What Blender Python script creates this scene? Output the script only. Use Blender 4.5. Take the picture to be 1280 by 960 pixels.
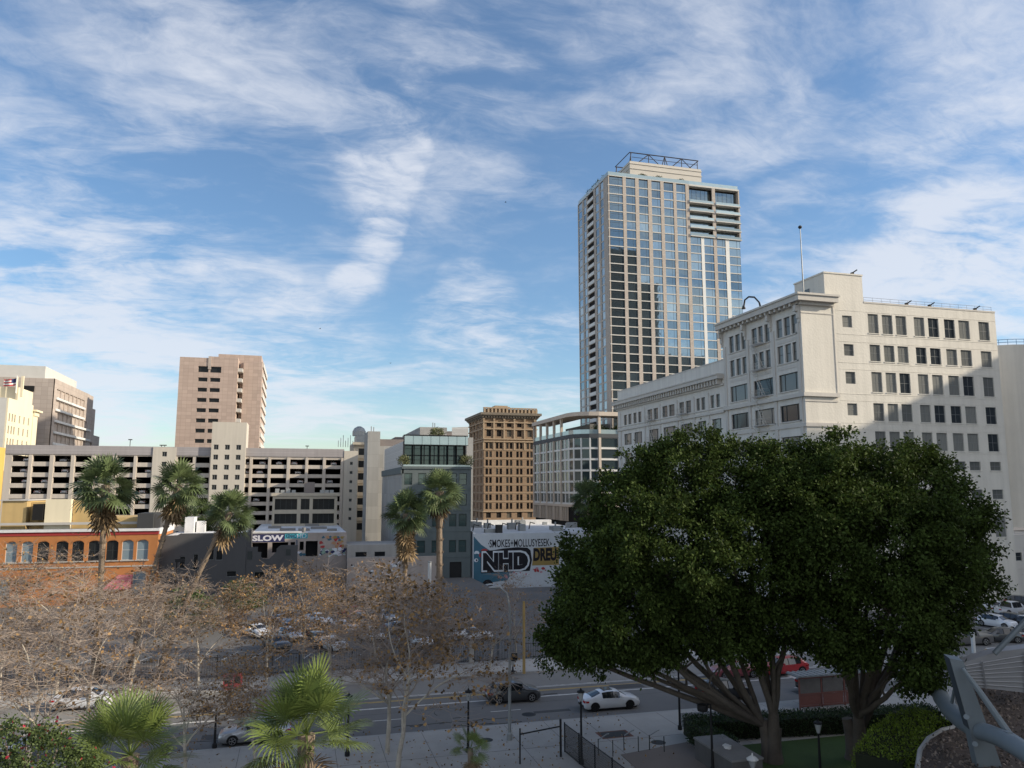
import bpy, math, random
import numpy as np
from math import sin, cos, radians, pi, atan2, sqrt, hypot
from mathutils import Vector, Matrix
S = bpy.context.scene
for o in list(bpy.data.objects): bpy.data.objects.remove(o)
COL = S.collection
# ------------------------------------------------------------------ camera
PITCH = radians(7.8); YAW = radians(15.5); EYE = Vector((0, 0, 17)); FPX = 960.0
cd = bpy.data.cameras.new('camera'); cam = bpy.data.objects.new('camera', cd); COL.objects.link(cam)
cam.location = EYE; cam.rotation_euler = (pi/2 + PITCH, 0, -YAW)
cd.sensor_fit = 'HORIZONTAL'; cd.sensor_width = 36; cd.lens = 36*FPX/1280; cd.clip_start = .3; cd.clip_end = 6000
S.camera = cam
FW = Vector((sin(YAW)*cos(PITCH), cos(YAW)*cos(PITCH), sin(PITCH))); RT = Vector((cos(YAW), -sin(YAW), 0)); UP = RT.cross(FW)
def ray(x, y): return FW*FPX + RT*(x-640) + UP*(480-y)
def atY(x, y, Y): d = ray(x, y); return EYE + d*(Y/d.y)
def atX(x, y, X): d = ray(x, y); return EYE + d*(X/d.x)
def atz(x, y, z=0.0): d = ray(x, y); return EYE + d*((z-EYE.z)/d.z)
def atd(x, y, dist): return EYE + ray(x, y)*(dist/FPX)
def px(p):
    v = Vector(p)-EYE; w = max(v.dot(FW), .1); return 640+FPX*v.dot(RT)/w, 480-FPX*v.dot(UP)/w, w
# ------------------------------------------------------------------ sun, sky, exposure
SUN_EL = radians(22.5); SUN_OFF = radians(21)      # sun stands to the right (+X), slightly behind the viewer
TOSUN = Vector((cos(SUN_EL)*cos(SUN_OFF), -cos(SUN_EL)*sin(SUN_OFF), sin(SUN_EL)))
sd = bpy.data.lights.new('sun', 'SUN'); sun = bpy.data.objects.new('sun', sd); COL.objects.link(sun)
sd.energy = 4.3; sd.angle = radians(.5); sd.color = (1, .88, .70)
sun.rotation_euler = TOSUN.to_track_quat('Z', 'Y').to_euler()
S.view_settings.view_transform = 'Standard'; S.view_settings.look = 'None'
S.view_settings.exposure = 0.5; S.view_settings.gamma = 1
W = bpy.data.worlds.new('World'); S.world = W; W.use_nodes = True
def nd(t, ty, **kw):
    n = t.nodes.new(ty)
    for k, v in kw.items():
        if k in n.bl_rna.properties: setattr(n, k, v)
        else: n.inputs[k].default_value = v
    return n
def mathn(t, op, a, b=None, c=None, clamp=False):
    n = t.nodes.new('ShaderNodeMath'); n.operation = op; n.use_clamp = clamp
    for i, v in enumerate((a, b, c)):
        if v is None: continue
        if isinstance(v, (int, float)): n.inputs[i].default_value = v
        else: t.links.new(v, n.inputs[i])
    return n.outputs[0]
def build_sky():
    t = W.node_tree; t.nodes.clear(); L = t.links.new
    out = t.nodes.new('ShaderNodeOutputWorld'); bg = t.nodes.new('ShaderNodeBackground'); bg.inputs[1].default_value = .12
    L(bg.outputs[0], out.inputs[0])
    sk = t.nodes.new('ShaderNodeTexSky'); sk.sky_type = 'NISHITA'; sk.sun_disc = False
    sk.sun_elevation = SUN_EL; sk.sun_rotation = pi/2 + SUN_OFF; sk.altitude = 100; sk.air_density = 1.0; sk.dust_density = .6; sk.ozone_density = 2.2
    tc = t.nodes.new('ShaderNodeTexCoord'); nrm = nd(t, 'ShaderNodeVectorMath', operation='NORMALIZE'); L(tc.outputs['Generated'], nrm.inputs[0])
    D = nrm.outputs[0]
    sp = t.nodes.new('ShaderNodeSeparateXYZ'); L(D, sp.inputs[0])
    zz = mathn(t, 'MAXIMUM', mathn(t, 'ADD', sp.outputs[2], .17), .04)
    cx = mathn(t, 'DIVIDE', sp.outputs[0], zz); cy = mathn(t, 'DIVIDE', sp.outputs[1], zz)
    cb = t.nodes.new('ShaderNodeCombineXYZ'); L(cx, cb.inputs[0]); L(cy, cb.inputs[1])
    def fbm(rot, sc, scale, detail, rough, warp):
        mp = t.nodes.new('ShaderNodeMapping'); mp.inputs['Rotation'].default_value = (0, 0, rot); mp.inputs['Scale'].default_value = sc
        L(cb.outputs[0], mp.inputs[0]); co = mp.outputs[0]
        if warp:
            w = nd(t, 'ShaderNodeTexNoise'); w.inputs['Scale'].default_value = scale*.6; w.inputs['Detail'].default_value = 4; L(mp.outputs[0], w.inputs['Vector'])
            ad = nd(t, 'ShaderNodeVectorMath', operation='MULTIPLY_ADD'); L(w.outputs[1], ad.inputs[0]); ad.inputs[1].default_value = (warp,)*3; L(mp.outputs[0], ad.inputs[2]); co = ad.outputs[0]
        n = nd(t, 'ShaderNodeTexNoise'); n.inputs['Scale'].default_value = scale; n.inputs['Detail'].default_value = detail
        n.inputs['Roughness'].default_value = rough; L(co, n.inputs['Vector']); return n.outputs[0]
    n1 = fbm(radians(-12), (.80, 1, 1), 2.2, 11, .60, 1.1)      # cirrus strands
    n2 = fbm(radians(-30), (.8, 1, 1), .9, 6, .55, .6)       # broad veils
    n3 = fbm(radians(30), (.50, 1, 1), 5.0, 10, .66, .9)      # fine fibres
    # big cloud banks, at fixed directions of the sky: pixel of the photo they stand over, radius, strength
    banks = [((470, 95), .035, .55), ((492, 130), .04, .66), ((498, 175), .036, .7), ((488, 215), .04, .72), ((470, 250), .042, .66), ((468, 285), .036, .62), ((445, 320), .04, .6), ((425, 345), .04, .6), ((300, 145), .10, .40), ((200, 110), .08, .35), ((40, 290), .15, .62), ((20, 180), .10, .3),
             ((110, 350), .13, .6), ((230, 420), .13, .62), ((50, 450), .15, .78), ((330, 450), .10, .6), ((370, 520), .09, .62), ((240, 265), .06, .45), ((60, 60), .20, .30), ((330, 30), .24, .42), ((640, 30), .24, .40),
             ((560, 432), .05, .62), ((640, 425), .055, .72), ((700, 418), .05, .70), ((620, 390), .05, .5), ((640, 150), .13, .22), ((1000, 110), .22, .40), ((1230, 140), .15, .5), ((1180, 340), .09, .85), ((1270, 380), .10, .8), ((1110, 370), .07, .7),
             ((1040, 345), .04, .5), ((960, 385), .06, .5), ((1240, 240), .07, .5), ((860, 40), .22, .32), ((640, 510), .08, .6), ((480, 540), .12, .5), ((700, 480), .06, .5)]
    sunny = nd(t, 'ShaderNodeVectorMath', operation='DOT_PRODUCT'); sunny.inputs[1].default_value = TOSUN; L(D, sunny.inputs[0])
    wn = nd(t, 'ShaderNodeTexNoise'); wn.inputs['Scale'].default_value = 7; wn.inputs['Detail'].default_value = 5; L(D, wn.inputs['Vector'])
    ws = nd(t, 'ShaderNodeVectorMath', operation='SUBTRACT'); L(wn.outputs[1], ws.inputs[0]); ws.inputs[1].default_value = (.5, .5, .5)
    wa = nd(t, 'ShaderNodeVectorMath', operation='MULTIPLY_ADD'); L(ws.outputs[0], wa.inputs[0]); wa.inputs[1].default_value = (.16,)*3; L(D, wa.inputs[2])
    wz = nd(t, 'ShaderNodeVectorMath', operation='NORMALIZE'); L(wa.outputs[0], wz.inputs[0])
    acc = None
    for (x, y), rad, amp in banks:
        d = ray(x, y).normalized()
        dn = nd(t, 'ShaderNodeVectorMath', operation='DOT_PRODUCT'); dn.inputs[1].default_value = d; L(wz.outputs[0], dn.inputs[0])
        mr = nd(t, 'ShaderNodeMapRange', interpolation_type='SMOOTHSTEP'); L(dn.outputs['Value'], mr.inputs[0])
        mr.inputs[1].default_value = cos(rad*1.5); mr.inputs[2].default_value = 1; mr.inputs[3].default_value = 0; mr.inputs[4].default_value = amp
        acc = mr.outputs[0] if acc is None else mathn(t, 'MAXIMUM', mathn(t, 'MULTIPLY_ADD', acc, .25, mr.outputs[0]), acc)
    # unseen bright cloud added near the sun and behind the camera as fill
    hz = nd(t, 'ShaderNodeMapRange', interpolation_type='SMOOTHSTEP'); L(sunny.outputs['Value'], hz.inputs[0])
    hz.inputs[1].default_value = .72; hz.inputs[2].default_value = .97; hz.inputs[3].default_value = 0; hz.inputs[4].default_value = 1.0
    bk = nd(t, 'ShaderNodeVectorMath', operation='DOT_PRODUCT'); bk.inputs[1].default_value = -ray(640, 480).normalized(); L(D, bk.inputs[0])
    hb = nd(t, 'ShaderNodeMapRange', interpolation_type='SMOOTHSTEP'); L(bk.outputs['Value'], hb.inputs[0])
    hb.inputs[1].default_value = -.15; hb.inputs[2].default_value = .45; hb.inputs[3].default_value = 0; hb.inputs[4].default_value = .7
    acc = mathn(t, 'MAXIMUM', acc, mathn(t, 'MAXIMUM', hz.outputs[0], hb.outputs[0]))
    m = mathn(t, 'ADD', mathn(t, 'MULTIPLY', n1, .70), mathn(t, 'MULTIPLY', n3, .20))
    m = mathn(t, 'ADD', m, mathn(t, 'MULTIPLY', n2, .46))
    m = mathn(t, 'ADD', m, mathn(t, 'MULTIPLY', acc, mathn(t, 'MULTIPLY_ADD', mathn(t, 'SUBTRACT', mathn(t, 'ADD', n1, mathn(t, 'MULTIPLY', n3, .8)), .9), 1.5, .40)))
    mr = nd(t, 'ShaderNodeMapRange', interpolation_type='SMOOTHSTEP'); L(m, mr.inputs[0])
    mr.inputs[1].default_value = .66; mr.inputs[2].default_value = 1.28; mr.inputs[3].default_value = 0.08; mr.inputs[4].default_value = .80
    cl = mr.outputs[0]
    hs = t.nodes.new('ShaderNodeHueSaturation'); hs.inputs['Saturation'].default_value = 1.22; hs.inputs['Value'].default_value = .98; L(sk.outputs[0], hs.inputs['Color'])
    fill_glow = mathn(t, 'MULTIPLY_ADD', mathn(t, 'MAXIMUM', hz.outputs[0], mathn(t, 'MULTIPLY', hb.outputs[0], .5)), 1.9, 1.0)
    cw = nd(t, 'ShaderNodeMix', data_type='RGBA'); L(mathn(t, 'MAXIMUM', hz.outputs[0], hb.outputs[0]), cw.inputs[0]); cw.inputs[6].default_value = (4.8, 5.0, 5.45, 1); cw.inputs[7].default_value = (5.6, 5.25, 4.9, 1)   # the added fill cloud is whiter and warmer
    cc = nd(t, 'ShaderNodeVectorMath', operation='SCALE'); L(cw.outputs[2], cc.inputs[0]); L(fill_glow, cc.inputs['Scale'])
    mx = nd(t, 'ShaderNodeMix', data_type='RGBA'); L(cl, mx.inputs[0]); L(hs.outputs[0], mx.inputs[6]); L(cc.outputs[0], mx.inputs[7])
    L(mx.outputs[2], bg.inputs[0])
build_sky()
# ------------------------------------------------------------------ helpers: materials
MATS = {}
def mat(name, col, rough=.85, var=.18, scale=.35, bump=0.0, bscale=8.0, metal=0.0, spec=.3, streak=0.0, island=0.0, objrand=0.0, transl=0.0, brick=None, coat=0.0):
    if name in MATS: return MATS[name]
    m = bpy.data.materials.new(name); m.use_nodes = True; t = m.node_tree; L = t.links.new
    b = t.nodes['Principled BSDF']; b.inputs['Roughness'].default_value = rough; b.inputs['Metallic'].default_value = metal
    b.inputs['Specular IOR Level'].default_value = spec; b.inputs['Coat Weight'].default_value = coat; b.inputs['Coat Roughness'].default_value = .06
    tc = t.nodes.new('ShaderNodeTexCoord'); co = tc.outputs['Object']
    n = nd(t, 'ShaderNodeTexNoise'); n.inputs['Scale'].default_value = scale; n.inputs['Detail'].default_value = 6; n.inputs['Roughness'].default_value = .65; L(co, n.inputs['Vector'])
    f = mathn(t, 'MULTIPLY_ADD', mathn(t, 'SUBTRACT', n.outputs[0], .5), var*3.2, 1.0)
    if streak:
        mp = t.nodes.new('ShaderNodeMapping'); mp.inputs['Scale'].default_value = (1.3, 1.3, .06); L(co, mp.inputs[0])
        n2 = nd(t, 'ShaderNodeTexNoise'); n2.inputs['Scale'].default_value = 1.0; n2.inputs['Detail'].default_value = 5; L(mp.outputs[0], n2.inputs['Vector'])
        f = mathn(t, 'MULTIPLY', f, mathn(t, 'MULTIPLY_ADD', mathn(t, 'SUBTRACT', n2.outputs[0], .5), streak*3, 1.0))
    if island:
        g = t.nodes.new('ShaderNodeNewGeometry'); f = mathn(t, 'MULTIPLY', f, mathn(t, 'MULTIPLY_ADD', mathn(t, 'SUBTRACT', g.outputs['Random Per Island'], .5), island*2, 1.0))
    if objrand:
        oi = t.nodes.new('ShaderNodeObjectInfo'); f = mathn(t, 'MULTIPLY', f, mathn(t, 'MULTIPLY_ADD', mathn(t, 'SUBTRACT', oi.outputs['Random'], .5), objrand*2, 1.0))
    if brick:
        bw, bh, mortar = brick
        sp = t.nodes.new('ShaderNodeSeparateXYZ'); L(co, sp.inputs[0]); cb = t.nodes.new('ShaderNodeCombineXYZ')
        L(mathn(t, 'ADD', sp.outputs[0], sp.outputs[1]), cb.inputs[0]); L(sp.outputs[2], cb.inputs[1])
        bt = nd(t, 'ShaderNodeTexBrick', offset=0.0 if bw > 1 else .5); L(cb.outputs[0], bt.inputs['Vector'])
        bt.inputs['Scale'].default_value = 1; bt.inputs['Brick Width'].default_value = bw; bt.inputs['Row Height'].default_value = bh; bt.inputs['Mortar Size'].default_value = mortar
        bt.inputs['Color1'].default_value = (1, 1, 1, 1); bt.inputs['Color2'].default_value = (.84, .84, .84, 1); bt.inputs['Mortar'].default_value = (.55, .55, .55, 1)
        f = mathn(t, 'MULTIPLY', f, bt.outputs['Color'])
    mx = nd(t, 'ShaderNodeMix', data_type='RGBA', blend_type='MULTIPLY'); mx.inputs[0].default_value = 1; mx.inputs[6].default_value = (*col, 1)
    L(f, mx.inputs[7]); L(mx.outputs[2], b.inputs['Base Color'])
    if bump:
        nb = nd(t, 'ShaderNodeTexNoise'); nb.inputs['Scale'].default_value = bscale; nb.inputs['Detail'].default_value = 5; L(co, nb.inputs['Vector'])
        bp = t.nodes.new('ShaderNodeBump'); bp.inputs['Strength'].default_value = bump; bp.inputs['Distance'].default_value = .08; L(nb.outputs[0], bp.inputs['Height']); L(bp.outputs[0], b.inputs['Normal'])
    if transl:
        tr = t.nodes.new('ShaderNodeBsdfTranslucent'); L(mx.outputs[2], tr.inputs[0]); ms = t.nodes.new('ShaderNodeMixShader'); ms.inputs[0].default_value = transl
        L(b.outputs[0], ms.inputs[1]); L(tr.outputs[0], ms.inputs[2]); L(ms.outputs[0], t.nodes['Material Output'].inputs[0])
    MATS[name] = m; return m
def glass(name, col, metal=.0, rough=.05, curtain=0.0, ccol=(.22, .22, .2), wav=.02, spec=.6):
    if name in MATS: return MATS[name]
    m = mat(name, col, rough=rough, var=.1, scale=.4, metal=metal, spec=spec, island=.3)
    t = m.node_tree; L = t.links.new; b = t.nodes['Principled BSDF']
    tc = t.nodes.new('ShaderNodeTexCoord')
    n = nd(t, 'ShaderNodeTexNoise'); n.inputs['Scale'].default_value = .7; n.inputs['Detail'].default_value = 1; L(tc.outputs['Object'], n.inputs['Vector'])
    oi = t.nodes.new('ShaderNodeObjectInfo')
    bp = t.nodes.new('ShaderNodeBump'); bp.inputs['Strength'].default_value = wav*5; bp.inputs['Distance'].default_value = .06; L(n.outputs[0], bp.inputs['Height']); L(bp.outputs[0], b.inputs['Normal'])
    if curtain:   # drawn curtains or blinds behind some of the panes
        sp = t.nodes.new('ShaderNodeSeparateXYZ'); L(tc.outputs['Object'], sp.inputs[0])
        wv = mathn(t, 'MULTIPLY_ADD', mathn(t, 'SINE', mathn(t, 'MULTIPLY', sp.outputs[0], 22)), .12, .9)
        on = mathn(t, 'LESS_THAN', oi.outputs['Random'], curtain)
        r2 = mathn(t, 'FRACT', mathn(t, 'MULTIPLY', oi.outputs['Random'], 17.3))
        fac = mathn(t, 'MULTIPLY', on, mathn(t, 'MULTIPLY_ADD', r2, .5, .45))
        mx = nd(t, 'ShaderNodeMix', data_type='RGBA'); L(mathn(t, 'MULTIPLY', fac, wv), mx.inputs[0])
        old = b.inputs['Base Color'].links[0].from_socket; L(old, mx.inputs[6]); mx.inputs[7].default_value = (*ccol, 1); L(mx.outputs[2], b.inputs['Base Color'])
    return m
# ------------------------------------------------------------------ helpers: meshes
class MB:
    def __init__(s, off=(0, 0, 0)): s.v = []; s.f = []; s.mi = []; s.off = Vector(off); s.m = 0
    def quad(s, a, b, c, d):
        i = len(s.v); s.v += [tuple(a), tuple(b), tuple(c), tuple(d)]; s.f.append((i, i+1, i+2, i+3)); s.mi.append(s.m)
    def poly(s, pts):
        i = len(s.v); s.v += [tuple(p) for p in pts]; s.f.append(tuple(range(i, i+len(pts)))); s.mi.append(s.m)
    def box(s, x0, y0, z0, x1, y1, z1, R=None):
        c = [(x, y, z) for z in (z0, z1) for y in (y0, y1) for x in (x0, x1)]
        if R: c = [tuple(R @ Vector(p)) for p in c]
        i = len(s.v); s.v += c
        for q in ((0, 2, 3, 1), (4, 5, 7, 6), (0, 1, 5, 4), (2, 6, 7, 3), (0, 4, 6, 2), (1, 3, 7, 5)): s.f.append(tuple(i+k for k in q)); s.mi.append(s.m)
    def prism(s, pts, z0, z1):   # plan polygon, counter clockwise
        n = len(pts); i = len(s.v); s.v += [(p[0], p[1], z0) for p in pts] + [(p[0], p[1], z1) for p in pts]
        s.f.append(tuple(i+k for k in reversed(range(n)))); s.mi.append(s.m); s.f.append(tuple(i+n+k for k in range(n))); s.mi.append(s.m)
        for k in range(n): j = (k+1) % n; s.f.append((i+k, i+j, i+n+j, i+n+k)); s.mi.append(s.m)
    def tube(s, pts, rs, sides=6, cap=True):
        pts = [Vector(p) for p in pts]
        if isinstance(rs, (int, float)): rs = [rs]*len(pts)
        i = len(s.v); u = None
        for k, p in enumerate(pts):
            d = (pts[min(k+1, len(pts)-1)]-pts[max(k-1, 0)])
            if d.length < 1e-9: d = Vector((0, 0, 1))
            d.normalize()
            if u is None: u = d.cross(Vector((0, 0, 1)) if abs(d.z) < .9 else Vector((1, 0, 0)))
            u = (u-d*u.dot(d)).normalized(); w = d.cross(u)
            for a in range(sides):
                an = 2*pi*a/sides; s.v.append(tuple(p+(u*cos(an)+w*sin(an))*rs[k]))
        for k in range(len(pts)-1):
            for a in range(sides):
                b = (a+1) % sides; s.f.append((i+k*sides+a, i+k*sides+b, i+(k+1)*sides+b, i+(k+1)*sides+a)); s.mi.append(s.m)
        if cap:
            s.f.append(tuple(i+a for a in reversed(range(sides)))); s.mi.append(s.m); e = i+(len(pts)-1)*sides; s.f.append(tuple(e+a for a in range(sides))); s.mi.append(s.m)
    def lathe(s, prof, c=(0, 0, 0), sides=12):   # profile of (r, z)
        s.tube([(c[0], c[1], c[2]+z) for r, z in prof], [max(r, .001) for r, z in prof], sides)
    def build(s, name, mats, parent=None, smooth=None, loc=(0, 0, 0)):
        me = bpy.data.meshes.new(name); o0 = s.off
        me.from_pydata([(a[0]-o0.x, a[1]-o0.y, a[2]-o0.z) for a in s.v], [], s.f)
        if not isinstance(mats, (list, tuple)): mats = [mats]
        for m in mats: me.materials.append(m)
        if len(mats) > 1: me.polygons.foreach_set('material_index', s.mi)
        if smooth is not None:
            me.polygons.foreach_set('use_smooth', [True]*len(me.polygons)); me.set_sharp_from_angle(angle=radians(smooth))
        me.update()
        o = bpy.data.objects.new(name, me); COL.objects.link(o); o.parent = parent; o.location = loc; return o
def np_mesh(name, V, n, mats, parent=None, mi=None, loc=(0, 0, 0)):      # V: (faces*n, 3) loose n-gons
    me = bpy.data.meshes.new(name); nf = len(V)//n
    me.vertices.add(len(V)); me.vertices.foreach_set('co', np.ascontiguousarray(V, dtype=np.float32).ravel())
    me.loops.add(len(V)); me.loops.foreach_set('vertex_index', np.arange(len(V), dtype=np.int32))
    me.polygons.add(nf); me.polygons.foreach_set('loop_start', np.arange(0, len(V), n, dtype=np.int32)); me.polygons.foreach_set('loop_total', np.full(nf, n, dtype=np.int32))
    if not isinstance(mats, (list, tuple)): mats = [mats]
    for m in mats: me.materials.append(m)
    if mi is not None: me.polygons.foreach_set('material_index', np.asarray(mi, dtype=np.int32))
    me.update(calc_edges=True); me.validate()
    o = bpy.data.objects.new(name, me); COL.objects.link(o); o.parent = parent; o.location = loc; return o
def tag(o, label=None, cat=None, group=None, kind=None):
    if label: o['label'] = label
    if cat: o['category'] = cat
    if group: o['group'] = group
    if kind: o['kind'] = kind
    return o
def thing(name, label, cat, loc=(0, 0, 0), rz=0, group=None):
    o = bpy.data.objects.new(name, None); COL.objects.link(o); o.location = loc; o.rotation_euler = (0, 0, rz); o.empty_display_size = .3
    return tag(o, label, cat, group)
def children(o): return [c for c in bpy.data.objects if c.parent == o]
def copy_tree(o, parent=None):
    c = o.copy(); COL.objects.link(c); c.parent = parent
    for ch in o['_kids'] if '_kids' in o else children(o): copy_tree(ch, c)
    return c
def dup(root, loc, rz, label, group=None, scale=1.0, category=None):
    c = copy_tree(root); c.location = loc; c.rotation_euler = (0, 0, rz); c.scale = (scale,)*3; c['label'] = label
    if group: c['group'] = group
    if category: c['category'] = category
    return c
def struct(name, mb, m, **k): return tag(mb.build(name, m, **k), kind='structure')
def leaf_quads(C, rng, ln, wd, up=.3, outward=None):   # rhombic leaves round the centres C
    n = len(C); d = rng.normal(size=(n, 3))
    if outward is not None: d = d*.8+outward
    d[:, 2] -= up; d /= np.linalg.norm(d, axis=1)[:, None]
    r = rng.normal(size=(n, 3)); s = np.cross(d, r); s /= np.linalg.norm(s, axis=1)[:, None]
    k = rng.uniform(.7, 1.3, (n, 1)); l = ln*k; w = wd*k
    nrm = np.cross(d, s)
    V = np.empty((n, 4, 3)); V[:, 0] = C; V[:, 1] = C+d*l*.45+s*w*.5-nrm*w*.12; V[:, 2] = C+d*l; V[:, 3] = C+d*l*.45-s*w*.5-nrm*w*.12
    return V.reshape(-1, 3)
# ------------------------------------------------------------------ helpers: facades and windows
def T(O, ax):
    O = Vector(O); ax = Vector(ax); n = ax.cross(Vector((0, 0, 1)))
    return lambda u, z, d=0.0: O + ax*u + n*d + Vector((0, 0, z))
def wall(mb, O, ax, Wd, z0, z1, holes, depth=.25, back=False):
    """a wall sheet with rectangular holes (u0,z0,u1,z1) and their reveals"""
    P = T(O, ax)
    us = sorted({0, Wd, *[h[0] for h in holes], *[h[2] for h in holes]}); zs = sorted({z0, z1, *[h[1] for h in holes], *[h[3] for h in holes]})
    us = [u for u in us if -1e-6 <= u <= Wd+1e-6]; zs = [z for z in zs if z0-1e-6 <= z <= z1+1e-6]
    cov = set()
    for h in holes:
        for i in range(len(us)-1):
            if h[0]-1e-6 <= us[i] and us[i+1] <= h[2]+1e-6:
                for j in range(len(zs)-1):
                    if h[1]-1e-6 <= zs[j] and zs[j+1] <= h[3]+1e-6: cov.add((i, j))
    for j in range(len(zs)-1):
        i = 0
        while i < len(us)-1:
            if (i, j) in cov: i += 1; continue
            k = i
            while k < len(us)-1 and (k, j) not in cov: k += 1
            mb.quad(P(us[i], zs[j]), P(us[k], zs[j]), P(us[k], zs[j+1]), P(us[i], zs[j+1])); i = k
    for a, b, c, d in holes:
        e = -depth
        mb.quad(P(a, b), P(c, b), P(c, b, e), P(a, b, e)); mb.quad(P(a, d, e), P(c, d, e), P(c, d), P(a, d))
        mb.quad(P(a, b), P(a, b, e), P(a, d, e), P(a, d)); mb.quad(P(c, b, e), P(c, b), P(c, d), P(c, d, e))
def pbox(mb, P, u0, z0, d0, u1, z1, d1):
    c = [P(u, z, d) for z in (z0, z1) for d in (d0, d1) for u in (u0, u1)]
    i = len(mb.v); mb.v += [tuple(p) for p in c]
    for q in ((0, 1, 3, 2), (4, 6, 7, 5), (0, 4, 5, 1), (2, 3, 7, 6), (0, 2, 6, 4), (1, 5, 7, 3)): mb.f.append(tuple(i+k for k in q)); mb.mi.append(mb.m)
class Style:
    def __init__(s, fm, gm, b=.07, nv=(), nh=(), bw=.05, th=.06, sill=None, split=False): s.fm, s.gm, s.b, s.nv, s.nh, s.bw, s.th, s.sill, s.split = fm, gm, b, nv, nh, bw, th, sill, split
def win_frame(mb, P, w, h, st):
    b = st.b; t = st.th
    pbox(mb, P, 0, 0, 0, w, b, t); pbox(mb, P, 0, h-b, 0, w, h, t); pbox(mb, P, 0, b, 0, b, h-b, t); pbox(mb, P, w-b, b, 0, w, h-b, t)
    zs = [b]+[f*h for f in st.nh]+[h-b]
    for f in st.nh: pbox(mb, P, b, f*h-st.bw/2, 0, w-b, f*h+st.bw/2, t*.9)
    for f in st.nv:
        for k in range(len(zs)-1):
            lo = zs[k]+(st.bw/2 if k else 0); hi = zs[k+1]-(st.bw/2 if k < len(zs)-2 else 0)
            pbox(mb, P, f*w-st.bw/2, lo, 0, f*w+st.bw/2, hi, t*.8)
def win_glass(mb, P, w, h, st): mb.quad(P(0, 0, .012), P(w, 0, .012), P(w, h, .012), P(0, h, .012))
WCACHE = {}
def add_windows(root, wins, maxparts=100, name='window'):
    """wins: (O, ax, u0, z0, u1, z1, depth, style). The largest become parts, the rest one 'stuff' part"""
    def size(w):
        O, ax, u0, z0, u1, z1, dp, st = w; P = T(O, ax); c = P((u0+u1)/2, (z0+z1)/2); x, y, d = px(c)
        n = Vector(ax).cross(Vector((0, 0, 1))); vis = (EYE-c).normalized().dot(n)
        if d < 1 or not (-20 < x < 1300 and -20 < y < 980) or vis <= 0: return 0
        return (u1-u0)*(z1-z0)*vis/d/d
    ws = sorted(wins, key=size, reverse=True); rest = ws[maxparts:]; RL = Vector(root.location)
    for O, ax, u0, z0, u1, z1, dp, st in ws[:maxparts]:
        w, h = u1-u0, z1-z0; key = (round(w, 2), round(h, 2), id(st))
        if key not in WCACHE:
            P = T((0, 0, 0), (1, 0, 0)); f = MB(); win_frame(f, P, w, h, st)
            if st.sill: pbox(f, P, -.1, -.14, -dp, w+.1, 0, .16)
            fm = MB(); win_glass(fm, P, w, h, st); WCACHE[key] = (f, fm, [None, None])
        f, g, ms = WCACHE[key]; loc = T(O, ax)(u0, z0, -dp)-RL; rz = atan2(ax[1], ax[0])
        if st.split:
            if ms[0] is None:
                fo = f.build(name, st.fm, root); po = g.build('pane', st.gm, fo); ms[0] = fo.data; ms[1] = po.data
            else:
                fo = bpy.data.objects.new(name, ms[0]); COL.objects.link(fo); fo.parent = root
                po = bpy.data.objects.new('pane', ms[1]); COL.objects.link(po); po.parent = fo
        else:
            if ms[0] is None:
                q = MB(); q.v = f.v+g.v; q.f = f.f+[tuple(i+len(f.v) for i in x) for x in g.f]; q.mi = [0]*len(f.f)+[1]*len(g.f)
                fo = q.build(name, [st.fm, st.gm], root); ms[0] = fo.data
            else: fo = bpy.data.objects.new(name, ms[0]); COL.objects.link(fo); fo.parent = root
        fo.location = loc; fo.rotation_euler = (0, 0, rz)
    by = {}
    for w in rest: by.setdefault(id(w[7]), []).append(w)
    for k, lst in by.items():
        q = MB(RL); st = lst[0][7]
        for O, ax, u0, z0, u1, z1, dp, st in lst:
            P0 = T(O, ax); P = lambda u, z, d=0.0: P0(u0+u, z0+z, d-dp); q.m = 0; win_frame(q, P, u1-u0, z1-z0, st); q.m = 1; win_glass(q, P, u1-u0, z1-z0, st)
        tag(q.build(name, [st.fm, st.gm], root), kind='stuff')
def building(name, label, x0, y0, cat='building', group=None): return thing(name, label, cat, (x0, y0, 0), 0, group)
def fit_text(name, body, m, P, u0, z0, u1, z1, d, parent, RL, off=0.0, ext=.012, slant=0.0):
    c = bpy.data.curves.new('lettering', 'FONT'); c.body = body; c.size = 1; c.offset = off; c.extrude = 0.0; c.resolution_u = 3
    o = bpy.data.objects.new('lettering', c); COL.objects.link(o); dg = bpy.context.evaluated_depsgraph_get()
    me = bpy.data.meshes.new_from_object(o.evaluated_get(dg)); bpy.data.objects.remove(o)
    n = len(me.vertices); co = np.empty(n*3); me.vertices.foreach_get('co', co); co = co.reshape(-1, 3); mn = co.min(0); sz = co.max(0)-mn
    out = []
    for p in co:
        a = (p[0]-mn[0])/sz[0]; b = (p[1]-mn[1])/sz[1]; q = P(u0+a*(u1-u0)+slant*b*(z1-z0), z0+b*(z1-z0), d)-RL; out += [q.x, q.y, q.z]
    me.vertices.foreach_set('co', out); me.materials.append(m); me.name = name; me.update()
    r = bpy.data.objects.new(name, me); COL.objects.link(r); r.parent = parent; return r
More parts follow.
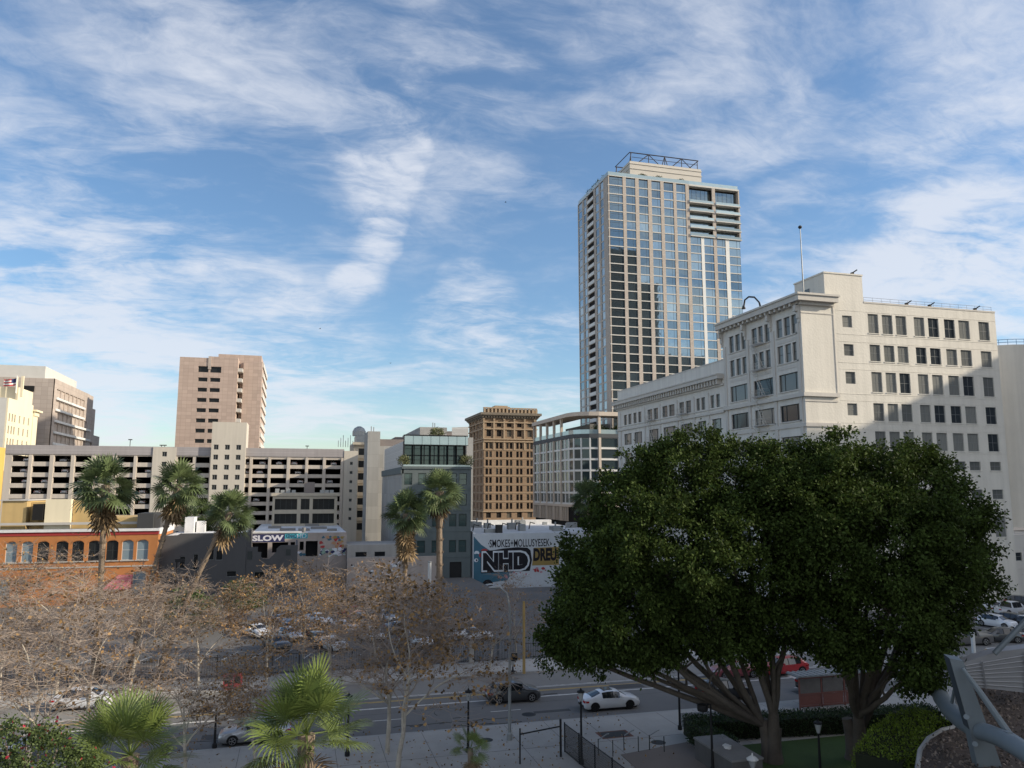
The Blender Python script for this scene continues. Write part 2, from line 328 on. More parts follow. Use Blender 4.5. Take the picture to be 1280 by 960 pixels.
# ------------------------------------------------------------------ materials
m_asphalt = mat('asphalt', (.15, .145, .138), .9, .15, .16, bump=.25, bscale=20)
m_lot = mat('lot_asphalt', (.135, .13, .124), .9, .3, .10, bump=.2, bscale=20)
m_conc = mat('concrete', (.36, .34, .31), .9, .2, .25, bump=.15, bscale=12)
m_concl = mat('concrete_light', (.40, .385, .36), .9, .14, .25, bump=.1, bscale=12)
m_kerb = mat('kerb_stone', (.34, .33, .31), .9, .15, .6)
m_paint = mat('road_paint', (.52, .50, .47), .8, .4, 2.2)
m_yellow = mat('yellow_road_paint', (.5, .33, .09), .8, .3, 1.2)
m_ground = mat('city_ground', (.16, .15, .14), .95, .25, .03)
m_iron = mat('cast_iron', (.035, .034, .033), .7, .2, 2)
m_black = mat('black_metal', (.012, .012, .013), .55, .1, 2)
m_galv = mat('galvanised_metal', (.30, .31, .31), .5, .12, 2, metal=.4)
m_stucco = mat('cream_brick', (.64, .605, .535), .9, .07, .25, bump=.4, bscale=3.2, streak=.11)
m_ash = mat('pale_cut_stone', (.60, .57, .52), .85, .06, .3, bump=.12, bscale=4, streak=.13)
m_trim = mat('stone_trim', (.52, .49, .445), .85, .08, .4, streak=.06)
m_dkframe = mat('dark_window_frame', (.035, .04, .04), .5, .1, 1)
m_ltframe = mat('pale_window_frame', (.55, .55, .53), .5, .1, 1)
m_greyframe = mat('grey_window_frame', (.20, .21, .21), .5, .1, 1)
m_brickpier = mat('tan_brick', (.47, .415, .365), .9, .08, .3, brick=(.6, .3, .02))
m_white = mat('white_panel', (.62, .62, .60), .7, .06, .4)
m_slab = mat('pale_slab', (.50, .49, .46), .8, .08, .4)
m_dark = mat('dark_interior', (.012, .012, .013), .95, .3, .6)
m_brown = mat('brown_brick', (.28, .195, .128), .9, .10, .25, brick=(1.2, .5, .02), streak=.08)
m_terra = mat('terracotta_trim', (.34, .26, .18), .85, .10, .4, streak=.1)
m_cornice = mat('dark_cornice', (.17, .145, .115), .85, .2, .5)
m_teal = mat('teal_grey_paint', (.11, .132, .134), .8, .07, .3, streak=.1)
m_grey = mat('grey_concrete_wall', (.34, .325, .305), .9, .07, .2, streak=.12)
m_greyg = mat('grooved_grey_wall', (.33, .325, .31), .9, .06, .2, streak=.12, brick=(2.4, 3.2, .012))
m_metalw = mat('white_metal_cladding', (.50, .495, .48), .6, .05, .3, brick=(60, .35, .015))
m_purple = mat('dusky_wall', (.20, .175, .165), .9, .1, .3)
m_garage = mat('garage_concrete', (.47, .42, .365), .9, .05, .15, streak=.12)
m_garageband = mat('garage_parapet', (.36, .335, .335), .85, .06, .1, brick=(80, .62, .02), streak=.1)
m_garagetower = mat('garage_tower_wall', (.50, .46, .395), .9, .05, .15, streak=.1)
m_pink = mat('pink_granite', (.45, .35, .295), .75, .06, .08, brick=(1.9, 1.45, .03))
m_pinkd = mat('stone_panel', (.42, .36, .315), .75, .06, .08, brick=(2.0, 1.5, .03))
m_cream = mat('cream_plaster', (.66, .59, .43), .85, .06, .2, streak=.06)
m_yell = mat('yellow_plaster', (.58, .38, .10), .85, .08, .2, streak=.06)
m_ochre = mat('ochre_plaster', (.46, .33, .15), .9, .10, .3, streak=.1)
m_orange = mat('orange_plaster', (.40, .165, .058), .85, .06, .3, streak=.08)
m_red = mat('red_band', (.30, .035, .035), .8, .08, .4)
m_dgrey = mat('dark_grey_plaster', (.075, .075, .078), .9, .10, .2, streak=.06)
m_roofw = mat('white_roof_coating', (.58, .58, .58), .8, .22, .5)
m_roofg = mat('grey_roof', (.20, .195, .19), .9, .25, .3)
m_beige = mat('beige_stucco', (.40, .36, .29), .9, .1, .3, streak=.1)
m_graf = mat('tagged_plaster', (.36, .31, .28), .9, .2, .5, streak=.1)
m_mural = mat('mural_white', (.50, .53, .56), .9, .06, .4, streak=.05)
m_bluep = mat('mural_blue', (.05, .13, .185), .85, .12, .5)
m_blackp = mat('mural_black', (.015, .014, .018), .85, .1, .5)
m_mwhite = mat('mural_letter_white', (.58, .62, .66), .85, .1, .5)
m_mgold = mat('mural_gold', (.29, .205, .07), .85, .1, .5)
m_mred = mat('mural_red', (.36, .05, .05), .85, .1, .5)
m_mpink = mat('mural_pink', (.45, .22, .25), .85, .2, .8)
m_navy = mat('graffiti_navy', (.03, .035, .10), .85, .1, .5)
m_cyan = mat('graffiti_cyan', (.05, .36, .42), .85, .1, .5)
m_gpale = mat('graffiti_pale', (.60, .60, .66), .85, .1, .5)
m_louv = mat('louvre_metal', (.30, .30, .31), .55, .06, .5, metal=.3)
m_pipe = mat('blue_grey_painted_steel', (.16, .185, .20), .5, .12, .5, spec=.4, streak=.1)
m_grass = mat('lawn_grass', (.05, .085, .022), .95, .3, .4, bump=.6, bscale=25)
m_mulch = mat('bark_mulch', (.10, .075, .06), .95, .35, 1.2, bump=1.0, bscale=9)
m_path = mat('brown_paving', (.20, .165, .14), .9, .12, .3, bump=.1)
g_city = glass('city_glass', (.030, .036, .042), curtain=.7, ccol=(.25, .25, .23), rough=.1, spec=.4)
g_tower = glass('tower_glass', (.23, .30, .335), metal=.85, rough=.03, wav=.012)
g_mid = glass('midrise_glass', (.05, .075, .085), metal=.35, rough=.05, wav=.03)
g_dark = glass('dark_glass', (.018, .02, .022), rough=.2, spec=.2)
g_brown = glass('old_glass', (.025, .022, .02), rough=.12, curtain=.35, ccol=(.17, .15, .12), spec=.35)
g_teal = glass('green_glass', (.055, .09, .09), metal=.35, rough=.06)
g_bluegrey = mat('blue_grey_boards', (.17, .225, .26), .7, .08, .5)
g_rail = glass('rail_glass', (.30, .38, .40), metal=.3, rough=.08)
st_city = Style(m_greyframe, g_city, .06, (.5,), (.5,), .04, .05, m_trim, True)
st_small = Style(m_greyframe, g_city, .06, (), (.5,), .05, .05, m_trim, True)
st_trip = Style(m_dkframe, g_city, .09, (.24, .76), (), .10, .08, None, True)
st_narrow = Style(m_dkframe, g_city, .08, (), (.5,), .06, .06, None, True)
st_tower = Style(m_dkframe, g_tower, .06, (.70,), (), .06, .06)
st_corner = Style(m_dkframe, g_tower, .06, (.12, .72), (.72,), .06, .06)
st_side = Style(m_greyframe, g_tower, .07, (), (), .05, .06)
st_mid = Style(m_ltframe, g_mid, .07, (), (), .05, .08)
st_brown = Style(m_dkframe, g_brown, .07, (), (.5,), .06, .06)
st_teal = Style(m_dkframe, g_teal, .09, (), (.5,), .08, .06, None, True)
st_pent = Style(m_dkframe, g_teal, .08, (), (.66,), .07, .08)
st_plain = Style(m_greyframe, g_dark, .05, (), (), .05, .05)
st_strip = Style(m_ltframe, g_dark, .1, (.33, .66), (.45,), .12, .10)
st_board = Style(m_ltframe, g_bluegrey, .06, (), (.5,), .05, .05, m_ltframe, True)
st_arch = Style(m_dkframe, g_dark, .07, (.5,), (.5,), .05, .05, m_ltframe, True)
ROOF = {}
def roofbox(b, name, x0, y0, z0, x1, y1, z1, m): q = MB(b.location); q.box(x0, y0, z0, x1, y1, z1); return q.build(name, m, b)
F = (1, 0, 0); Lf = (0, -1, 0); Rf = (0, 1, 0)
# ------------------------------------------------------------------ ground, street, pavements
q = MB(); g0, g1 = -.02, -3.2      # the ground drops behind the car park on the right
for a, b_, c, d in ((-2500, -600, 2500, 132), (-2500, 132, 33.3, 5000), (69.4, 132, 2500, 5000), (33.3, 230, 69.4, 5000)): q.quad((a, b_, g0), (c, b_, g0), (c, d, g0), (a, d, g0))
q.quad((33.3, 132, g1), (69.4, 132, g1), (69.4, 230, g1), (33.3, 230, g1)); q.quad((33.3, 132, g0), (33.3, 132, g1), (33.3, 230, g1), (33.3, 230, g0)); q.quad((69.4, 132, g1), (69.4, 132, g0), (69.4, 230, g0), (69.4, 230, g1)); q.quad((33.3, 132, g1), (33.3, 132, g0), (69.4, 132, g0), (69.4, 132, g1)); q.quad((33.3, 230, g0), (33.3, 230, g1), (69.4, 230, g1), (69.4, 230, g0))
struct('ground', q, m_ground)
q = MB(); q.quad((-300, 56.5, 0), (300, 56.5, 0), (300, 71.5, 0), (-300, 71.5, 0)); struct('street', q, m_asphalt)
q = MB(); q.quad((-300, 66.8, .004), (300, 66.8, .004), (300, 71.5, .004), (-300, 71.5, .004)); struct('far_lane', q, mat('pale_asphalt', (.215, .205, .19), .9, .16, .2, bump=.2, bscale=20))  # far side of the road has a paler asphalt tone
rr = random.Random(12); q = MB()
for k in range(26):
    x, y = rr.uniform(-25, 60), rr.uniform(57, 71); pts = [(x+i*rr.uniform(.3, .7), y+rr.uniform(-.25, .25), .007) for i in range(rr.randint(4, 11))]
    if k % 3 == 0: pts = [(x+rr.uniform(-.15, .15), y+i*.5, .007) for i in range(rr.randint(3, 8))]
    q.tube([p for p in pts if 56.6 < p[1] < 71.4] or pts[:1]*2, .022, 4)
q.box(-150, 61.9, .002, 200, 61.93, .0045); q.box(-150, 66.78, .005, 200, 66.83, .0075); struct('road_cracks', q, m_iron)
q = MB()
for k in range(9): x, y = rr.uniform(-20, 50), rr.choice((58.2, 58.9, 62.4, 64)); w = rr.uniform(.8, 3.2); h = rr.uniform(.5, 1.3); q.box(x, y, .001, x+w, y+h, .0052+.0003*k)
struct('road_patches', q, mat('fresh_asphalt', (.07, .069, .068), .9, .15, .5))
q = MB()
q.m = 0
for x in range(-120, 160, 9): q.box(x, 60.2, .002, x+2.4, 60.32, .006)                      # lane dashes
for y in (66.3, 66.6): q.box(-150, y, .002, 200, y+.13, .0105)
q.m = 1
q.box(-150, 63.35, .002, 44, 63.6, .006); q.box(60, 63.35, .002, 200, 63.6, .006)
for k in range(3): q.box(44+k*1.4, 57.2, .002, 44.45+k*1.4, 70.6, .0105)
q.box(46, 56.9, .002, 62, 57.05, .0061); q.box(49, 60.5, .002, 58, 60.75, .006); q.box(49, 66.95, .002, 66, 67.15, .0112)
o = q.build('road_markings', [m_paint, m_paint]); tag(o, kind='structure')
q = MB()
for y in (66.05, 66.27): q.box(-150, y-.9, .0025, 42, y-.8, .0065)
struct('centre_line', q, m_yellow)
q = MB(); q.box(-300, 46.0, -.1, 300, 56.2, .13); struct('near_pavement', q, m_conc)
q = MB(); q.box(-300, 56.2, -.1, 300, 56.5, .134); struct('near_kerb', q, m_kerb)
q = MB(); q.box(-300, 71.8, -.1, 300, 76.8, .13); struct('far_pavement', q, m_concl)
q = MB(); q.box(-300, 71.5, -.1, 300, 71.8, .134); struct('far_kerb', q, m_kerb)
q = MB(); q.quad((-120, 76.8, .004), (140, 76.8, .004), (140, 132, .004), (-120, 132, .004)); struct('parking_lot', q, m_lot)
q = MB()
for k in range(22): x = -52+k*2.8; q.quad((x, 83.5, .008), (x+.12, 83.5, .008), (x+1.9, 88.8, .008), (x+1.78, 88.8, .008))
for k in range(14): x = 62+k*2.9; q.quad((x, 69.8+8, .008), (x+.12, 77.8, .008), (x+.12, 82.8, .008), (x, 82.8, .008))
struct('bay_lines', q, m_paint)
q = MB(); q.quad((-60, 30, .02), (60, 30, .02), (60, 46, .02), (-60, 46, .02)); struct('park_ground', q, m_conc)
q = MB(); q.prism([(26.6, 36), (45, 34), (45, 47.6), (27.2, 47.8)], 0, .16); struct('lawn', q, m_grass)
q = MB(); q.prism([(20.2, 30), (25.2, 30), (25.9, 49.3), (20.6, 48.2)], .1, .17); struct('brown_path', q, m_path)
q = MB()
for x in range(-60, 62, 3): q.box(x, 46.0, .131, x+.02, 56.2, .135)
q.box(-300, 51, .131, 300, 51.02, .136)
struct('pavement_joints', q, m_iron)
q = MB(); q.prism([(27, 52.4), (33, 51.8), (34.5, 55.2), (28.6, 55.6)], .125, .137); struct('asphalt_patch', q, m_asphalt)
q = MB(); q.box(-60, 2, 0, 3, 30.5, 4.6); struct('planted_terrace', q, m_mulch)
# ------------------------------------------------------------------ cream building, right
def hX(pxs, y, Y): return [atY(x, y, Y).x for x in pxs]
YW_ = 94.0; XW = 69.6
b = building('corner_building', 'long cream block with big cornice, fire escapes and a flagpole, behind the ficus trees', XW, YW_)
wins = []; holes = []
colF = [(1085.0+a, 1085.0+c) for a, c in ((-.6, 12.2), (16.9, 29.8), (34, 47), (56.6, 69.4), (74.2, 87.2), (94.2, 107.2), (112, 125.4), (136.9, 150))]
colX = [(atY(a, 393, YW_).x, atY(c, 393, YW_).x) for a, c in colF]
zrow = [(atY(1090, t, YW_).z, atY(1090, s, YW_).z) for t, s in ((392.5, 416.5), (430.7, 451.5), (464.8, 490), (503.8, 526), (539, 562))]
pz = zrow[0][0]-zrow[1][0]
for t, s in zrow:
    for a, c in colX: holes.append((a-XW, s, c-XW, t))
for k, (t, s) in enumerate(((577, 588), (612, 624))):
    zt, zs = atY(1215, t, YW_).z, atY(1215, s, YW_).z
    for a, c in colX: holes.append((a-XW, zs, c-XW, zt))
for t, s in ((645, 671),):
    zt, zs = atY(1255, t, YW_).z, atY(1255, s, YW_).z
    for a, c in colX[2:]: holes.append((a-XW, zs, c-XW, zt))
big = list(holes)
xs = (atY(1052.5, 394, YW_).x, atY(1064.5, 394, YW_).x); small = []
for t, s in ((394.5, 409), (430, 444.5), (464.5, 479.5), (504, 519)): small.append((xs[0]-XW, atY(1058, s, YW_).z, xs[1]-XW, atY(1058, t, YW_).z))
holes = big+small; HT = atY(1078, 378.5, YW_).z; PX0, PX1, PZ = 73.9, 80.6, 48.7; XE = atY(1243, 389, YW_).x; HE = HT
q = MB(b.location); wall(q, (XW, YW_, 0), F, XE-XW, 0, HT, holes, .3); wa = q.build('brick_wall', m_stucco, b)
for h in big: wins.append(((XW, YW_, 0), F, *h, .22, st_city))
for h in small: wins.append(((XW, YW_, 0), F, *h, .22, st_small))
q = MB(b.location); wall(q, (XE, YW_, 0), Rf, 67, 0, HT, [], .3); q.quad((XE, 161, 0), (XW, 161, 0), (XW, 161, 37), (XE, 161, 37)); q.build('side_wall', m_stucco, b)
q = MB(b.location); q.box(XW+.3, YW_+.4, HT-1.0, XE-.3, 115, HT-.6); q.box(XW+.3, 115.9, 36.5, XE-.3, 160.7, 36.9); q.build('roof', m_roofg, b)
q = MB(b.location); q.box(PX1+.02, YW_-.06, HT-.02, XE+.06, YW_+.35, HT+.22); q.build('coping', m_trim, b)
# roof block
q = MB(b.location); q.box(PX0, YW_, HT+.0, PX1, 101, PZ); q.box(PX0-.1, YW_-.1, PZ, PX1+.1, 101.1, PZ+.22); q.build('roof_block', m_stucco, b)
q = MB(b.location); wins.append(((PX0, 101, 0), Lf, 2.2, 46.0, 3.6, 47.2, -.03, st_small))
# cornice return, belt returns, thin string courses on the brick face
q = MB(b.location)
for t, s_ in zrow: q.box(75.6, YW_-.035, s_-.42, XE-.02, YW_-.002, s_-.34); q.box(75.6, YW_-.03, t+.22, XE-.02, YW_-.002, t+.27)
for h in big: q.box(XW+h[0]-.08, YW_-.09, h[1]-.13, XW+h[2]+.08, YW_-.004, h[1]-.002)
q.build('string_course', m_stucco, b)
# left (pale stone) facade
YH = 115.5; YL = 161.0; HH = 44.6; HLo = 38.9
hol = []; wl = []; O = (XW, YL, 0); u = lambda Y: YL-Y
def wy(x, y): return atX(x, y, XW)
def sx(x): return 765+x*.2305
def sy(y): return 360+y*.2304
bays = [(((890, 922), (932, 965), (973, 1005)), (905, 1020)), (((755, 783), (790, 816), (826, 852)), (768, 880)), (((632, 656), (665, 690), (698, 723)), (640, 735))]
zr = [(wy(sx(905), sy(172)).z, wy(sx(905), sy(272)).z), (wy(sx(905), sy(318)).z, wy(sx(905), sy(416)).z)]
zr2 = [(wy(sx(962), sy(462)).z, wy(sx(962), sy(557)).z), (wy(sx(975), sy(632)).z, wy(sx(975), sy(722)).z)]
dz = zr2[0][0]-zr2[1][0]; zr2 += [(zr2[1][0]-dz*k, zr2[1][1]-dz*k) for k in (1, 2, 3, 4)]
for grp, wide in bays:
    for t, s in zr:
        for a, c in grp:
            ya, yc = wy(sx(a), sy(220)).y, wy(sx(c), sy(220)).y; h = (u(ya), s, u(yc), t); hol.append(h); wl.append((O, Lf, *h, .3, st_narrow))
    ya, yc = wy(sx(wide[0]), sy(510)).y, wy(sx(wide[1]), sy(510)).y
    for t, s in zr2: h = (u(ya), s, u(yc), t); hol.append(h); wl.append((O, Lf, *h, .3, st_trip))
lowp = [(63, 80), (87, 104), (115, 132), (140, 158), (192, 218), (225, 249), (272, 301), (308, 339), (365, 391), (400, 429), (458, 477), (485, 506), (535, 556), (565, 587)]
loww = [(66, 105), (120, 162), (200, 252), (278, 345), (372, 437), (467, 512), (545, 595)]
zl = (wy(sx(305), sy(636)).z, wy(sx(305), sy(698)).z); zlw = (wy(sx(312), sy(752)).z, wy(sx(312), sy(820)).z); dl = zl[0]-zlw[0]
for a, c in lowp: h = (u(wy(sx(a), sy(660)).y), zl[1], u(wy(sx(c), sy(660)).y), zl[0]); hol.append(h); wl.append((O, Lf, *h, .3, st_narrow))
for a, c in loww:
    for k in range(5):
        h = (u(wy(sx(a), sy(770)).y), zlw[1]-dl*k, u(wy(sx(c), sy(770)).y), zlw[0]-dl*k); hol.append(h); wl.append((O, Lf, *h, .3, st_trip))
q = MB(b.location); wall(q, O, Lf, YL-YH, 0, HLo, [h for h in hol if h[0] < YL-YH-.01], .35)
wall(q, (XW, YH, 0), Lf, YH-YW_, 0, HH, [(h[0]-(YL-YH), h[1], h[2]-(YL-YH), h[3]) for h in hol if h[0] > YL-YH-.01], .35)
q.quad((XW, YH, HLo), (XE, YH, HLo), (XE, YH, HH), (XW, YH, HH))
q.build('stone_facade', m_ash, b); wins += wl
add_windows(b, wins, 100)
PL = T(O, Lf)
q = MB(b.location)          # high cornice with brackets
ua, ub = u(YH)-.4, u(YW_)
pbox(q, PL, ua, HH-.55, .0, ub+.02, HH+.25, 1.15); pbox(q, PL, ua, HH+.25, -.2, ub+.02, HH+.55, 1.35); pbox(q, PL, ua, HH-.85, .0, ub, HH-.55, .5)
q.box(XW, YW_-1.15, HH-.55, 75.3, YW_-.003, HH+.25); q.box(XW-1.35, YW_-1.35, HH+.25, 75.5, YW_-.003, HH+.55); q.box(XW-1.15, YW_-1.15, HH-.55, XW-.003, YW_, HH+.25); q.box(XW-.3, YW_-.5, HH-1.0, 75.0, YW_-.003, HH-.56)
for k in range(17): uu = ua+.6+k*1.24; pbox(q, PL, uu, HH-1.0, .02, uu+.38, HH-.56, .95)
for uu in (ua+.1, ua+7.2, ua+14.2, ub-.7): pbox(q, PL, uu, HH-2.9, .01, uu+.55, HH-1.02, .35); pbox(q, PL, uu, HH-1.9, .36, uu+.55, HH-1.02, .8); pbox(q, PL, uu+.05, HH-3.5, .0, uu+.5, HH-2.9, .2)
q.build('cornice', m_trim, b)
q = MB(b.location)          # low cornice with close brackets, parapet
zc = wy(sx(330), sy(560)).z; zc1 = zc+.55
pbox(q, PL, -.6, zc-.1, .0, u(YH)-.02, zc1, 1.25); pbox(q, PL, -.6, zc1, .0, u(YH)-.02, zc1+.22, 1.4); pbox(q, PL, -.3, zc-1.25, .0, u(YH)-.02, zc-.95, .3)
for k in range(46): uu = -.2+k*.99; pbox(q, PL, uu, zc-.95, .01, uu+.36, zc-.1, .95)
q.build('bracketed_cornice', m_trim, b)
q = MB(b.location); pbox(q, PL, 0, HLo, -.4, u(YH)-.02, HLo+.2, .06); q.build('parapet_coping', m_trim, b)
q = MB(b.location)          # belt courses, pilasters, sills
zb = (zr2[0][1]+zr2[1][0])/2+.1
for z, w_ in ((zb, .45), (zr2[1][1]-.75, .2)): pbox(q, PL, u(YH), z-.28, .0, u(YW_), z+.28, w_); q.box(XW-w_, YW_-w_, z-.28, 75.2, YW_-.003, z+.28)
q.box(XW-.1, YW_-.1, zb-1.0, 75.1, YW_-.003, zb-.75); q.box(XW+5.45, YW_-.08, zb+.3, XW+5.6, YW_-.003, HH-.9); q.box(XW, YW_-.07, HH-2.2, 75.1, YW_-.003, HH-2.05)
pbox(q, PL, 0, zl[1]-1.15, .0, u(YH), zl[1]-.75, .3); pbox(q, PL, 0, zl[1]-.3, .0, u(YH), zl[1]-.16, .16)
edges = [u(YH)+.35, u(YH)+7.2, u(YH)+14.2, u(YW_)-1.2]
for e in edges: pbox(q, PL, e, 0, .0, e+.7, zb-.29, .16); pbox(q, PL, e, zb+.29, .0, e+.7, HH-3.6, .14)
lb = [u(wy(sx(x), sy(770)).y) for x in (48, 180, 263, 358, 450, 530)]
for e in lb: pbox(q, PL, e-.3, 0, .0, e+.3, zl[1]-1.2, .14); pbox(q, PL, e-.2, zl[1]-.6, .0, e+.2, zl[0]+.6, .1)
for (grp, wide) in bays:
    for t, s in zr: a, c = wy(sx(grp[0][0]), sy(220)).y, wy(sx(grp[2][1]), sy(220)).y; pbox(q, PL, u(a)-.15, s-.2, .0, u(c)+.15, s-.02, .14); pbox(q, PL, u(a), s-1.0, .0, u(c), s-.55, .05)
    a, c = wy(sx(wide[0]), sy(510)).y, wy(sx(wide[1]), sy(510)).y
    for t, s in zr2: pbox(q, PL, u(a)-.15, s-.2, .0, u(c)+.15, s-.02, .16)
q.build('stone_courses', m_trim, b)
# fire escapes
def fire_escape(uc, zs, w=3.6):
    q = MB(b.location)
    for k, z in enumerate(zs):
        for dd in np.arange(.15, 1.2, .2): pbox(q, PL, uc-w/2, z-.05, dd, uc+w/2, z, dd+.05)
        for zz in (.5, 1.0): pbox(q, PL, uc-w/2, z+zz-.03, 1.17, uc+w/2, z+zz, 1.2); pbox(q, PL, uc-w/2, z+zz-.03, .05, uc-w/2+.04, z+zz, 1.17); pbox(q, PL, uc+w/2-.04, z+zz-.03, .05, uc+w/2, z+zz, 1.17)
        for uu in np.linspace(uc-w/2, uc+w/2-.03, 10): pbox(q, PL, uu, z, 1.18, uu+.03, z+.97, 1.21)
        q.tube([PL(uc-w/2, z, 1.1), PL(uc-w/2, z-.9, .05)], .03, 4); q.tube([PL(uc+w/2, z, 1.1), PL(uc+w/2, z-.9, .05)], .03, 4)
        if k+1 < len(zs):
            z2 = zs[k+1]
            for dd in (.35, .85): q.tube([PL(uc-w*.35, z, dd), PL(uc+w*.35, z2, dd)], .045, 4)
            for f in np.linspace(.05, .95, 12): pbox(q, PL, uc-w*.35+w*.7*f-.05, z+(z2-z)*f, .35, uc-w*.35+w*.7*f+.1, z+(z2-z)*f+.03, .85)
    return q.build('fire_escape', m_trim, b)
ub_ = u((wy(sx(755), sy(260)).y+wy(sx(852), sy(260)).y)/2)
fire_escape(ub_, [zr[0][1]-.1, zr[1][1]-.1, zr2[0][1]-.1, zr2[1][1]-.1, zr2[2][1]-.1])
fire_escape(u((wy(sx(365), sy(640)).y+wy(sx(429), sy(640)).y)/2), [zl[1]-.1, zlw[1]-.1, zlw[1]-dl-.1], 3.4)
fire_escape(u((wy(sx(192), sy(660)).y+wy(sx(249), sy(660)).y)/2), [zl[1]-.1, zlw[1]-.1, zlw[1]-dl-.1], 3.4)
q = MB(b.location)
for z in (HT+.55, HT+.95): q.tube([(PX1+.2, YW_+.3, z), (XE-.2, YW_+.3, z)], .025, 4)
for x in np.linspace(PX1+.3, XE-.3, 16): q.tube([(x, YW_+.3, HT+.2), (x, YW_+.3, HT+.95)], .025, 4)
q.build('roof_railing', m_galv, b)
for x in (88.5, 92.8, 101.5, 79.0): q = MB(b.location); q.box(x, YW_+.1, HT+.2 if x > 80 else PZ+.2, x+.35, YW_+.5, HT+.6 if x > 80 else PZ+.55); q.tube([(x+.2, YW_+.2, (HT if x > 80 else PZ)+.5), (x+.6, YW_-.3, (HT if x > 80 else PZ)+.85)], .09, 6); q.build('floodlight', m_iron, b)
zt = HH+.55
for uu in np.linspace(ua+1, ub-1, 12): q = MB(b.location); pbox(q, PL, uu, zt, .1, uu+.18, zt+.35, .3); q.build('cornice_spike', m_trim, b)
ft = atX(1000, 284, 71.0); q = MB(); q.lathe([(.11, HH), (.09, HH+5), (.06, ft.z)], (71.0, ft.y, 0), 8)
o = q.build('flagpole', m_galv); tag(o, 'bare tall flagpole rising from the cornice corner of the cream building', 'flagpole')
k = MB(); k.m = 0; k.lathe([(.02, -.3), (.22, -.16), (.3, 0), (.22, .17), (.02, .3)], (71.0, ft.y, ft.z), 10); k.build('finial', m_iron, o)
q = MB(); g0 = atX(952, 388, XW); pts = [atX(x, y, XW-.3) for x, y in ((952, 389), (949, 378), (943, 371.5), (936, 371), (931, 375), (929.5, 384))]; q.tube(pts, .14, 6)
o = q.build('roof_lamp', m_iron); tag(o, 'dark gooseneck lamp arching above the cornice of the cream building', 'roof lamp')
q = MB(); q.lathe([(.15, .2), (.3, -.1), (.32, -.3)], pts[-1], 8); q.build('lamp_shade', m_iron, o)
# low annex with two windows, right end
b = building('annex_building', 'low pale annex with two small windows at the foot of the rounded cream block', 105.4, 97)
X0 = atY(1259, 700, 97).x-4; q = MB(b.location); zt = atY(1270, 669, 97).z
h2 = [(atY(a, 696, 97).x-X0, atY(1258, 701.5, 97).z, atY(c, 696, 97).x-X0, atY(1258, 691, 97).z) for a, c in ((1249, 1260.5), (1266, 1277.5))]
wall(q, (X0, 97, 0), F, 45, 0, zt, h2, .25); q.quad((X0, 97, zt), (X0+45, 97, zt), (X0+45, 108, zt), (X0, 108, zt)); q.box(X0, 96.93, zt-5.2, X0+45, 96.997, zt-5.1); q.box(X0, 96.93, zt-6.0, X0+45, 96.997, zt-5.9)
q.build('wall', m_ash, b); add_windows(b, [((X0, 97, 0), F, *h, .2, st_small) for h in h2])
# rounded cream block, far right
b = building('rounded_building', 'plain rounded cream block with a railing on its roof at the right edge', 123, 112)
cx, cy, r = 124.5, 112.5, 8.2; pl = [(cx+r*cos(a), cy+r*sin(a)) for a in np.linspace(pi, 1.5*pi, 14)]; pl = pl+[(160, cy-r), (160, 150), (cx-r, 150)]
zt = atY(1262, 432, 106).z; q = MB(b.location); q.prism(pl, zt*0+10.5, zt); q.build('wall', m_stucco, b, smooth=30)
q = MB(b.location)
rl = [(cx+(r-.2)*cos(a), cy+(r-.2)*sin(a)) for a in np.linspace(pi, 1.5*pi, 10)]+[(140, cy-r+.2)]
for z in (zt+.5, zt+1.0): q.tube([(p[0], p[1], z) for p in rl], .05, 4)
for p in rl: q.tube([(*p, zt), (*p, zt+1)], .05, 4)
q.build('roof_railing', mat('blue_rail', (.12, .25, .42), .5, .05), b)
# ------------------------------------------------------------------ glass tower
YT = 225.0; XT = 95.3; TH = 120.0; X1 = atY(921, 240, YT).x
b = building('residential_tower', 'tall glass and tan brick apartment tower with rooftop trees and steel crown', XT, YT)
def tz(x): return 700+x*.2031
edge = [atY(tz(x), 240, YT).x-XT for x in (290, 384, 408, 461, 487, 539, 565, 616, 640, 695, 717, 770, 795, 856, 878, 932, 955, 1004, 1030, 1094)]
edge[0] = 0; glassc = [(edge[i], edge[i+1]) for i in range(0, 20, 2)]; fl = 2.97; NF = 37
wins = []; q = MB(b.location); qs = MB(b.location); qw = MB(b.location); P = T((XT, YT, 0), F); WT = edge[-1]
for i in range(1, 19, 2):
    t_ = qw if i in (13, 17) else q
    top = TH if i not in (13, 17) else TH-6*fl
    pbox(t_, P, edge[i]+.12, 0, -.4, edge[i+1]-.12, top, .08 if t_ is q else .075)
pbox(q, P, WT, TH-6*fl, -7, WT+.5, TH, .02)
q.build('brick_pier', m_brickpier, b); qw.build('white_pier', m_white, b)
q2 = MB(b.location)
for k in range(NF):
    z0 = TH-.4-(k+1)*fl; z1 = z0+fl
    for ci, (a, c) in enumerate(glassc):
        if ci >= 6 and k < 6: continue
        if k == 1: pass
        wins.append(((XT, YT, 0), F, a-.1, z0+.18, c+.1, z1-.05 if k != 1 else z1+.1, .18, st_corner if ci == 0 else st_tower))
    pbox(qs, P, -.1, z0-.12, -.3, (glassc[5][1] if k < 6 else WT+.05), z0+.2, .05)
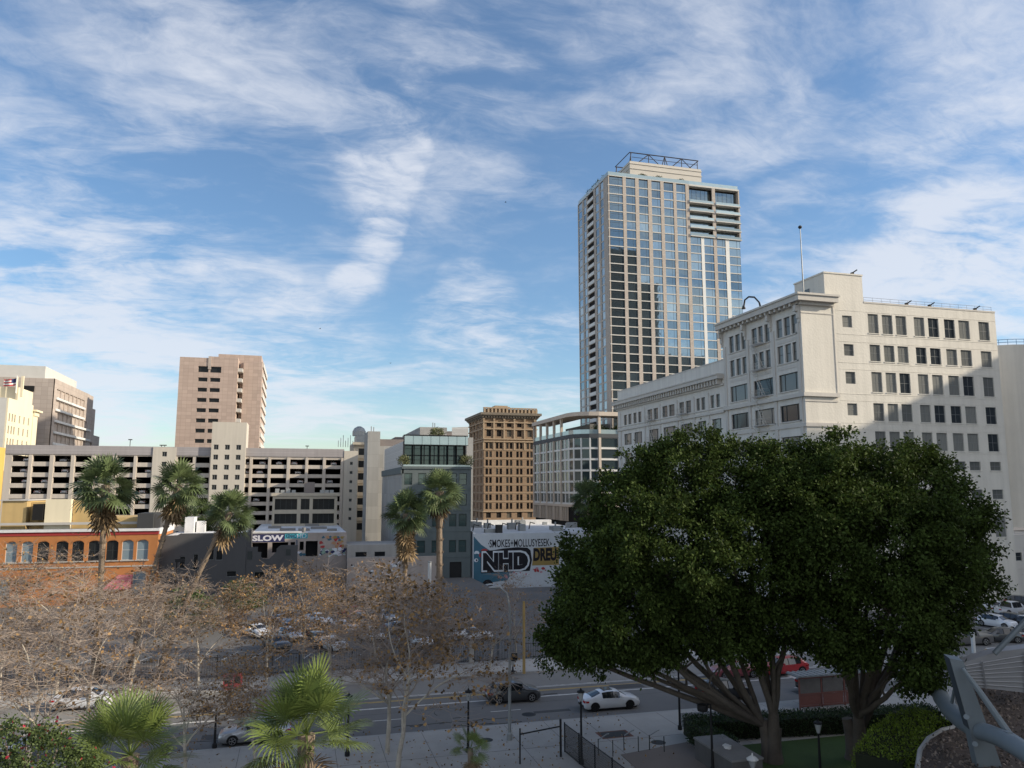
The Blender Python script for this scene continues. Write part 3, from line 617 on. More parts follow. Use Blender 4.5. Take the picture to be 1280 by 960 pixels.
# recessed balconies, top right
for (a, c) in ((edge[12], edge[15]), (edge[16], edge[19])):
    for k in range(6):
        z0 = TH-.4-(k+1)*fl
        if k == 0: continue
        zt_ = z0+fl if k > 1 else z0+2*fl-.5
        pbox(qs, P, a-.1, z0-.15, -3.0, c+.6, z0+.14, .5)
        wins.append(((XT, YT, 0), F, a+.1, z0+.2, c-.1, zt_-.25, 1.5, Style(m_dkframe, g_tower, .08, (.2, .4, .6, .8), (), .08, .06) if k == 1 else st_tower))
        pbox(q2, P, a, z0+.15, .38, c+.4, z0+.95, .43)
pbox(qs, P, edge[12], TH-.5, -3, WT+.5, TH, .1)
qs.build('floor_slab', m_slab, b); q2.build('glass_balustrade', g_rail, b)
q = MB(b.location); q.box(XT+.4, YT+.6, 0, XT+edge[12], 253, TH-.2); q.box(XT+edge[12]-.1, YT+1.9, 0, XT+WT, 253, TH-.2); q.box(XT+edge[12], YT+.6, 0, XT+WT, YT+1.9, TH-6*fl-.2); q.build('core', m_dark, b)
q = MB(b.location); q.box(XT, YT, TH-.15, XT+edge[12], 253.5, TH+.12); q.box(XT+edge[12], YT, TH+.0, XT+WT+.5, 253.5, TH+.12); q.build('roof', m_slab, b)
# left side
YB = 253.6; O = (XT, YB, 0); PS = T(O, Lf); us_ = [YB-atX(tz(x), 330, XT).y for x in (105, 118, 140, 150, 166, 172, 211, 224, 244, 255, 274, 290)]
us_[0] = 0; us_[-1] = YB-YT; qp = MB(b.location); qs = MB(b.location); qb = MB(b.location); qd = MB(b.location)
for i in (0, 2, 4, 6, 8, 10): pbox(qp, PS, us_[i], 0, -.4, us_[i+1], TH, .0)
qp.build('side_pier', m_brickpier, b)
for k in range(NF):
    z0 = TH-.4-(k+1)*fl
    for i in (1, 3, 7, 9): wins.append((O, Lf, us_[i]+.02, z0+.3, us_[i+1]-.02, z0+fl-.05, .15, st_side))
    pbox(qs, PS, .05, z0-.08, -.3, us_[5], z0+.28, -.05); pbox(qs, PS, us_[6], z0-.08, -.3, YB-YT-.05, z0+.28, -.05)
    pbox(qs, PS, us_[5]+.02, z0-.1, -2.5, us_[6]-.02, z0+.15, .15); pbox(qb, PS, us_[5]+.05, z0+.15, .02, us_[6]-.05, z0+1.2, .1)
qs.build('side_floor_slab', m_slab, b); qb.build('balcony_front', m_white, b)
add_windows(b, wins, 100)
q = MB(b.location); q.box(107.4, 234, TH+.1, 135.0, 250, 130.2); 
for z in (122.5, 125, 127.4, 129.2): q.box(107.2, 233.8, z, 135.2, 250.2, z+.25)
q.box(106, 236, TH+.1, 107.38, 249, 127)
q.build('roof_penthouse', mat('penthouse_panel', (.50, .47, .42), .8, .06, .3), b)
q = MB(b.location); z0, z1 = 130.3, 133.5; y = 234.4
for yy in (y, 247):
    q.tube([(107.6, yy, z1), (134.2, yy, z1)], .2, 4); q.tube([(108.4, yy, z0+1.6), (133.8, yy, z0+1.6)], .1, 4)
    for x in (108, 114.8, 121, 127.6, 133.8): q.tube([(x, yy, z0), (x, yy, z1)], .16, 4)
    for x0, x1 in ((114.8, 111), (114.8, 118.6), (127.6, 124), (127.6, 131.2), (121, 120), (121, 122), (108.2, 107.6)): q.tube([(x0, yy, z1), (x1, yy, z0)], .16, 4)
for x in (107.6, 134.2): q.tube([(x, y, z1), (x, 247, z1)], .2, 4)
q.build('steel_crown', mat('crown_steel', (.06, .055, .06), .6, .1), b)
q = MB(b.location)
for (xa, ya, xb, yb) in ((XT, YT+.05, XT+edge[12], YT+.05), (XT+.05, YT, XT+.05, 253), (XT+edge[12], YT+.05, XT+WT, YT+.05)):
    if xa != xb: q.box(xa, ya, TH+.12, xb, ya+.06, TH+1.3)
    else: q.box(xa, ya, TH+.12, xa+.06, yb, TH+1.3)
q.build('roof_balustrade', g_rail, b)
# ------------------------------------------------------------------ curved corner midrise
XM = 79.5; YM = 215.0
b = building('midrise_building', 'white gridded glass mid rise with curved corner and open roof canopy, below the tower', XM, YM)
R_ = 7.0; pl = [(XM, 258.0), (XM, YM+R_)]+[(XM+R_+R_*cos(a), YM+R_+R_*sin(a)) for a in np.linspace(pi, 1.5*pi, 5)[1:-1]]+[(XM+R_, YM), (125, YM)]
def off(pl_, d):   # push a plan line outwards (to its right-hand side seen from above: -normal)
    out = []
    for i, p in enumerate(pl_):
        a = Vector(pl_[max(i-1, 0)]); c = Vector(pl_[min(i+1, len(pl_)-1)]); t = (c-a).normalized(); out.append((p[0]+t.y*d, p[1]-t.x*d))
    return out
wins = []; qf = MB(b.location); qs = MB(b.location)
segs = list(zip(pl[:-1], pl[1:])); ztop = 32.3; fh = 3.3; nfl = 6
for si, (p0, p1) in enumerate(segs):
    v = Vector(p1)-Vector(p0); Lh = v.length; ax = (v.x/Lh, v.y/Lh, 0); O = (p0[0], p0[1], 0); P = T(O, ax)
    if si == 0: n = 5; w = Lh/n; bays = [(k*w+.0, w, True) for k in range(n)]
    elif si == len(segs)-1: n = 6; w = Lh/n; bays = [(k*w, w, False) for k in range(n)]
    else: bays = [(0, Lh, False)]
    for u0, w, two in bays:
        if two or si == len(segs)-1:
            pbox(qf, P, u0, 7.4, -.3, u0+.75, ztop, .32); ql = MB(b.location); pbox(ql, P, u0, 33.6, -.5, u0+.75, 38.9, .25); ql.build('canopy_post', mat('beige_panel', (.50, .43, .36), .8, .05, .3), b); x0 = u0+.75
        else: pbox(qs, P, u0, 12, -.2, u0+.35, ztop, .12); x0 = u0+.35
        x1 = u0+w
        if si == len(segs)-2: x1 -= .1
        for k in range(nfl):
            z0 = ztop-(k+1)*fh
            if two:
                m_ = (x0+x1)/2
                for a, c in ((x0+.2, m_-.3), (m_+.3, x1-.2)): wins.append((O, ax, a, z0+.45, c, z0+fh-.1, .15, Style(m_ltframe, g_mid, .08, (.5,), (), .06, .08) if k == 99 else st_mid))
                pbox(qs, P, m_-.3, z0+.4, -.25, m_+.3, z0+fh, .02)
            else: wins.append((O, ax, x0+.05, z0+.45, x1-.05, z0+fh-.1, .15, st_mid))
            pbox(qs, P, x0, z0-.1, -.3, x1, z0+.4, .1)
        if two:   # tall slotted base
            for kk in range(4): uu = x0+kk*(x1-x0)/4; pbox(qf, P, uu+.0, 7.4, -.2, uu+.5, 12.0, .15)
        pbox(qf, P, u0+.002, 11.7, -.25, u0+w, 12.45, .34)
qf.build('beige_frame', mat('beige_panel', (.50, .43, .36), .8, .05, .3), b); qs.build('white_grid', m_white, b)
add_windows(b, wins, 100)
q = MB(b.location); inn = [(p[0], p[1]) for p in off(pl, -.6)]; q.prism([*inn, (125, 255), (XM+.6, 258)], 0, ztop+.2); q.build('core', m_dark, b)
q = MB(b.location); q.prism([*off(pl, .15), (125, 250), (XM+2, 258)], ztop-.02, 33.5); q.build('terrace_band', mat('dark_fascia', (.07, .075, .08), .7, .1), b)
q = MB(b.location); q.prism([*off(pl, .7), (125, YM+6), (XM+R_+4, YM+6), (XM+6, YM+R_+4), (XM+6, 258)], 38.9, 40.1); q.build('roof_canopy', mat('beige_panel', (0, 0, 0)), b)
q = MB(b.location)
for p0, p1 in segs: v = Vector(p1)-Vector(p0); ax = (v.x/v.length, v.y/v.length, 0); P = T((*p0, 0), ax); pbox(q, P, 0, 33.5, -.12, v.length, 34.8, -.06)
q.build('terrace_rail', g_rail, b)
q = MB(b.location); q.box(XM+9, YM+12, 33.5, 118, 250, 37.5); q.build('set_back_storey', mat('set_back_wall', (.16, .16, .15), .8, .2), b)
# ------------------------------------------------------------------ brown office block
XB, YB2 = 79.8, 335.0; XB1 = 104.6; b = building('brown_office_block', 'ornate brown brick block of the beaux arts kind with deep cornice and arched top windows', XB, YB2)
def bz(y): return atY(637, 500+y*.1042, YB2).z
cols = [atY(575+x*.1042, 555, YB2).x-XB for x in (345, 468, 590, 712, 835)]
zr_ = [(bz(515), bz(585))]; sp_ = bz(515)-bz(617)
zr_ = [(zr_[0][0]-sp_*k, zr_[0][1]-sp_*k) for k in range(8)]
holes = []; ar = []; st_barch = Style(m_dkframe, g_brown, .08, (.5,), (.4,), .07, .06)
wins = []; O = (XB, YB2, 0); WB = XB1-XB; DB = 31.0; OL = (XB, YB2+DB, 0)
ucl = [DB*f for f in (.16, .39, .62, .85)]
for cs, O_, ax_, lst in ((cols, O, F, None), (ucl, OL, Lf, None)):
    hs = []
    for c in cs:
        hs.append((c-1.05, bz(325), c+1.05, bz(255))); wins.append((O_, ax_, *hs[-1], .4, st_barch))
        hs.append((c-1.05, bz(440), c+1.05, bz(365))); wins.append((O_, ax_, *hs[-1], .4, st_brown))
        for t, s in zr_:
            for a, d in ((c-1.45, c-.28), (c+.28, c+1.45)): hs.append((a, s, d, t)); wins.append((O_, ax_, a, s, d, t, .35, st_brown))
        s = zr_[-1][1]-sp_; hs.append((c-1.1, s, c+1.1, s+2.4)); wins.append((O_, ax_, *hs[-1], .35, st_brown))
    q = MB(b.location); wall(q, O_, ax_, WB if ax_ == F else DB, 0, 50.5, hs, .45)
    P = T(O_, ax_)
    for c in cs:   # arch spandrels
        zt, zs = bz(255), bz(290); n = 6
        for sgn in (-1, 1):
            pts = [P(c+sgn*1.05*cos(a), zs+(zt-zs)*sin(a), -.02) for a in np.linspace(0, pi/2, n)]+[P(c+sgn*1.05, zt, -.02)]
            q.poly(pts if sgn < 0 else pts[::-1])
    q.build('brick_wall', m_brown, b)
    q = MB(b.location); Wd = WB if ax_ == F else DB
    for z in (bz(470), bz(500), bz(350), zr_[-1][1]-1.0, zr_[-1][1]-sp_-.9, bz(245)-1.0): pbox(q, P, -.3, z-.25, 0, Wd+.3, z+.25, .45)
    for k in range(1, 8): z = zr_[k][0]+.45; pbox(q, P, .3, z, 0, Wd-.3, z+.3, .18)
    gaps = [(cs[i]+cs[i+1])/2 for i in range(len(cs)-1)]+[cs[0]-2.4, cs[-1]+2.4]
    for g in gaps: pbox(q, P, g-.35, bz(465), 0, g+.35, bz(245), .4); pbox(q, P, g-.45, bz(245), .0, g+.45, bz(245)+.7, .6); pbox(q, P, g-.3, bz(600), 0, g+.3, bz(505), .25)
    q.build('stone_band', m_terra, b)
add_windows(b, wins, 100)
q = MB(b.location); q.box(XB-.5, YB2-.5, 48.6, XB1+.5, YB2+DB, 49.6); q.box(XB-1.3, YB2-1.3, 49.6, XB1+1.3, YB2+DB+1, 50.1); q.box(XB-1.9, YB2-1.9, 50.1, XB1+1.9, YB2+DB+1.5, 51.2)
for k in range(21): x = XB-.9+k*1.3; q.box(x, YB2-1.2, 49.05, x+.55, YB2-.49, 49.6)
for k in range(25): y = YB2+k*1.25; q.box(XB-1.2, y, 49.05, XB-.49, y+.55, 49.6)
q.build('cornice', m_cornice, b)
q = MB(b.location); q.box(XB, YB2, 50.9, XB1, YB2+DB, 51.4)
for k in range(15): x = XB+k*1.75; q.box(x, YB2+.1, 51.3, x+.8, YB2+.7, 53.2)
q.box(XB-.2, YB2-.0, 53.2, XB1+.2, YB2+.9, 53.7); q.box(XB, YB2+1.2, 51.3, XB1, YB2+1.5, 53.1); q.build('parapet', m_terra, b)
q = MB(b.location); q.box(86.5, YB2+6, 51.4, 92.5, YB2+12, 55.2); q.box(85.5, YB2+5, 54.1, 93.3, YB2+13, 54.6); q.build('roof_house', m_terra, b)
# ------------------------------------------------------------------ teal grey block with glazed penthouse
XG, YG = 19.5, 150.0; XG1 = 33.2; b = building('teal_office_block', 'teal grey painted block with a green glazed penthouse, behind two fan palms', XG, YG)
ccx = [(504.5, 514.5), (522, 532), (540, 550), (561.5, 570.5), (573.5, 583.2)]; rws = [(591.5, 606), (617.5, 632.5), (642.5, 658.5), (675.5, 691)]
hs = [(atY(a, 640, YG).x-XG, atY(545, s, YG).z, atY(c, 640, YG).x-XG, atY(545, t, YG).z) for a, c in ccx for t, s in rws]
zp = atY(545, 583, YG).z; door = (atY(562, 705, YG).x-XG, 0, atY(577, 705, YG).x-XG, 3.0)
q = MB(b.location); wall(q, (XG, YG, 0), F, XG1-XG, 0, zp, hs+[door], .3); q.quad((XG1, YG, 0), (XG1, 186, 0), (XG1, 186, zp), (XG1, YG, zp)); q.quad((XG, YG, zp-.3), (XG1, YG, zp-.3), (XG1, 186, zp-.3), (XG, 186, zp-.3))
for t, s in rws: z = atY(545, s, YG).z; q.box(XG, YG-.08, z-.95, XG1, YG-.002, z-.75)
q.box(XG-.1, YG-.2, zp-.5, XG1+.1, YG-.002, zp-.15); q.build('painted_wall', m_teal, b)
q = MB(b.location); pbox(q, T((XG, YG, 0), F), door[0], 0, -.29, door[2], 3, -.25); q.build('door', m_black, b)
add_windows(b, [((XG, YG, 0), F, *h, .22, st_teal) for h in hs])
q = MB(b.location); wall(q, (XG, 186, 0), Lf, 36, 0, 20.0, [], .3); q.build('grooved_side_wall', m_greyg, b)
q = MB(b.location); pbox(q, T((XG, 186, 0), Lf), 0, 20.0, -.3, 36, 21.3, .25); q.build('side_cornice', m_teal, b)
q = MB(b.location); wall(q, (XG+.4, 186, 0), Lf, 33.6, 21.3, 26.4, [], .2); q.quad((XG+.4, 186, 26.4), (XG+.4, 152.4, 26.4), (XG1-.6, 152.4, 26.4), (XG1-.6, 186, 26.4)); q.build('metal_clad_storey', m_metalw, b)
gl = [((XG+.6, YG+2.2, 0), F, x, z0, x+1.98, z1, 0, st_pent) for x in np.arange(0, 11.9, 2.0) for z0, z1 in ((21.1, 23.6), (23.65, 25.6))]
q = MB(b.location); q.box(XG+.45, YG+2.25, 21, XG1-.75, 156, 26.3); q.build('penthouse_core', m_dark, b)
add_windows(b, gl, name='penthouse_window')
gl = MB(b.location)
for k in range(8): gl.box(XG+.45+k*1.75, YG+1.0, 21.2, XG+.5+k*1.75, YG+2.15, 27.6)
gl.box(XG+.4, YG+.95, 27.5, XG1-.4, YG+2.15, 27.65); gl.box(XG+.4, YG+.9, 25.6, XG1-.4, YG+.96, 25.7); gl.build('steel_frame', m_black, b)
q = MB(b.location); q.box(XG+.45, YG+1.02, 25.75, XG1-.5, YG+1.06, 27.4); q.box(XG+.2, YG+.05, 21.3, XG1-.2, YG+.1, 21.75); q.build('glass_balustrade', g_rail, b)
q = MB(b.location); q.poly([(29.8, YG+3, 27.6), (33.2, YG+3, 27.6), (33.2, YG+3, 29.6), (29.8, YG+3, 29.4)]); q.poly([(24.5, YG+4, 27.4), (33.3, YG+4, 29.5), (33.3, YG+13, 29.5), (24.5, YG+13, 27.4)]); q.box(25, YG+4.2, 26.2, 33, YG+12, 27.38); q.build('sloping_roof', m_metalw, b)
# ------------------------------------------------------------------ windowless concrete block behind
b = building('concrete_block', 'windowless grey concrete block stepping up behind the teal grey block', 17, 195)
q = MB(b.location); q.box(16.6, 195, 0, 19.7, 205, 31.4); q.box(19.0, 196.2, 0, 30.0, 230, 27.8); q.box(29.8, 195.6, 0, 36.8, 230, 32.8); q.box(41.9, 195, 0, 43.6, 210, 30.3); q.box(36.8, 196.5, 0, 42, 225, 27.5)
q.build('wall', m_greyg, b)
q = MB(b.location); q.box(19.7, 197, 27.8, 29.8, 228, 29.6); q.box(24.2, 201, 29.6, 29.7, 222, 30.5); q.box(36.81, 197.5, 27.5, 41.2, 222, 32.0); q.build('upper_storey', m_purple, b)
q = MB(b.location)
for x, y, z in ((17.6, 197, 31.4), (18.4, 199, 31.4), (28.2, 199, 29.6), (29.0, 200, 29.6), (33.5, 198, 32.8), (34.2, 199, 32.8)): q.tube([(x, y, z), (x, y, z+1.4)], .12, 5)
q.build('vent_pipe', m_galv, b)
b = building('narrow_old_block', 'narrow old block with stacked windows wedged between garage and concrete block', 15.5, 255)
zt = atY(452, 553, 255).z; xa, xb = atY(441, 600, 255).x, atY(470, 600, 255).x
q = MB(b.location); hs = [(a, z, a+2.4, z+2.2) for a in (1.6, 4.7) for z in np.arange(4, zt-4, 4.0)]; wall(q, (xa, 255, 0), F, xb-xa, 0, zt, hs, .4); q.box(xa, 255.6, 0, xb, 275, zt)
for z in np.arange(7, zt, 4.0): q.box(xa, 254.6, z-.1, xb, 254.98, z+.25)
q.box(xa-.4, 254, zt-.8, xb+.4, 254.97, zt); q.build('wall', m_beige, b); add_windows(b, [((xa, 255, 0), F, *h, .3, st_plain) for h in hs])
q = MB(b.location); q.box(xa+1, 258, zt, xb-3, 268, zt+2.5); q.lathe([(2.2, 0), (2.2, 1.5), (1.6, 2.6), (.6, 3.2)], (atY(449, 540, 260).x, 260, zt+2.4), 12); q.build('roof_tank', m_galv, b)
q = MB(b.location)
for k in range(7): x = atY(423+k*3, 545, 258).x; q.tube([(x, 257, zt-1.5), (x, 257, zt+.6+.9*(k % 3))], .09, 4)
q.build('antenna', m_galv, b)
# ------------------------------------------------------------------ parking garage
YP = 235.0; gx = lambda x, y=575: atY(x, y, YP).x; gz = lambda y, x=230: atY(x, y, YP).z
XP = gx(6); XP1 = gx(447); b = building('parking_garage', 'long cream concrete parking garage with open decks and two stair towers', XP, YP)
left = [(15, 35.6), (41, 62), (68, 88.5), (94, 114), (120, 140), (147, 167), (171.5, 190)]; right = [(304.5, 312), (316, 335), (339, 358.4), (363, 381.5), (385.5, 403.4), (407.5, 426)]
mid = [(222, 241), (245, 262)]
rowsL = [(571+12.9*k, 578.6+12.9*k) for k in range(7)]; rowsR = [(573+11.9*k, 580.2+11.9*k) for k in range(8)]
hs = [(gx(a)-XP, gz(s), gx(c)-XP, gz(t)) for a, c in left+mid for t, s in rowsL]+[(gx(a)-XP, gz(s), gx(c)-XP, gz(t)) for a, c in right for t, s in rowsR]
zpar = gz(558.8); zb0 = gz(569.5)
q = MB(b.location); wall(q, (XP, YP, 0), F, XP1-XP, 0, zb0, hs, .6); q.quad((XP, YP+50, 0), (XP, YP, 0), (XP, YP, zb0), (XP, YP+50, zb0)); q.quad((XP1, YP, 0), (XP1, YP+50, 0), (XP1, YP+50, zpar), (XP1, YP, zpar))
P = T((XP, YP, 0), F)
for lst in (left, right):
    for i in range(len(lst)): u0 = gx(lst[i][1])-XP; u1 = (gx(lst[i+1][0])-XP) if i+1 < len(lst) else u0+.9; pbox(q, P, u0+.12, 0, .0, u1-.12, zb0-.2, .35)
q.build('facade', m_garage, b)
q = MB(b.location); q.box(XP, YP-.25, zb0, gx(430), YP+.4, zpar); q.box(XP, YP+.4, zb0+.2, XP1, YP+50, zb0+.6); q.build('parapet', m_garageband, b)
q = MB(b.location)
for t, s in rowsL: z = gz(s); q.box(XP+.3, YP+.61, z-.5, gx(300), YP+45, z-.05)
for t, s in rowsR: z = gz(s); q.box(gx(303), YP+.61, z-.5, XP1-.3, YP+45, z-.05)
q.build('deck', m_garage, b)
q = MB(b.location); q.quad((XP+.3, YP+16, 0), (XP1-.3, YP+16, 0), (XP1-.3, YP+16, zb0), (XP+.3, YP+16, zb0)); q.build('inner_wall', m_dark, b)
st_gw = Style(m_greyframe, g_dark, .1, (.5,), (), .08, .06)
def stair_tower(x0, x1, top, cols_, rows_, fwd):
    o = MB(b.location); Xa, Xb = gx(x0), gx(x1); zt = gz(top); hs = [(gx(a)-Xa, gz(s), gx(c)-Xa, gz(t)) for a, c in cols_ for t, s in rows_]
    wall(o, (Xa, YP-fwd, 0), F, Xb-Xa, 0, zt, hs, .3); o.quad((Xa, YP+8, 0), (Xa, YP-fwd, 0), (Xa, YP-fwd, zt), (Xa, YP+8, zt)); o.quad((Xb, YP-fwd, 0), (Xb, YP+8, 0), (Xb, YP+8, zt), (Xb, YP-fwd, zt)); o.quad((Xa, YP-fwd, zt), (Xb, YP-fwd, zt), (Xb, YP+8, zt), (Xa, YP+8, zt))
    o.quad((Xb, YP+8, 0), (Xa, YP+8, 0), (Xa, YP+8, zt), (Xb, YP+8, zt))
    o.build('stair_tower', m_garagetower, b); return [((Xa, YP-fwd, 0), F, *h, .25, st_gw) for h in hs]
w1 = stair_tower(191, 220, 559.5, [(202.5, 208.5)], [(565, 571), (577.5, 583.5)], .5)
w2 = stair_tower(264, 307, 527, [(267, 273), (281, 287), (295, 301)], [(555.5+12.6*k, 561.8+12.6*k) for k in range(8)], 1.6)
w3 = stair_tower(430, 447.5, 561, [(437.5, 441)], [(575.5+12.1*k, 579.5+12.1*k) for k in range(7)], .4)
add_windows(b, w1+w2+w3)
q = MB(b.location)
for x, h in ((163, 549), (384, 557), (202, 556), (206, 556)): p = atY(x, h, YP+3); q.tube([(p.x, p.y, zb0), (p.x, p.y, p.z)], .09, 4); q.box(p.x-.5, p.y-.2, p.z-.25, p.x+.5, p.y+.2, p.z)
q.build('roof_light', m_iron, b)
# ------------------------------------------------------------------ granite towers
YK = 330.0; kx = lambda x, y=480: atY(x, y, YK).x; kz = lambda y, x=275: atY(x, y, YK).z
b = building('granite_tower', 'pink granite office tower with a notched top above the parking garage', kx(222), YK)
Xa = kx(223); Xm = kx(295, 500); Xe = kx(326); O = (Xa, YK, 0); hs = []; zt = kz(448)
cw = [(247.3, 259), (262.3, 275)]
for k in range(12):
    for a, c in cw:
        if k == 0: hs.append((kx(a-.6)-Xa, kz(466), kx(c+.6)-Xa, kz(458.5)))
        else: hs.append((kx(a)-Xa, kz(477.5+12.75*(k-1)), kx(c)-Xa, kz(472.5+12.75*(k-1))))
q = MB(b.location); wall(q, O, F, Xm-Xa, 0, zt, hs, .8); q.box(Xa, YK+1, 0, Xm, YK+30, zt-.01)
xn = kx(259); q.box(kx(262), YK-.02, zt, Xm, YK+28, kz(446)); q.build('granite_wall', m_pink, b)
q = MB(b.location); q.box(kx(302), YK+6, 0, Xe, YK+50, kz(447)); q.box(kx(297.5), YK+8, 0, kx(303), YK+40, kz(450)); q.box(kx(268), YK+10, 60, kx(324), YK+45, kz(437.5)); q.build('granite_core', m_pink, b)
q = MB(b.location)
for k in range(12): z = kz(460+12.75*k); q.box(Xm+.01, YK+2, z-.9, kx(302)-.01, YK+8, z+.5)
q.build('corner_balcony', m_slab, b)
q = MB(b.location); q.box(xn, YK-.3, kz(462), xn+1.1, YK+2, kz(446)); q.build('notch_pier', m_pinkd, b)
wins = [(O, F, *h, .7, st_plain) for h in hs]
q = MB(b.location)
for k in range(12): z = kz(455+12.75*k, 326); q.box(Xe, YK+9, z, Xe+.5, YK+50, z+1.9)
q.build('side_spandrel', m_slab, b)
add_windows(b, wins)
YS_ = 300.0; kx2 = lambda x, y=480: atY(x, y, YS_).x; kz2 = lambda y, x=60: atY(x, y, YS_).z
Xr = kx2(68.5); b = building('stone_tower', 'stepped stone office tower with ribbon windows on its sunlit side', Xr-30, YS_)
zt = kz2(473); q = MB(b.location); q.box(Xr-60, YS_, 0, Xr-.4, YS_+55, zt); q.build('stone_wall', m_pinkd, b)
q = MB(b.location); q.box(Xr-60, YS_+2, zt, kx2(53), YS_+42, kz2(457)); q.build('roof_storey', m_slab, b)
q = MB(b.location); q.box(kx2(30), YS_-.35, kz2(490), kx2(43.5), YS_-.005, kz2(483)); q.build('dark_slot', m_dark, b)
q = MB(b.location)
for k in range(7): z1 = kz2(485+14.2*k, 70); q.box(Xr+.01, YS_+2.5, z1-3.75, Xr+.45, YS_+(45 if k < 2 else 56 if k < 4 else 66)-4.5, z1-2.95)
q.build('pale_spandrel', m_white, b)
zst = [(0, 47, zt), (47, 58, zt-5.2), (58, 68, zt-16)]; qd = MB(b.location); holesR = []; wins = []
for k in range(7):
    z1 = kz2(485+14.2*k, 70); z0 = z1-2.9; y1 = 45 if k < 2 else 56 if k < 4 else 66
    for y in np.arange(3, y1-5, 5.4): holesR.append((y, z0, y+5.0, z1))
for y0, y1, z in zst:
    q = MB(b.location); OR = (Xr, YS_+y0, 0); hh = [(h[0]-y0, h[1], h[2]-y0, h[3]) for h in holesR if y0-.01 <= h[0] and h[2] <= y1+.01]
    wall(q, OR, Rf, y1-y0, 0, z, hh, .9)
    if y0: q.box(Xr-40, YS_+y0, 0, Xr-1, YS_+y1, z)
    q.quad((Xr, YS_+y0, z), (Xr, YS_+y1, z), (Xr-1, YS_+y1, z), (Xr-1, YS_+y0, z)); q.quad((Xr, YS_+y1, 0), (Xr-1, YS_+y1, 0), (Xr-1, YS_+y1, z), (Xr, YS_+y1, z))
    q.build('sunlit_wall', m_pinkd, b); wins += [(OR, Rf, *h, .8, st_strip) for h in hh]
add_windows(b, wins)
YC = 265.0; cx_ = lambda x, y=520: atY(x, y, YC).x; Xc = cx_(9); czz = lambda y, x=8: atY(x, y, YC).z
b = building('cream_block', 'cream art deco block with narrow windows and a corner cornice at the left edge', Xc-15, YC)
zt = czz(497); q = MB(b.location); q.box(Xc-40, YC, 0, Xc-.5, YC+24, zt); q.build('shaded_wall', m_slab, b)
YE = atX(40, 530, Xc).y-YC; hs = []
for k in range(6):
    zz = zt-4.6-k*3.8
    for y in np.array([.06, .17, .27, .45, .63, .82])*YE: hs.append((y, zz-2.4, y+1.1, zz))
q = MB(b.location); wall(q, (Xc, YC, 0), Rf, YE, 0, zt, hs, .35); q.quad((Xc, YC+YE, 0), (Xc-.5, YC+YE, 0), (Xc-.5, YC+YE, zt), (Xc, YC+YE, zt)); q.quad((Xc-.5, YC, 0), (Xc, YC, 0), (Xc, YC, zt), (Xc-.5, YC, zt))
q.box(Xc-6, YC+YE*.33, zt, Xc+.0, YC+YE*.93, zt+4.2); q.box(Xc-18, YC+3, zt, Xc-7, YC+18, zt+2.5); q.build('sunlit_wall', m_cream, b)
add_windows(b, [((Xc, YC, 0), Rf, *h, .3, st_plain) for h in hs])
q = MB(b.location); ye = YC+YE; q.box(Xc-1, ye-.5, zt-2.0, Xc+1.2, ye+6, zt-1.4); q.box(Xc-1, ye+.1, zt-3.4, Xc+.5, ye+5, zt-2.01); q.box(Xc-1, ye+.05, 0, Xc+.2, ye+4.5, zt-3.4); q.build('cornice', m_cream, b)
q = MB(b.location); p = atY(28, 474, YC+6); q.box(p.x-.35, p.y, zt+1, p.x+.35, p.y+.7, p.z+1); p2 = atY(22, 471, YC+6); q.tube([(p2.x, p2.y, zt+2), (p2.x, p2.y, p2.z)], .25, 6); q.build('roof_mast', m_cream, b)
fl_ = MB(); fx = atY(20, 479, YC+5); n = 8
for i in range(n):
    for j in range(5):
        c = [(fx.x-3.4*ii/n, fx.y+.3*sin(ii*1.1), fx.z+1.6-2.2*jj/5-.5*sin(ii/n*2)) for ii, jj in ((i, j), (i+1, j), (i+1, j+1), (i, j+1))]
        fl_.m = 2 if (i < 3 and j < 3) else j % 2; fl_.quad(*c)
o = fl_.build('flag', [m_mred, m_white, m_navy]); tag(o, 'small red and white striped flag with a blue corner above the cream block', 'flag')
q = MB(); q.tube([(fx.x+.1, fx.y, zt+2), (fx.x+.1, fx.y, fx.z+2.4)], .12, 5); q.build('flag_staff', m_white, o)
# ------------------------------------------------------------------ low buildings of the next street
b = building('yellow_block', 'sliver of a yellow plastered block at the very left edge', -56, 160)
p = atY(7, 560, 172); q = MB(b.location); hs = [(6.2+k*0, 20.0, 8.3, 22.2) for k in range(1)]; wall(q, (p.x-12, 160, 0), F, 12, 0, p.z, [(8, 17.4, 9.6, 20), (10.4, 20.4, 11.4, 22.4)], .4); q.quad((p.x, 160, 0), (p.x, 172, 0), (p.x, 172, p.z), (p.x, 160, p.z)); q.quad((p.x-12, 160, p.z), (p.x, 160, p.z), (p.x, 172, p.z), (p.x-12, 172, p.z)); q.box(p.x-12, 160.6, 0, p.x-.3, 171, p.z-.2); q.build('wall', m_yell, b)
b = building('ochre_block', 'ochre plastered roof storey with an open bay behind the orange building', -42, 148)
q = MB(b.location); hx = lambda x: atY(x, 640, 148).x; hz = lambda y: atY(60, y, 148).z
q.box(hx(2), 148, 0, hx(33), 160, hz(626)); q.box(hx(33.2), 150, 0, hx(58), 162, hz(628)); q.box(hx(90), 148.6, 0, hx(112), 162, hz(625)); q.box(hx(112.2), 149, 0, hx(176), 162, hz(648)); q.build('ochre_wall', m_ochre, b)
q = MB(b.location); q.box(hx(57), 147.6, 0, hx(89), 149, hz(624)); q.build('bright_wall', m_cream, b)
q = MB(b.location); q.box(hx(2)-.3, 147.7, hz(626), hx(33)+.2, 160.3, hz(624.5)); q.box(hx(-4), 147, hz(656), hx(176), 147.5, hz(653)); q.build('coping', m_concl, b)
q = MB(b.location); q.box(hx(42), 147.4, hz(650), hx(55), 149.95, hz(630)); q.build('dark_doorway', m_dark, b)
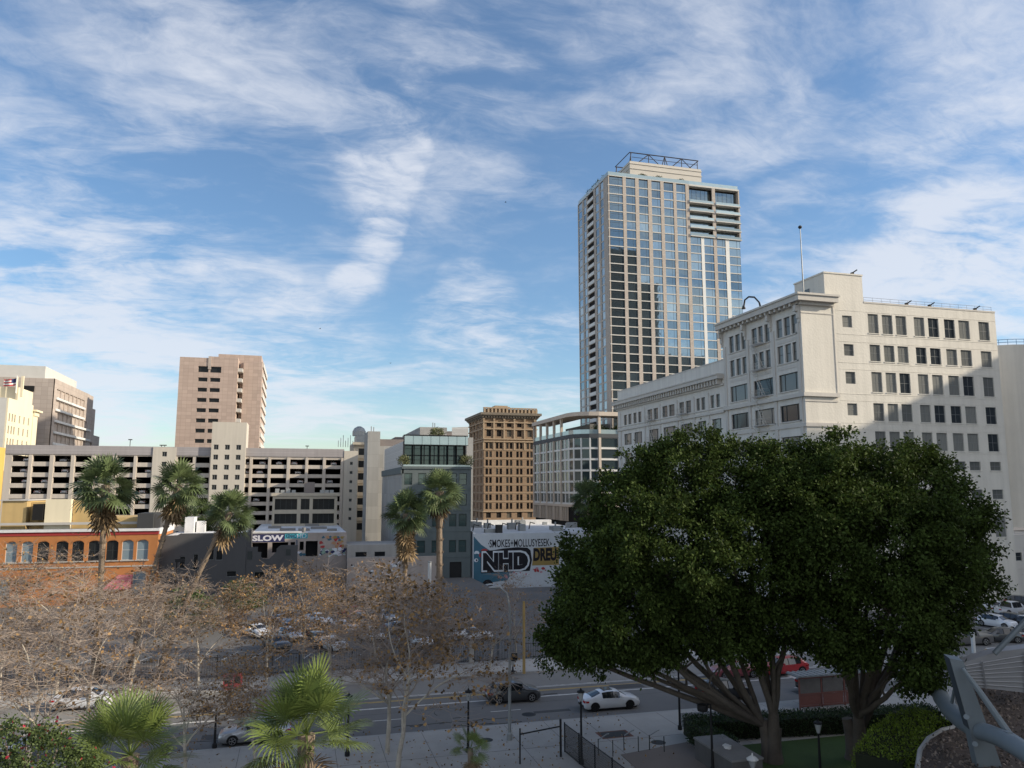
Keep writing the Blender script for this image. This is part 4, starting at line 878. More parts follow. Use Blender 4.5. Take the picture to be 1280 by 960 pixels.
b = building('roof_plant', 'dark grey boxy plant room on the roof behind the orange building', -25, 146)
q = MB(b.location); q.box(hx(176.5), 145, 0, hx(196), 152, hz(642)); q.build('wall', mat('dark_metal_siding', (.045, .047, .05), .8, .1, .4), b); q = MB(b.location); q.box(hx(196.2), 146, 0, hx(204), 152, hz(643.5)); q.build('grey_return', m_dgrey, b)
# orange building with arched windows
b = building('orange_building', 'orange two storey building with arched windows, red band and white parapet', -40, 130)
ox = lambda x, y=690: atY(x, y, 130).x; oz = lambda y: atY(110, y, 130).z
Xo, Xo1 = ox(-60), ox(196.5); cols_ = [(-48, -32), (-28, -12), (6.5, 21), (26.5, 41), (46, 61), (69.5, 85), (89.5, 104.5), (110, 125), (132.5, 147.5), (152, 166.5), (170.5, 185)]
zt, zs = oz(676), oz(701); hs = [(ox(a)-Xo, zs, ox(c)-Xo, zt) for a, c in cols_]; h2 = [(ox(168)-Xo, .9, ox(184)-Xo, oz(716)), (ox(2)-Xo, .9, ox(16)-Xo, oz(722))]
q = MB(b.location); zpar = oz(661.5); wall(q, (Xo, 130, 0), F, Xo1-Xo, 0, oz(669), hs+h2, .3); P = T((Xo, 130, 0), F)
for h in hs:
    c = (h[0]+h[2])/2; r = (h[2]-h[0])/2; rise = .42
    for sgn in (-1, 1):
        pts = [P(c+sgn*r*cos(a), zt-rise+rise*sin(a), -.01) for a in np.linspace(0, pi/2, 7)]+[P(c+sgn*r, zt, -.01)]
        q.poly(pts if sgn < 0 else pts[::-1])
    n = 10; pts = [(c-r*1.12*cos(a), zt-rise+(rise+.28)*sin(a)) for a in np.linspace(0, pi, n)]
    for i in range(n-1): (a0, b0), (a1, b1) = pts[i], pts[i+1]; q.quad(P(a0, b0-.16, .05), P(a1, b1-.16, .05), P(a1, b1, .05), P(a0, b0, .05))
q.quad((Xo1, 130, 0), (Xo1, 145, 0), (Xo1, 145, oz(669)), (Xo1, 130, oz(669))); q.build('orange_wall', m_orange, b)
q = MB(b.location); q.box(Xo, 129.9, oz(669)+.002, Xo1+.05, 130.3, oz(664.6)); q.build('red_band', m_red, b)
q = MB(b.location); q.box(Xo, 129.7, oz(664.6)+.002, Xo1+.15, 130.4, zpar); q.box(Xo1-.2, 130.4, oz(669), Xo1+.15, 145, zpar); q.build('white_parapet', m_roofw, b)
q = MB(b.location); q.quad((Xo, 130.4, oz(667)), (Xo1-.2, 130.4, oz(667)), (Xo1-.2, 147, oz(667)), (Xo, 147, oz(667))); q.build('roof', m_roofg, b)
q = MB(b.location)
for h in hs: pbox(q, P, h[0]-.15, zs-.16, .0, h[2]+.15, zs-.002, .18)
pbox(q, P, 0, oz(709.5), .0, Xo1-Xo, oz(708), .1); q.build('sill', m_concl, b)
bl = (0, 1, 2, 3, 9, 10)
add_windows(b, [((Xo, 130, 0), F, *h, .25, st_board if i in bl else st_arch) for i, h in enumerate(hs)]+[((Xo, 130, 0), F, *h, .25, st_board) for h in h2])
q = MB(b.location); q.poly([(ox(135), 127.2, 2.4), (ox(168), 127.2, 2.4), (ox(168), 129.98, 4.2), (ox(150), 129.98, 4.2)]); q.poly([(ox(168), 127.2, 2.4), (ox(168)+.02, 129.98, 2.4), (ox(168), 129.98, 4.2)]); q.build('awning', mat('faded_red_canvas', (.42, .12, .14), .9, .1), b)
# dark grey building with notched parapet
b = building('dark_grey_building', 'dark grey plastered building with a notched stepped parapet beside the orange one', -10, 132)
dx = lambda x, y=700: atY(x, y, 132).x; dzz = lambda y: atY(285, y, 132).z; Xd = dx(197.5)
hs = [(dx(a)-Xd, dzz(s), dx(c)-Xd, dzz(t)) for a, c, t, s in ((224.5, 231.5, 694.5, 709), (241.5, 247.5, 692, 711), (258, 267, 687, 699.5), (269.5, 278, 688, 700), (309, 315, 689.5, 700), (357, 363, 688, 696), (284, 296, 714, 721), (318.5, 331, 716, 725))]
q = MB(b.location); wall(q, (Xd, 132, 0), F, dx(307)-Xd, 0, dzz(669), [h for h in hs if h[2] < dx(307)-Xd], .25)
q.poly([(Xd, 132, dzz(669)), (dx(225), 132, dzz(669)), (dx(225), 132, dzz(665.5)), (Xd+2.6, 132, dzz(668))]); q.quad((dx(225), 132, dzz(669)), (dx(307), 132, dzz(669)), (dx(307), 132, dzz(666)), (dx(225), 132, dzz(666)))
q.box(Xd, 132.02, 0, Xd+.3, 150, dzz(670)); q.box(dx(307)-.3, 132.25, 0, dx(307)-.01, 150, dzz(667)); q.build('left_wall', m_dgrey, b)
q = MB(b.location); Xn = dx(307)+.02
low = dzz(706); wall(q, (Xn, 132.1, 0), F, dx(371.5)-Xn, 0, low, [(h[0]+Xd-Xn, h[1], h[2]+Xd-Xn, h[3]) for h in hs if h[0] > Xn-Xd and h[3] < low], .25)
prof = [(307, 684.5), (321.5, 684.5), (321.5, 691), (326, 691), (326, 697), (329, 700), (336, 700), (342, 694), (345, 691), (345, 687), (350, 683), (371.5, 683)]
pts = [Vector((dx(x)+.02, 132.1, dzz(y))) for x, y in prof]
for i in range(len(pts)-1):
    a, c = pts[i], pts[i+1]
    if c.x-a.x > .02: q.quad((a.x, 132.1, low), (c.x, 132.1, low), c, a); q.quad(a, c, c+Vector((0, .35, 0)), a+Vector((0, .35, 0)))
q.box(dx(371.5)-.3, 132.12, 0, dx(371.5), 148, dzz(684)); q.build('notched_wall', m_dgrey, b)
q = MB(b.location); q.quad((Xd, 132.3, dzz(671)), (dx(307), 132.3, dzz(671)), (dx(307), 150, dzz(671)), (Xd, 150, dzz(671))); q.box(dx(213), 146, 0, dx(226), 150, dzz(650)); q.box(dx(228), 147.5, 5, dx(240), 149.5, dzz(656)); q.build('roof', m_roofw, b)
add_windows(b, [((Xd, 132, 0), F, *h, .2, st_plain) for h in hs if h[2] < dx(307)-Xd]+[((Xn, 132.1, 0), F, h[0]+Xd-Xn, h[1], h[2]+Xd-Xn, h[3], .2, st_plain) for h in hs if h[0] > Xn-Xd and h[3] < low])
for h in hs:
    if h[3] >= low and h[0] > Xn-Xd: q = MB(b.location); pbox(q, T((Xd, 132.1, 0), F), h[0], h[1], .003, h[2], h[3], .06); q.build('shutter', m_dkframe, b)
# tagged building (SLOW)
b = building('tagged_building', 'low pink grey building with graffiti lettering across its front and a white roof', -7.9, 150)
tx = lambda x, y=685: atY(x, y, 150).x; tzz = lambda y: atY(375, y, 150).z; Xt = tx(313.5); Xt1 = tx(433); P = T((Xt, 150, 0), F); RL = Vector(b.location)
hs = [(tx(a)-Xt, max(tzz(s), .05), tx(c)-Xt, tzz(t)) for a, c, t, s in ((315, 334.5, 677.5, 697), (340, 360, 677.5, 690.5), (363, 368.5, 677.5, 684), (374.5, 379.5, 677, 688), (382, 397, 676.5, 696))]
q = MB(b.location); wall(q, (Xt, 150, 0), F, Xt1-Xt, 0, tzz(666), hs, 1.2); q.quad((Xt1, 150, 0), (Xt1, 192, 0), (Xt1, 192, tzz(666)), (Xt1, 150, tzz(666))); q.quad((Xt, 192, 0), (Xt, 150, 0), (Xt, 150, tzz(666)), (Xt, 192, tzz(666)))
pbox(q, P, tx(397.2)-Xt, 0, .0, tx(399)-Xt, tzz(666), .15); q.build('wall', m_graf, b)
q = MB(b.location); q.quad((Xt, 150.2, tzz(666)-.1), (Xt1, 150.2, tzz(666)-.1), (Xt1, 192, tzz(666)-.1), (Xt, 192, tzz(666)-.1)); q.box(Xt, 149.85, tzz(666), tx(374), 150.2, tzz(664)); q.build('roof', m_roofw, b)
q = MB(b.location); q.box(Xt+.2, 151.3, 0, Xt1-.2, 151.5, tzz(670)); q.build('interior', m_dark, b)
for k, (x, y, w) in enumerate(((-3, 160, 3), (0.5, 158, 2.2), (3, 165, 3.2), (6, 156, 1.8), (-5.5, 170, 2.6), (2, 178, 3))): q = MB(b.location); q.box(x, y, tzz(666)-.1, x+w, y+1.6, tzz(666)+.35); q.build('roof_hatch', m_roofg, b)
q = MB(b.location); q.tube([(1.5, 151.5, tzz(666)), (1.5, 151.5, tzz(660))], .35, 8); q.build('flue', m_roofg, b)
q = MB(b.location); pbox(q, P, .05, tzz(677), .005, tx(355.5)-Xt, tzz(667.3), .02); q.build('navy_panel', m_navy, b)
q = MB(b.location); pbox(q, P, tx(355.7)-Xt, tzz(673), .005, tx(384)-Xt, tzz(666.8), .02); q.build('cyan_panel', m_cyan, b)
fit_text('lettering', 'SLOW', m_gpale, P, tx(315)-Xt, tzz(675.6), tx(354)-Xt, tzz(668.4), .032, b, RL, .045)
fit_text('lettering', 'KENHO', m_navy, P, tx(357)-Xt, tzz(672.5), tx(370)-Xt, tzz(667.4), .032, b, RL, .03)
fit_text('lettering', 'HD', m_gpale, P, tx(371)-Xt, tzz(672.5), tx(382.5)-Xt, tzz(667.4), .032, b, RL, .0)
rg = random.Random(5)
def blobs(parent, P, RL, u0, z0, u1, z1, n, mats_, r0=.25, r1=.7, d0=.006):
    for mi_, m_ in enumerate(mats_):
        for k in range(n):
            q = MB(RL)
            cu, cz = rg.uniform(u0, u1), rg.uniform(z0, z1); r = rg.uniform(r0, r1); ns = rg.randint(5, 9); a0 = rg.random()*6
            pts = [(cu+r*rg.uniform(.45, 1.2)*cos(a0+2*pi*i/ns), min(max(cz+r*.8*rg.uniform(.45, 1.2)*sin(a0+2*pi*i/ns), z0-.3), z1+.3)) for i in range(ns)]
            dd = d0+.0025*(k+mi_*n*1.0); q.poly([P(a, z, dd) for a, z in pts])
            q.build('graffiti_patch', m_, parent)
blobs(b, P, RL, tx(400)-Xt, tzz(684), tx(431)-Xt, tzz(672), 6, [m_mred, m_bluep, m_mgold, mat('graffiti_orange', (.42, .24, .14), .9, .2)], .2, .55)
blobs(b, P, RL, tx(400)-Xt, tzz(697), tx(431)-Xt, tzz(686), 9, [m_gpale, m_mwhite, m_navy, mat('graffiti_green', (.25, .36, .30), .9, .2)], .2, .5)
blobs(b, P, RL, tx(373)-Xt, tzz(694), tx(381)-Xt, tzz(690), 2, [m_gpale, m_bluep], .3, .5)
# beige two storey block on its own behind
b = building('beige_block', 'beige block with dark glazed bays and a grey roof box, before the garage', -5, 180)
vx = lambda x: atY(x, 630, 180).x; vz = lambda y: atY(382, y, 180).z; Xv = vx(340.5); Xv1 = vx(421.5); hs = []; wins = []
for t, s in ((623.5, 637), (642, 654.5), (660, 672)):
    for a, c in ((343.5, 371.5), (376, 387), (391, 418)): h = (vx(a)-Xv, vz(s), vx(c)-Xv, vz(t)); hs.append(h); wins.append(((Xv, 180, 0), F, *h, .5, Style(m_dkframe, g_dark, .08, (.25, .5, .75) if c-a > 20 else (.5,), (), .08, .06)))
q = MB(b.location); wall(q, (Xv, 180, 0), F, Xv1-Xv, 0, vz(620), hs, .6); q.box(Xv, 181, 0, Xv1, 194, vz(620)-.05); q.box(Xv-.3, 179.7, vz(620), Xv1+.3, 194.3, vz(616.5)); q.build('wall', m_beige, b); add_windows(b, wins)
q = MB(b.location); q.box(vx(380), 183, vz(617), vx(393), 187, vz(602.5)); q.build('roof_box', m_purple, b)
for x in (343, 350, 357, 364, 400, 406, 412): q = MB(b.location); q.box(vx(x), 182, vz(616), vx(x+5), 184, vz(612.5)+.3*(x % 2)); q.build('roof_unit', m_galv, b)
# graffiti yard wall with parked deck behind
b = building('tagged_yard_wall', 'low yard wall covered in faded graffiti between two buildings', 14, 141, 'wall')
Xy = atY(434, 700, 141).x; Xy1 = 25.5; zt = atY(455, 697, 141).z; q = MB(b.location); q.box(Xy, 141, 0, Xy1, 141.4, zt); q.build('wall_face', m_graf, b)
P = T((Xy, 141, 0), F); blobs(b, P, Vector(b.location), .5, .6, 9.5, zt-.5, 7, [m_gpale, m_blackp, mat('graffiti_orange', (0, 0, 0)), m_mwhite], .2, .5)
b = building('grey_shed', 'plain grey shed with two small windows between the tagged building and the teal block', 14, 150)
Xh = atY(434, 690, 148).x; zt = atY(455, 681, 148).z; q = MB(b.location); hs = [(1.5, zt-2.2, 3.6, zt-1.3), (5, zt-2.2, 7, zt-1.3)]; wall(q, (Xh, 148, 0), F, 19.3-Xh, 0, zt, hs, .2); q.quad((Xh, 148, zt), (19.3, 148, zt), (19.3, 158, zt), (Xh, 158, zt)); q.build('wall', m_grey, b); add_windows(b, [((Xh, 148, 0), F, *h, .15, st_plain) for h in hs])
# mural building
YMU = 149.2; b = building('mural_building', 'white walled low building carrying a big black lettered mural', 33.3, 149.2); RL = Vector(b.location)
mx_ = lambda x, y=700: atY(x, y, YMU).x; mz = lambda y: atY(650, y, YMU).z; Xq = mx_(591.5); P = T((Xq, YMU, 0), F)
ZM = lambda y: mz(660+y*.09375); UM = lambda x: mx_(590+x*.09375)-Xq
q = MB(b.location); wall(q, (Xq, YMU, 0), F, 29, -3.2, ZM(70), [], .2); q.quad((Xq, 190, -3.2), (Xq, YMU, -3.2), (Xq, YMU, ZM(70)), (Xq, 190, ZM(70))); q.build('painted_wall', m_mural, b)
q = MB(b.location); q.quad((Xq, YMU, ZM(70)), (Xq+29, YMU, ZM(70)), (Xq+29, 190, ZM(70)), (Xq, 190, ZM(70))); q.box(Xq, YMU+.3, ZM(70), Xq+.4, 190, ZM(40)); q.box(Xq, 188, ZM(70), Xq+29, 190, ZM(70)+1.0); q.build('roof', m_roofw, b)
q = MB(b.location); q.poly([P(UM(22), -3, .004), P(UM(120), -3, .004), P(UM(120), ZM(210), .004), P(UM(22), ZM(100), .004)]); q.poly([P(UM(120.2), ZM(730), .004), P(UM(470), ZM(690), .004), P(UM(560), ZM(560), .004), P(UM(250), ZM(300), .004), P(UM(120.2), ZM(210), .004)]); q.build('blue_field', m_bluep, b)
q = MB(b.location)
def ring(cu, cz, ru, rz, d, m_, sides=14): q = MB(RL); q.poly([P(cu+ru*cos(2*pi*i/sides), cz+rz*sin(2*pi*i/sides), d) for i in range(sides)]); q.build('painted_eye', m_, b)
ring(UM(62), ZM(320), .5, .42, .010, m_mwhite); ring(UM(62), ZM(345), .45, .25, .014, m_bluep); ring(UM(55), ZM(415), .42, .36, .010, m_mwhite); ring(UM(62), ZM(415), .17, .2, .014, m_blackp)
ring(UM(165), ZM(300), .75, .5, .010, m_mred); ring(UM(110), ZM(350), .25, .4, .0105, m_mred)
q = MB(RL); arc = [P(UM(120), ZM(590), .016), P(UM(770), ZM(575), .016), P(UM(800), ZM(430), .016), P(UM(780), ZM(300), .016), P(UM(740), ZM(265), .016), P(UM(600), ZM(255), .016), P(UM(420), ZM(268), .016), P(UM(270), ZM(290), .016), P(UM(115), ZM(292), .016)]
q.poly(arc); q.build('black_halo', m_blackp, b)
fit_text('lettering', 'NHD', m_mwhite, P, UM(126), ZM(574), UM(772), ZM(298), .024, b, RL, .085)
fit_text('lettering', 'NHD', m_blackp, P, UM(146), ZM(552), UM(748), ZM(322), .032, b, RL, .055)
fit_text('lettering', '·SMOKES+MOLLUSYESEK·', m_blackp, P, UM(215), ZM(252), UM(1050), ZM(148), .02, b, RL, .012)
q = MB(RL); q.poly([P(UM(800), ZM(505), .010), P(UM(1160), ZM(505), .010), P(UM(1160), ZM(262), .010), P(UM(825), ZM(268), .010)]); q.build('gold_panel', m_mgold, b)
fit_text('lettering', 'DREU', m_blackp, P, UM(818), ZM(448), UM(1128), ZM(275), .02, b, RL, .05)
q = MB(RL); pts = [P(UM(210)+1.15*cos(a), ZM(755)+1.2*sin(a), .02) for a in np.linspace(0, 2*pi, 14)[:-1]]; q.poly(pts); q.build('black_halo', m_blackp, b)
fit_text('lettering', 'C', m_mwhite, P, UM(135), ZM(835), UM(315), ZM(725), .026, b, RL, .03)
blobs(b, P, RL, UM(770), ZM(600), UM(1000), ZM(540), 5, [m_mpink, m_mred], .2, .45, .03)
blobs(b, P, RL, UM(250), ZM(660), UM(470), ZM(600), 4, [m_mpink, m_bluep], .2, .4, .03)
blobs(b, P, RL, UM(480), ZM(625), UM(740), ZM(590), 4, [m_mwhite, m_mpink], .15, .35, .03)
rg.seed(3)
zr0 = ZM(70)
for k in range(16):
    x, y = Xq+1.5+rg.random()*25, 152+rg.random()*34; w, d_, h = rg.uniform(.8, 2.4), rg.uniform(.8, 2), rg.uniform(.5, 1.5)
    q = MB(b.location); q.box(x, y, zr0, x+w, y+d_, zr0+h)
    if k % 3 == 0: q.tube([(x+w/2, y+.4, zr0+h-.05), (x+w/2, y+.4, zr0+h+.9)], .18, 6)
    q.build('roof_unit', m_galv, b)
q = MB(b.location); q.box(mx_(624), 151, zr0, mx_(631), 152.4, zr0+1.6); q.build('chimney_box', m_iron, b)
for k in range(5): x = mx_(600+k*22); q = MB(b.location); q.tube([(x, 156+k*2, zr0), (x+.3, 156+k*2, zr0+1.5), (x+1.6, 157+k*2, zr0+1.2)], .12, 5); q.build('roof_duct', m_iron, b)
# ------------------------------------------------------------------ office towers outside the frame (they shade the foreground and mirror in the tower)
m_off = mat('office_cladding', (.06, .06, .065), .4, .1, .05, brick=(3, 3.8, .2), spec=.5)
b = building('office_slab', 'wide dark office slab beyond the right edge shading the street', 210, 60); q = MB(b.location); q.box(194, 40, 0, 232, 86, 77); q.box(194, -60, 0, 232, 39.9, 88); q.build('wall', m_off, b)
b = building('office_tower', 'stepped dark office tower behind the viewer mirrored in the glass tower', 250, -130); q = MB(b.location); q.box(222, -160, 0, 258, -100, 208); q.box(258.1, -160, 0, 276, -102, 182); q.box(276.1, -160, 0, 318, -104, 124); q.build('wall', m_off, b)
# ------------------------------------------------------------------ vegetation
m_ficus = mat('ficus_leaf', (.042, .064, .014), .65, .45, .45, spec=.10, island=.5, transl=.22)
m_ficusbark = mat('ficus_bark', (.105, .088, .072), .95, .3, 1.5, bump=.5, bscale=10)
m_palm = mat('palm_leaf', (.105, .14, .06), .45, .2, .5, spec=.4, island=.35, transl=.2)
m_palmnear = mat('young_palm_leaf', (.14, .185, .05), .42, .2, .6, spec=.4, island=.25, transl=.25)
m_deadpalm = mat('dead_palm_leaf', (.21, .15, .085), .9, .25, .8, island=.4, transl=.1)
m_palmbark = mat('palm_bark', (.20, .155, .115), .95, .3, 2.0, bump=.9, bscale=7)
m_syc = mat('sycamore_bark', (.40, .36, .30), .9, .5, 1.6, bump=.2, bscale=8)
m_twig = mat('twig_bark', (.27, .22, .185), .95, .25, 1)
m_sycleaf = mat('dry_leaf', (.27, .165, .07), .8, .2, .4, island=.7, transl=.3)
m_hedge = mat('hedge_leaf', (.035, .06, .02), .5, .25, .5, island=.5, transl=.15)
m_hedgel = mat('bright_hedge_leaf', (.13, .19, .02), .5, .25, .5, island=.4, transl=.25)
m_shrub = mat('shrub_leaf', (.07, .10, .03), .6, .25, .5, island=.5, transl=.2)
m_flower = mat('bougainvillea_flower', (.42, .03, .06), .6, .2, .5, island=.4, transl=.3)
def bez(p0, p1, p2, n): return [p0.lerp(p1, t).lerp(p1.lerp(p2, t), t) for t in np.linspace(0, 1, n)]
def crown_points(ells, rng, per, leaves, sig, hollow=0):
    """clump centres over a cluster of ellipsoids, then leaf points round them"""
    C = []; N = []
    E_ = [(np.array(c), np.array(r)) for c, r in ells]
    for c, r in E_:
        area = 4*pi*((r[0]*r[1])**1.6/3+(r[0]*r[2])**1.6/3+(r[1]*r[2])**1.6/3)**(1/1.6); n = int(area*per)
        d = rng.normal(size=(n, 3)); d /= np.linalg.norm(d, axis=1)[:, None]
        p = c+d*r*rng.uniform(.72, 1.08, (n, 1)); ok = np.ones(n, bool)
        for c2, r2 in E_:
            if c2 is c: continue
            ok &= (((p-c2)/r2)**2).sum(1) > .5
        if hollow: ok &= (np.sin(p[:, 0]*1.25+1.3*np.sin(p[:, 2]*.9))*np.sin(p[:, 2]*1.45+p[:, 1]*.5)+.5*np.sin(p[:, 0]*2.3+p[:, 2]*1.9)) > -hollow
        C.append(p[ok]); N.append(d[ok])
    C = np.concatenate(C); N = np.concatenate(N); k = rng.integers(int(leaves*.6), int(leaves*1.4), len(C)); idx = np.repeat(np.arange(len(C)), k)
    P = C[idx]+rng.normal(size=(len(idx), 3))*sig*np.array([1, 1, .8])
    return P, N[idx], C
def ficus(base, pxs, rng, label, nl, per=1.6, leaves=82):
    root = thing('ficus_tree', label, 'tree', base, 0, 'ficus trees on the lawn'); B = Vector(base); ells = []
    for (x, y, rx, ry, d) in pxs: rx *= .92; ry *= .92; x -= 13 if x > 1150 else 0; y += 7 if y < 660 else 0; c = atd(x, y, d)-B; k = d/FPX; ells.append(((c.x, c.y, c.z), (rx*k, max(rx, ry)*k*.9, ry*k)))
    big = list(ells); rb = random.Random(nl*7)
    for c, r in big:      # leafy lobes standing out of the big masses
        for j in range(8):
            v = Vector((rb.gauss(0, 1), rb.gauss(0, 1), rb.gauss(.25, 1))).normalized(); f = rb.uniform(.22, .5)
            ells.append(((c[0]+v.x*r[0]*.98, c[1]+v.y*r[1]*.98, c[2]+v.z*r[2]*.98), (r[0]*f, r[1]*f, r[2]*f)))
    Pn, Nn, C = crown_points(ells, rng, per, leaves, .27, .5); ells = big
    inn = [];
    for c, r in big: d = rng.normal(size=(1500, 3)); d /= np.linalg.norm(d, axis=1)[:, None]; inn.append(np.array(c)+d*np.array(r)*rng.uniform(.45, .8, (1500, 1)))
    inn = np.concatenate(inn); Pn = np.concatenate([Pn, inn]); Nn = np.concatenate([Nn, np.zeros_like(inn)])
    np_mesh('crown', leaf_quads(Pn, rng, .215, .12, .25, Nn*.7), 4, m_ficus, root)
    q = MB(); rr = random.Random(nl); fork = []
    for k in range(3):     # trunk of fused stems, then fanning limbs
        a = k*2.1+.4; f = Vector((.55*cos(a), .4*sin(a), 2.0+.5*k)); fork.append(f); q.tube(bez(Vector((.22*cos(a), .22*sin(a), -.1)), Vector((.2*cos(a), .2*sin(a), 1.1)), f, 6), [.62, .48, .42, .38, .35, .32], 9)
    for k, (c, r) in enumerate(ells):
        for j in range(1):
            f = min(fork, key=lambda f: (f.x-c[0]*.1)**2+(f.y-c[1]*.1)**2+rr.random()*.3); tgt = Vector(c)+Vector((rr.uniform(-.4, .4)*r[0], rr.uniform(-.4, .4)*r[1], rr.uniform(-.5, .0)*r[2]))
            m = f.lerp(tgt, .5)+Vector((rr.uniform(-.6, .6), rr.uniform(-.6, .6), rr.uniform(-.6, .4))); m.x = f.x+(tgt.x-f.x)*.55
            pts = bez(f-Vector((0, 0, .3)), m, tgt, 9); pts = [p+Vector((rr.uniform(-.1, .1), rr.uniform(-.1, .1), 0)) for p in pts]; pts[0] = f-Vector((0, 0, .3)); r0 = rr.uniform(.16, .25)
            q.tube(pts, [r0*(1-.075*i) for i in range(9)], 7)
            for i in (4, 6): q.tube(bez(pts[i], pts[i]+Vector((rr.uniform(-1, 1), rr.uniform(-1, 1), .8)), pts[i]+Vector((rr.uniform(-2, 2), rr.uniform(-2, 2), rr.uniform(1.2, 2.4))), 5), [.09, .075, .06, .05, .03], 5)
    q.build('trunk', m_ficusbark, root, smooth=60); return root
rng = np.random.default_rng(11)
A_ = [(800, 625, 62, 55, 47), (860, 590, 70, 48, 48), (762, 702, 50, 50, 47), (722, 785, 44, 48, 46), (775, 755, 75, 72, 44), (845, 690, 90, 85, 44), (925, 592, 68, 52, 49), (930, 690, 85, 90, 46), (880, 775, 66, 50, 45), (700, 803, 34, 32, 46),
      (755, 815, 46, 27, 45), (815, 808, 42, 28, 44), (950, 780, 60, 45, 47), (985, 596, 72, 46, 48), (990, 650, 75, 62, 46), (860, 740, 60, 60, 52), (760, 720, 60, 60, 51)]
B_ = [(1030, 590, 62, 48, 47), (1100, 592, 68, 48, 48), (1165, 600, 52, 44, 48), (1200, 650, 48, 52, 47), (1218, 712, 34, 40, 46), (1100, 680, 90, 78, 44), (1025, 680, 75, 82, 45), (1185, 745, 50, 50, 45), (1110, 765, 75, 55, 44), (1035, 775, 55, 42, 45),
      (1150, 825, 36, 38, 43), (1170, 790, 30, 36, 44), (1125, 700, 60, 70, 51), (1060, 815, 36, 26, 44)]
ficus((29.3, 44.6, .1), A_, np.random.default_rng(1), 'broad dark ficus on the left, trunk fanning into many grey limbs', 3)
ficus((34.6, 43.4, .1), B_, np.random.default_rng(2), 'taller lit ficus on the right, beside the bright hedge and curved pipe', 4)
# sycamores: bare twiggy crowns with a few brown leaves
def sycamore(seed, h, leaves, full):
    rr = random.Random(seed); trunk = MB(); tw = MB(); LP = []
    def grow(p, d, ln, r, lev):
        n = 5 if lev < 2 else 3; pts = [p]; rs = [r]
        for i in range(n):
            d = (d+Vector((rr.uniform(-1, 1), rr.uniform(-1, 1), rr.uniform(-.6, .75)))*(.13 if lev == 0 else .30)).normalized(); p = p+d*ln/n; pts.append(p); rs.append(r*(1-.5*(i+1)/n))
        (trunk if lev < 2 else tw).tube(pts, rs, (8, 6, 4, 3, 3)[lev], cap=False)
        if lev == 4:
            for pt in pts[1:]:
                if rr.random() < leaves: LP.append(pt)
            return
        k = (6, 7, 6, full)[lev]
        for j in range(k):
            i = n if j == 0 else rr.randint(2, n); q = pts[i]
            a = rr.random()*2*pi if lev else 2*pi*j/k+rr.random(); sp = (.75, .85, .95, 1.05)[lev] if not (lev == 0 and j < 2) else .25
            side = Vector((cos(a), sin(a), rr.uniform(-.5, .3))); nd_ = (d*(1-.4*sp)+side*sp*.8).normalized()
            grow(q, nd_, ln*(rr.uniform(.62, .9) if lev == 0 else rr.uniform(.45, .75)), max(rs[i]*.62, .0115), lev+1)
    grow(Vector((0, 0, -.1)), Vector((rr.uniform(-.08, .08), rr.uniform(-.08, .08), 1)), h*.40, h*.0125, 0)
    root = thing('sycamore_tree', 'x', 'tree', (0, 0, 0), 0, 'bare sycamores along the street'); trunk.build('trunk', m_syc, root, smooth=60)
    tw.build('twigs', m_twig, root)
    r2 = np.random.default_rng(seed); L_ = np.array([tuple(p) for p in LP]); np_mesh('dry_leaves', leaf_quads(L_+r2.normal(size=L_.shape)*.05, r2, .20, .15, .5), 4, m_sycleaf, root); return root
protos = [sycamore(21, 12.0, .12, 8), sycamore(22, 11.0, .46, 7), sycamore(23, 12.0, .05, 8)]
for i, p in enumerate(protos): p['used'] = 0
syc = [  # pixel of the trunk foot's column, Y, proto, scale, turn, label
 (40, 52, 2, 1.12, .3, 'bare pale limbed sycamore at the left edge, nearest the bougainvillea'),
 (120, 53.5, 0, 1.08, 1.4, 'twiggy sycamore on the near pavement above the left fan palm'),
 (240, 52.5, 0, .78, 2.6, 'forked sycamore between the two near fan palms'),
 (325, 53.5, 1, .74, .7, 'brown leaved sycamore behind the larger fan palm'),
 (500, 49.5, 1, 1.22, 3.6, 'brown leaved sycamore with a forked dark trunk left of the gate'),
 (487, 52.8, 2, 1.12, 5.0, 'tall bare sycamore with a pale trunk, right beside the forked one'),
 (5, 74, 2, 1.0, 2.2, 'bare sycamore across the street at the left edge'),
 (75, 74.2, 0, 1.1, 4.1, 'sycamore across the street in front of the orange building'),
 (165, 74, 2, .98, .9, 'bare sycamore across the street below the leftmost tall palm'),
 (250, 74.3, 0, .84, 3.1, 'sycamore across the street below the leaning palms'),
 (25, 79, 0, 1.15, .5, 'sycamore in the car park in front of the left end of the orange building'),
 (205, 80, 2, 1.1, 5.2, 'bare sycamore in the car park between the two leftmost tall palms'),
 (380, 84, 1, .95, 2.4, 'golden sycamore in the car park below the notched parapet'),
 (335, 74, 1, 1.0, 5.6, 'leafier golden sycamore across the street in front of the dark grey building'),
 (415, 74.2, 1, .86, 1.9, 'golden sycamore across the street below the tagged building'),
 (470, 74, 0, 1.0, 2.9, 'thin sycamore across the street in front of the yard wall'),
 (560, 74.1, 1, .78, 4.6, 'brown sycamore across the street in front of the teal grey block'),
 (612, 74, 2, .72, .2, 'small slanted pale sycamore by the iron fence under the mural'),
 (645, 79, 0, .8, 1.1, 'bare sycamore behind the iron fence near the wooden pole'),
]
for x, Y, k, sc, a, lab in syc:
    p = atY(x, 800, Y); pr = protos[k]
    if not pr['used']: pr.location = (p.x, Y, .12); pr.rotation_euler = (0, 0, a); pr.scale = (sc,)*3; pr['label'] = lab; pr['used'] = 1
    else: dup(pr, (p.x, Y, .12), a, lab, None, sc)
for p in bpy.data.objects:
    if 'used' in p: del p['used']
r2 = np.random.default_rng(33); n = 2600
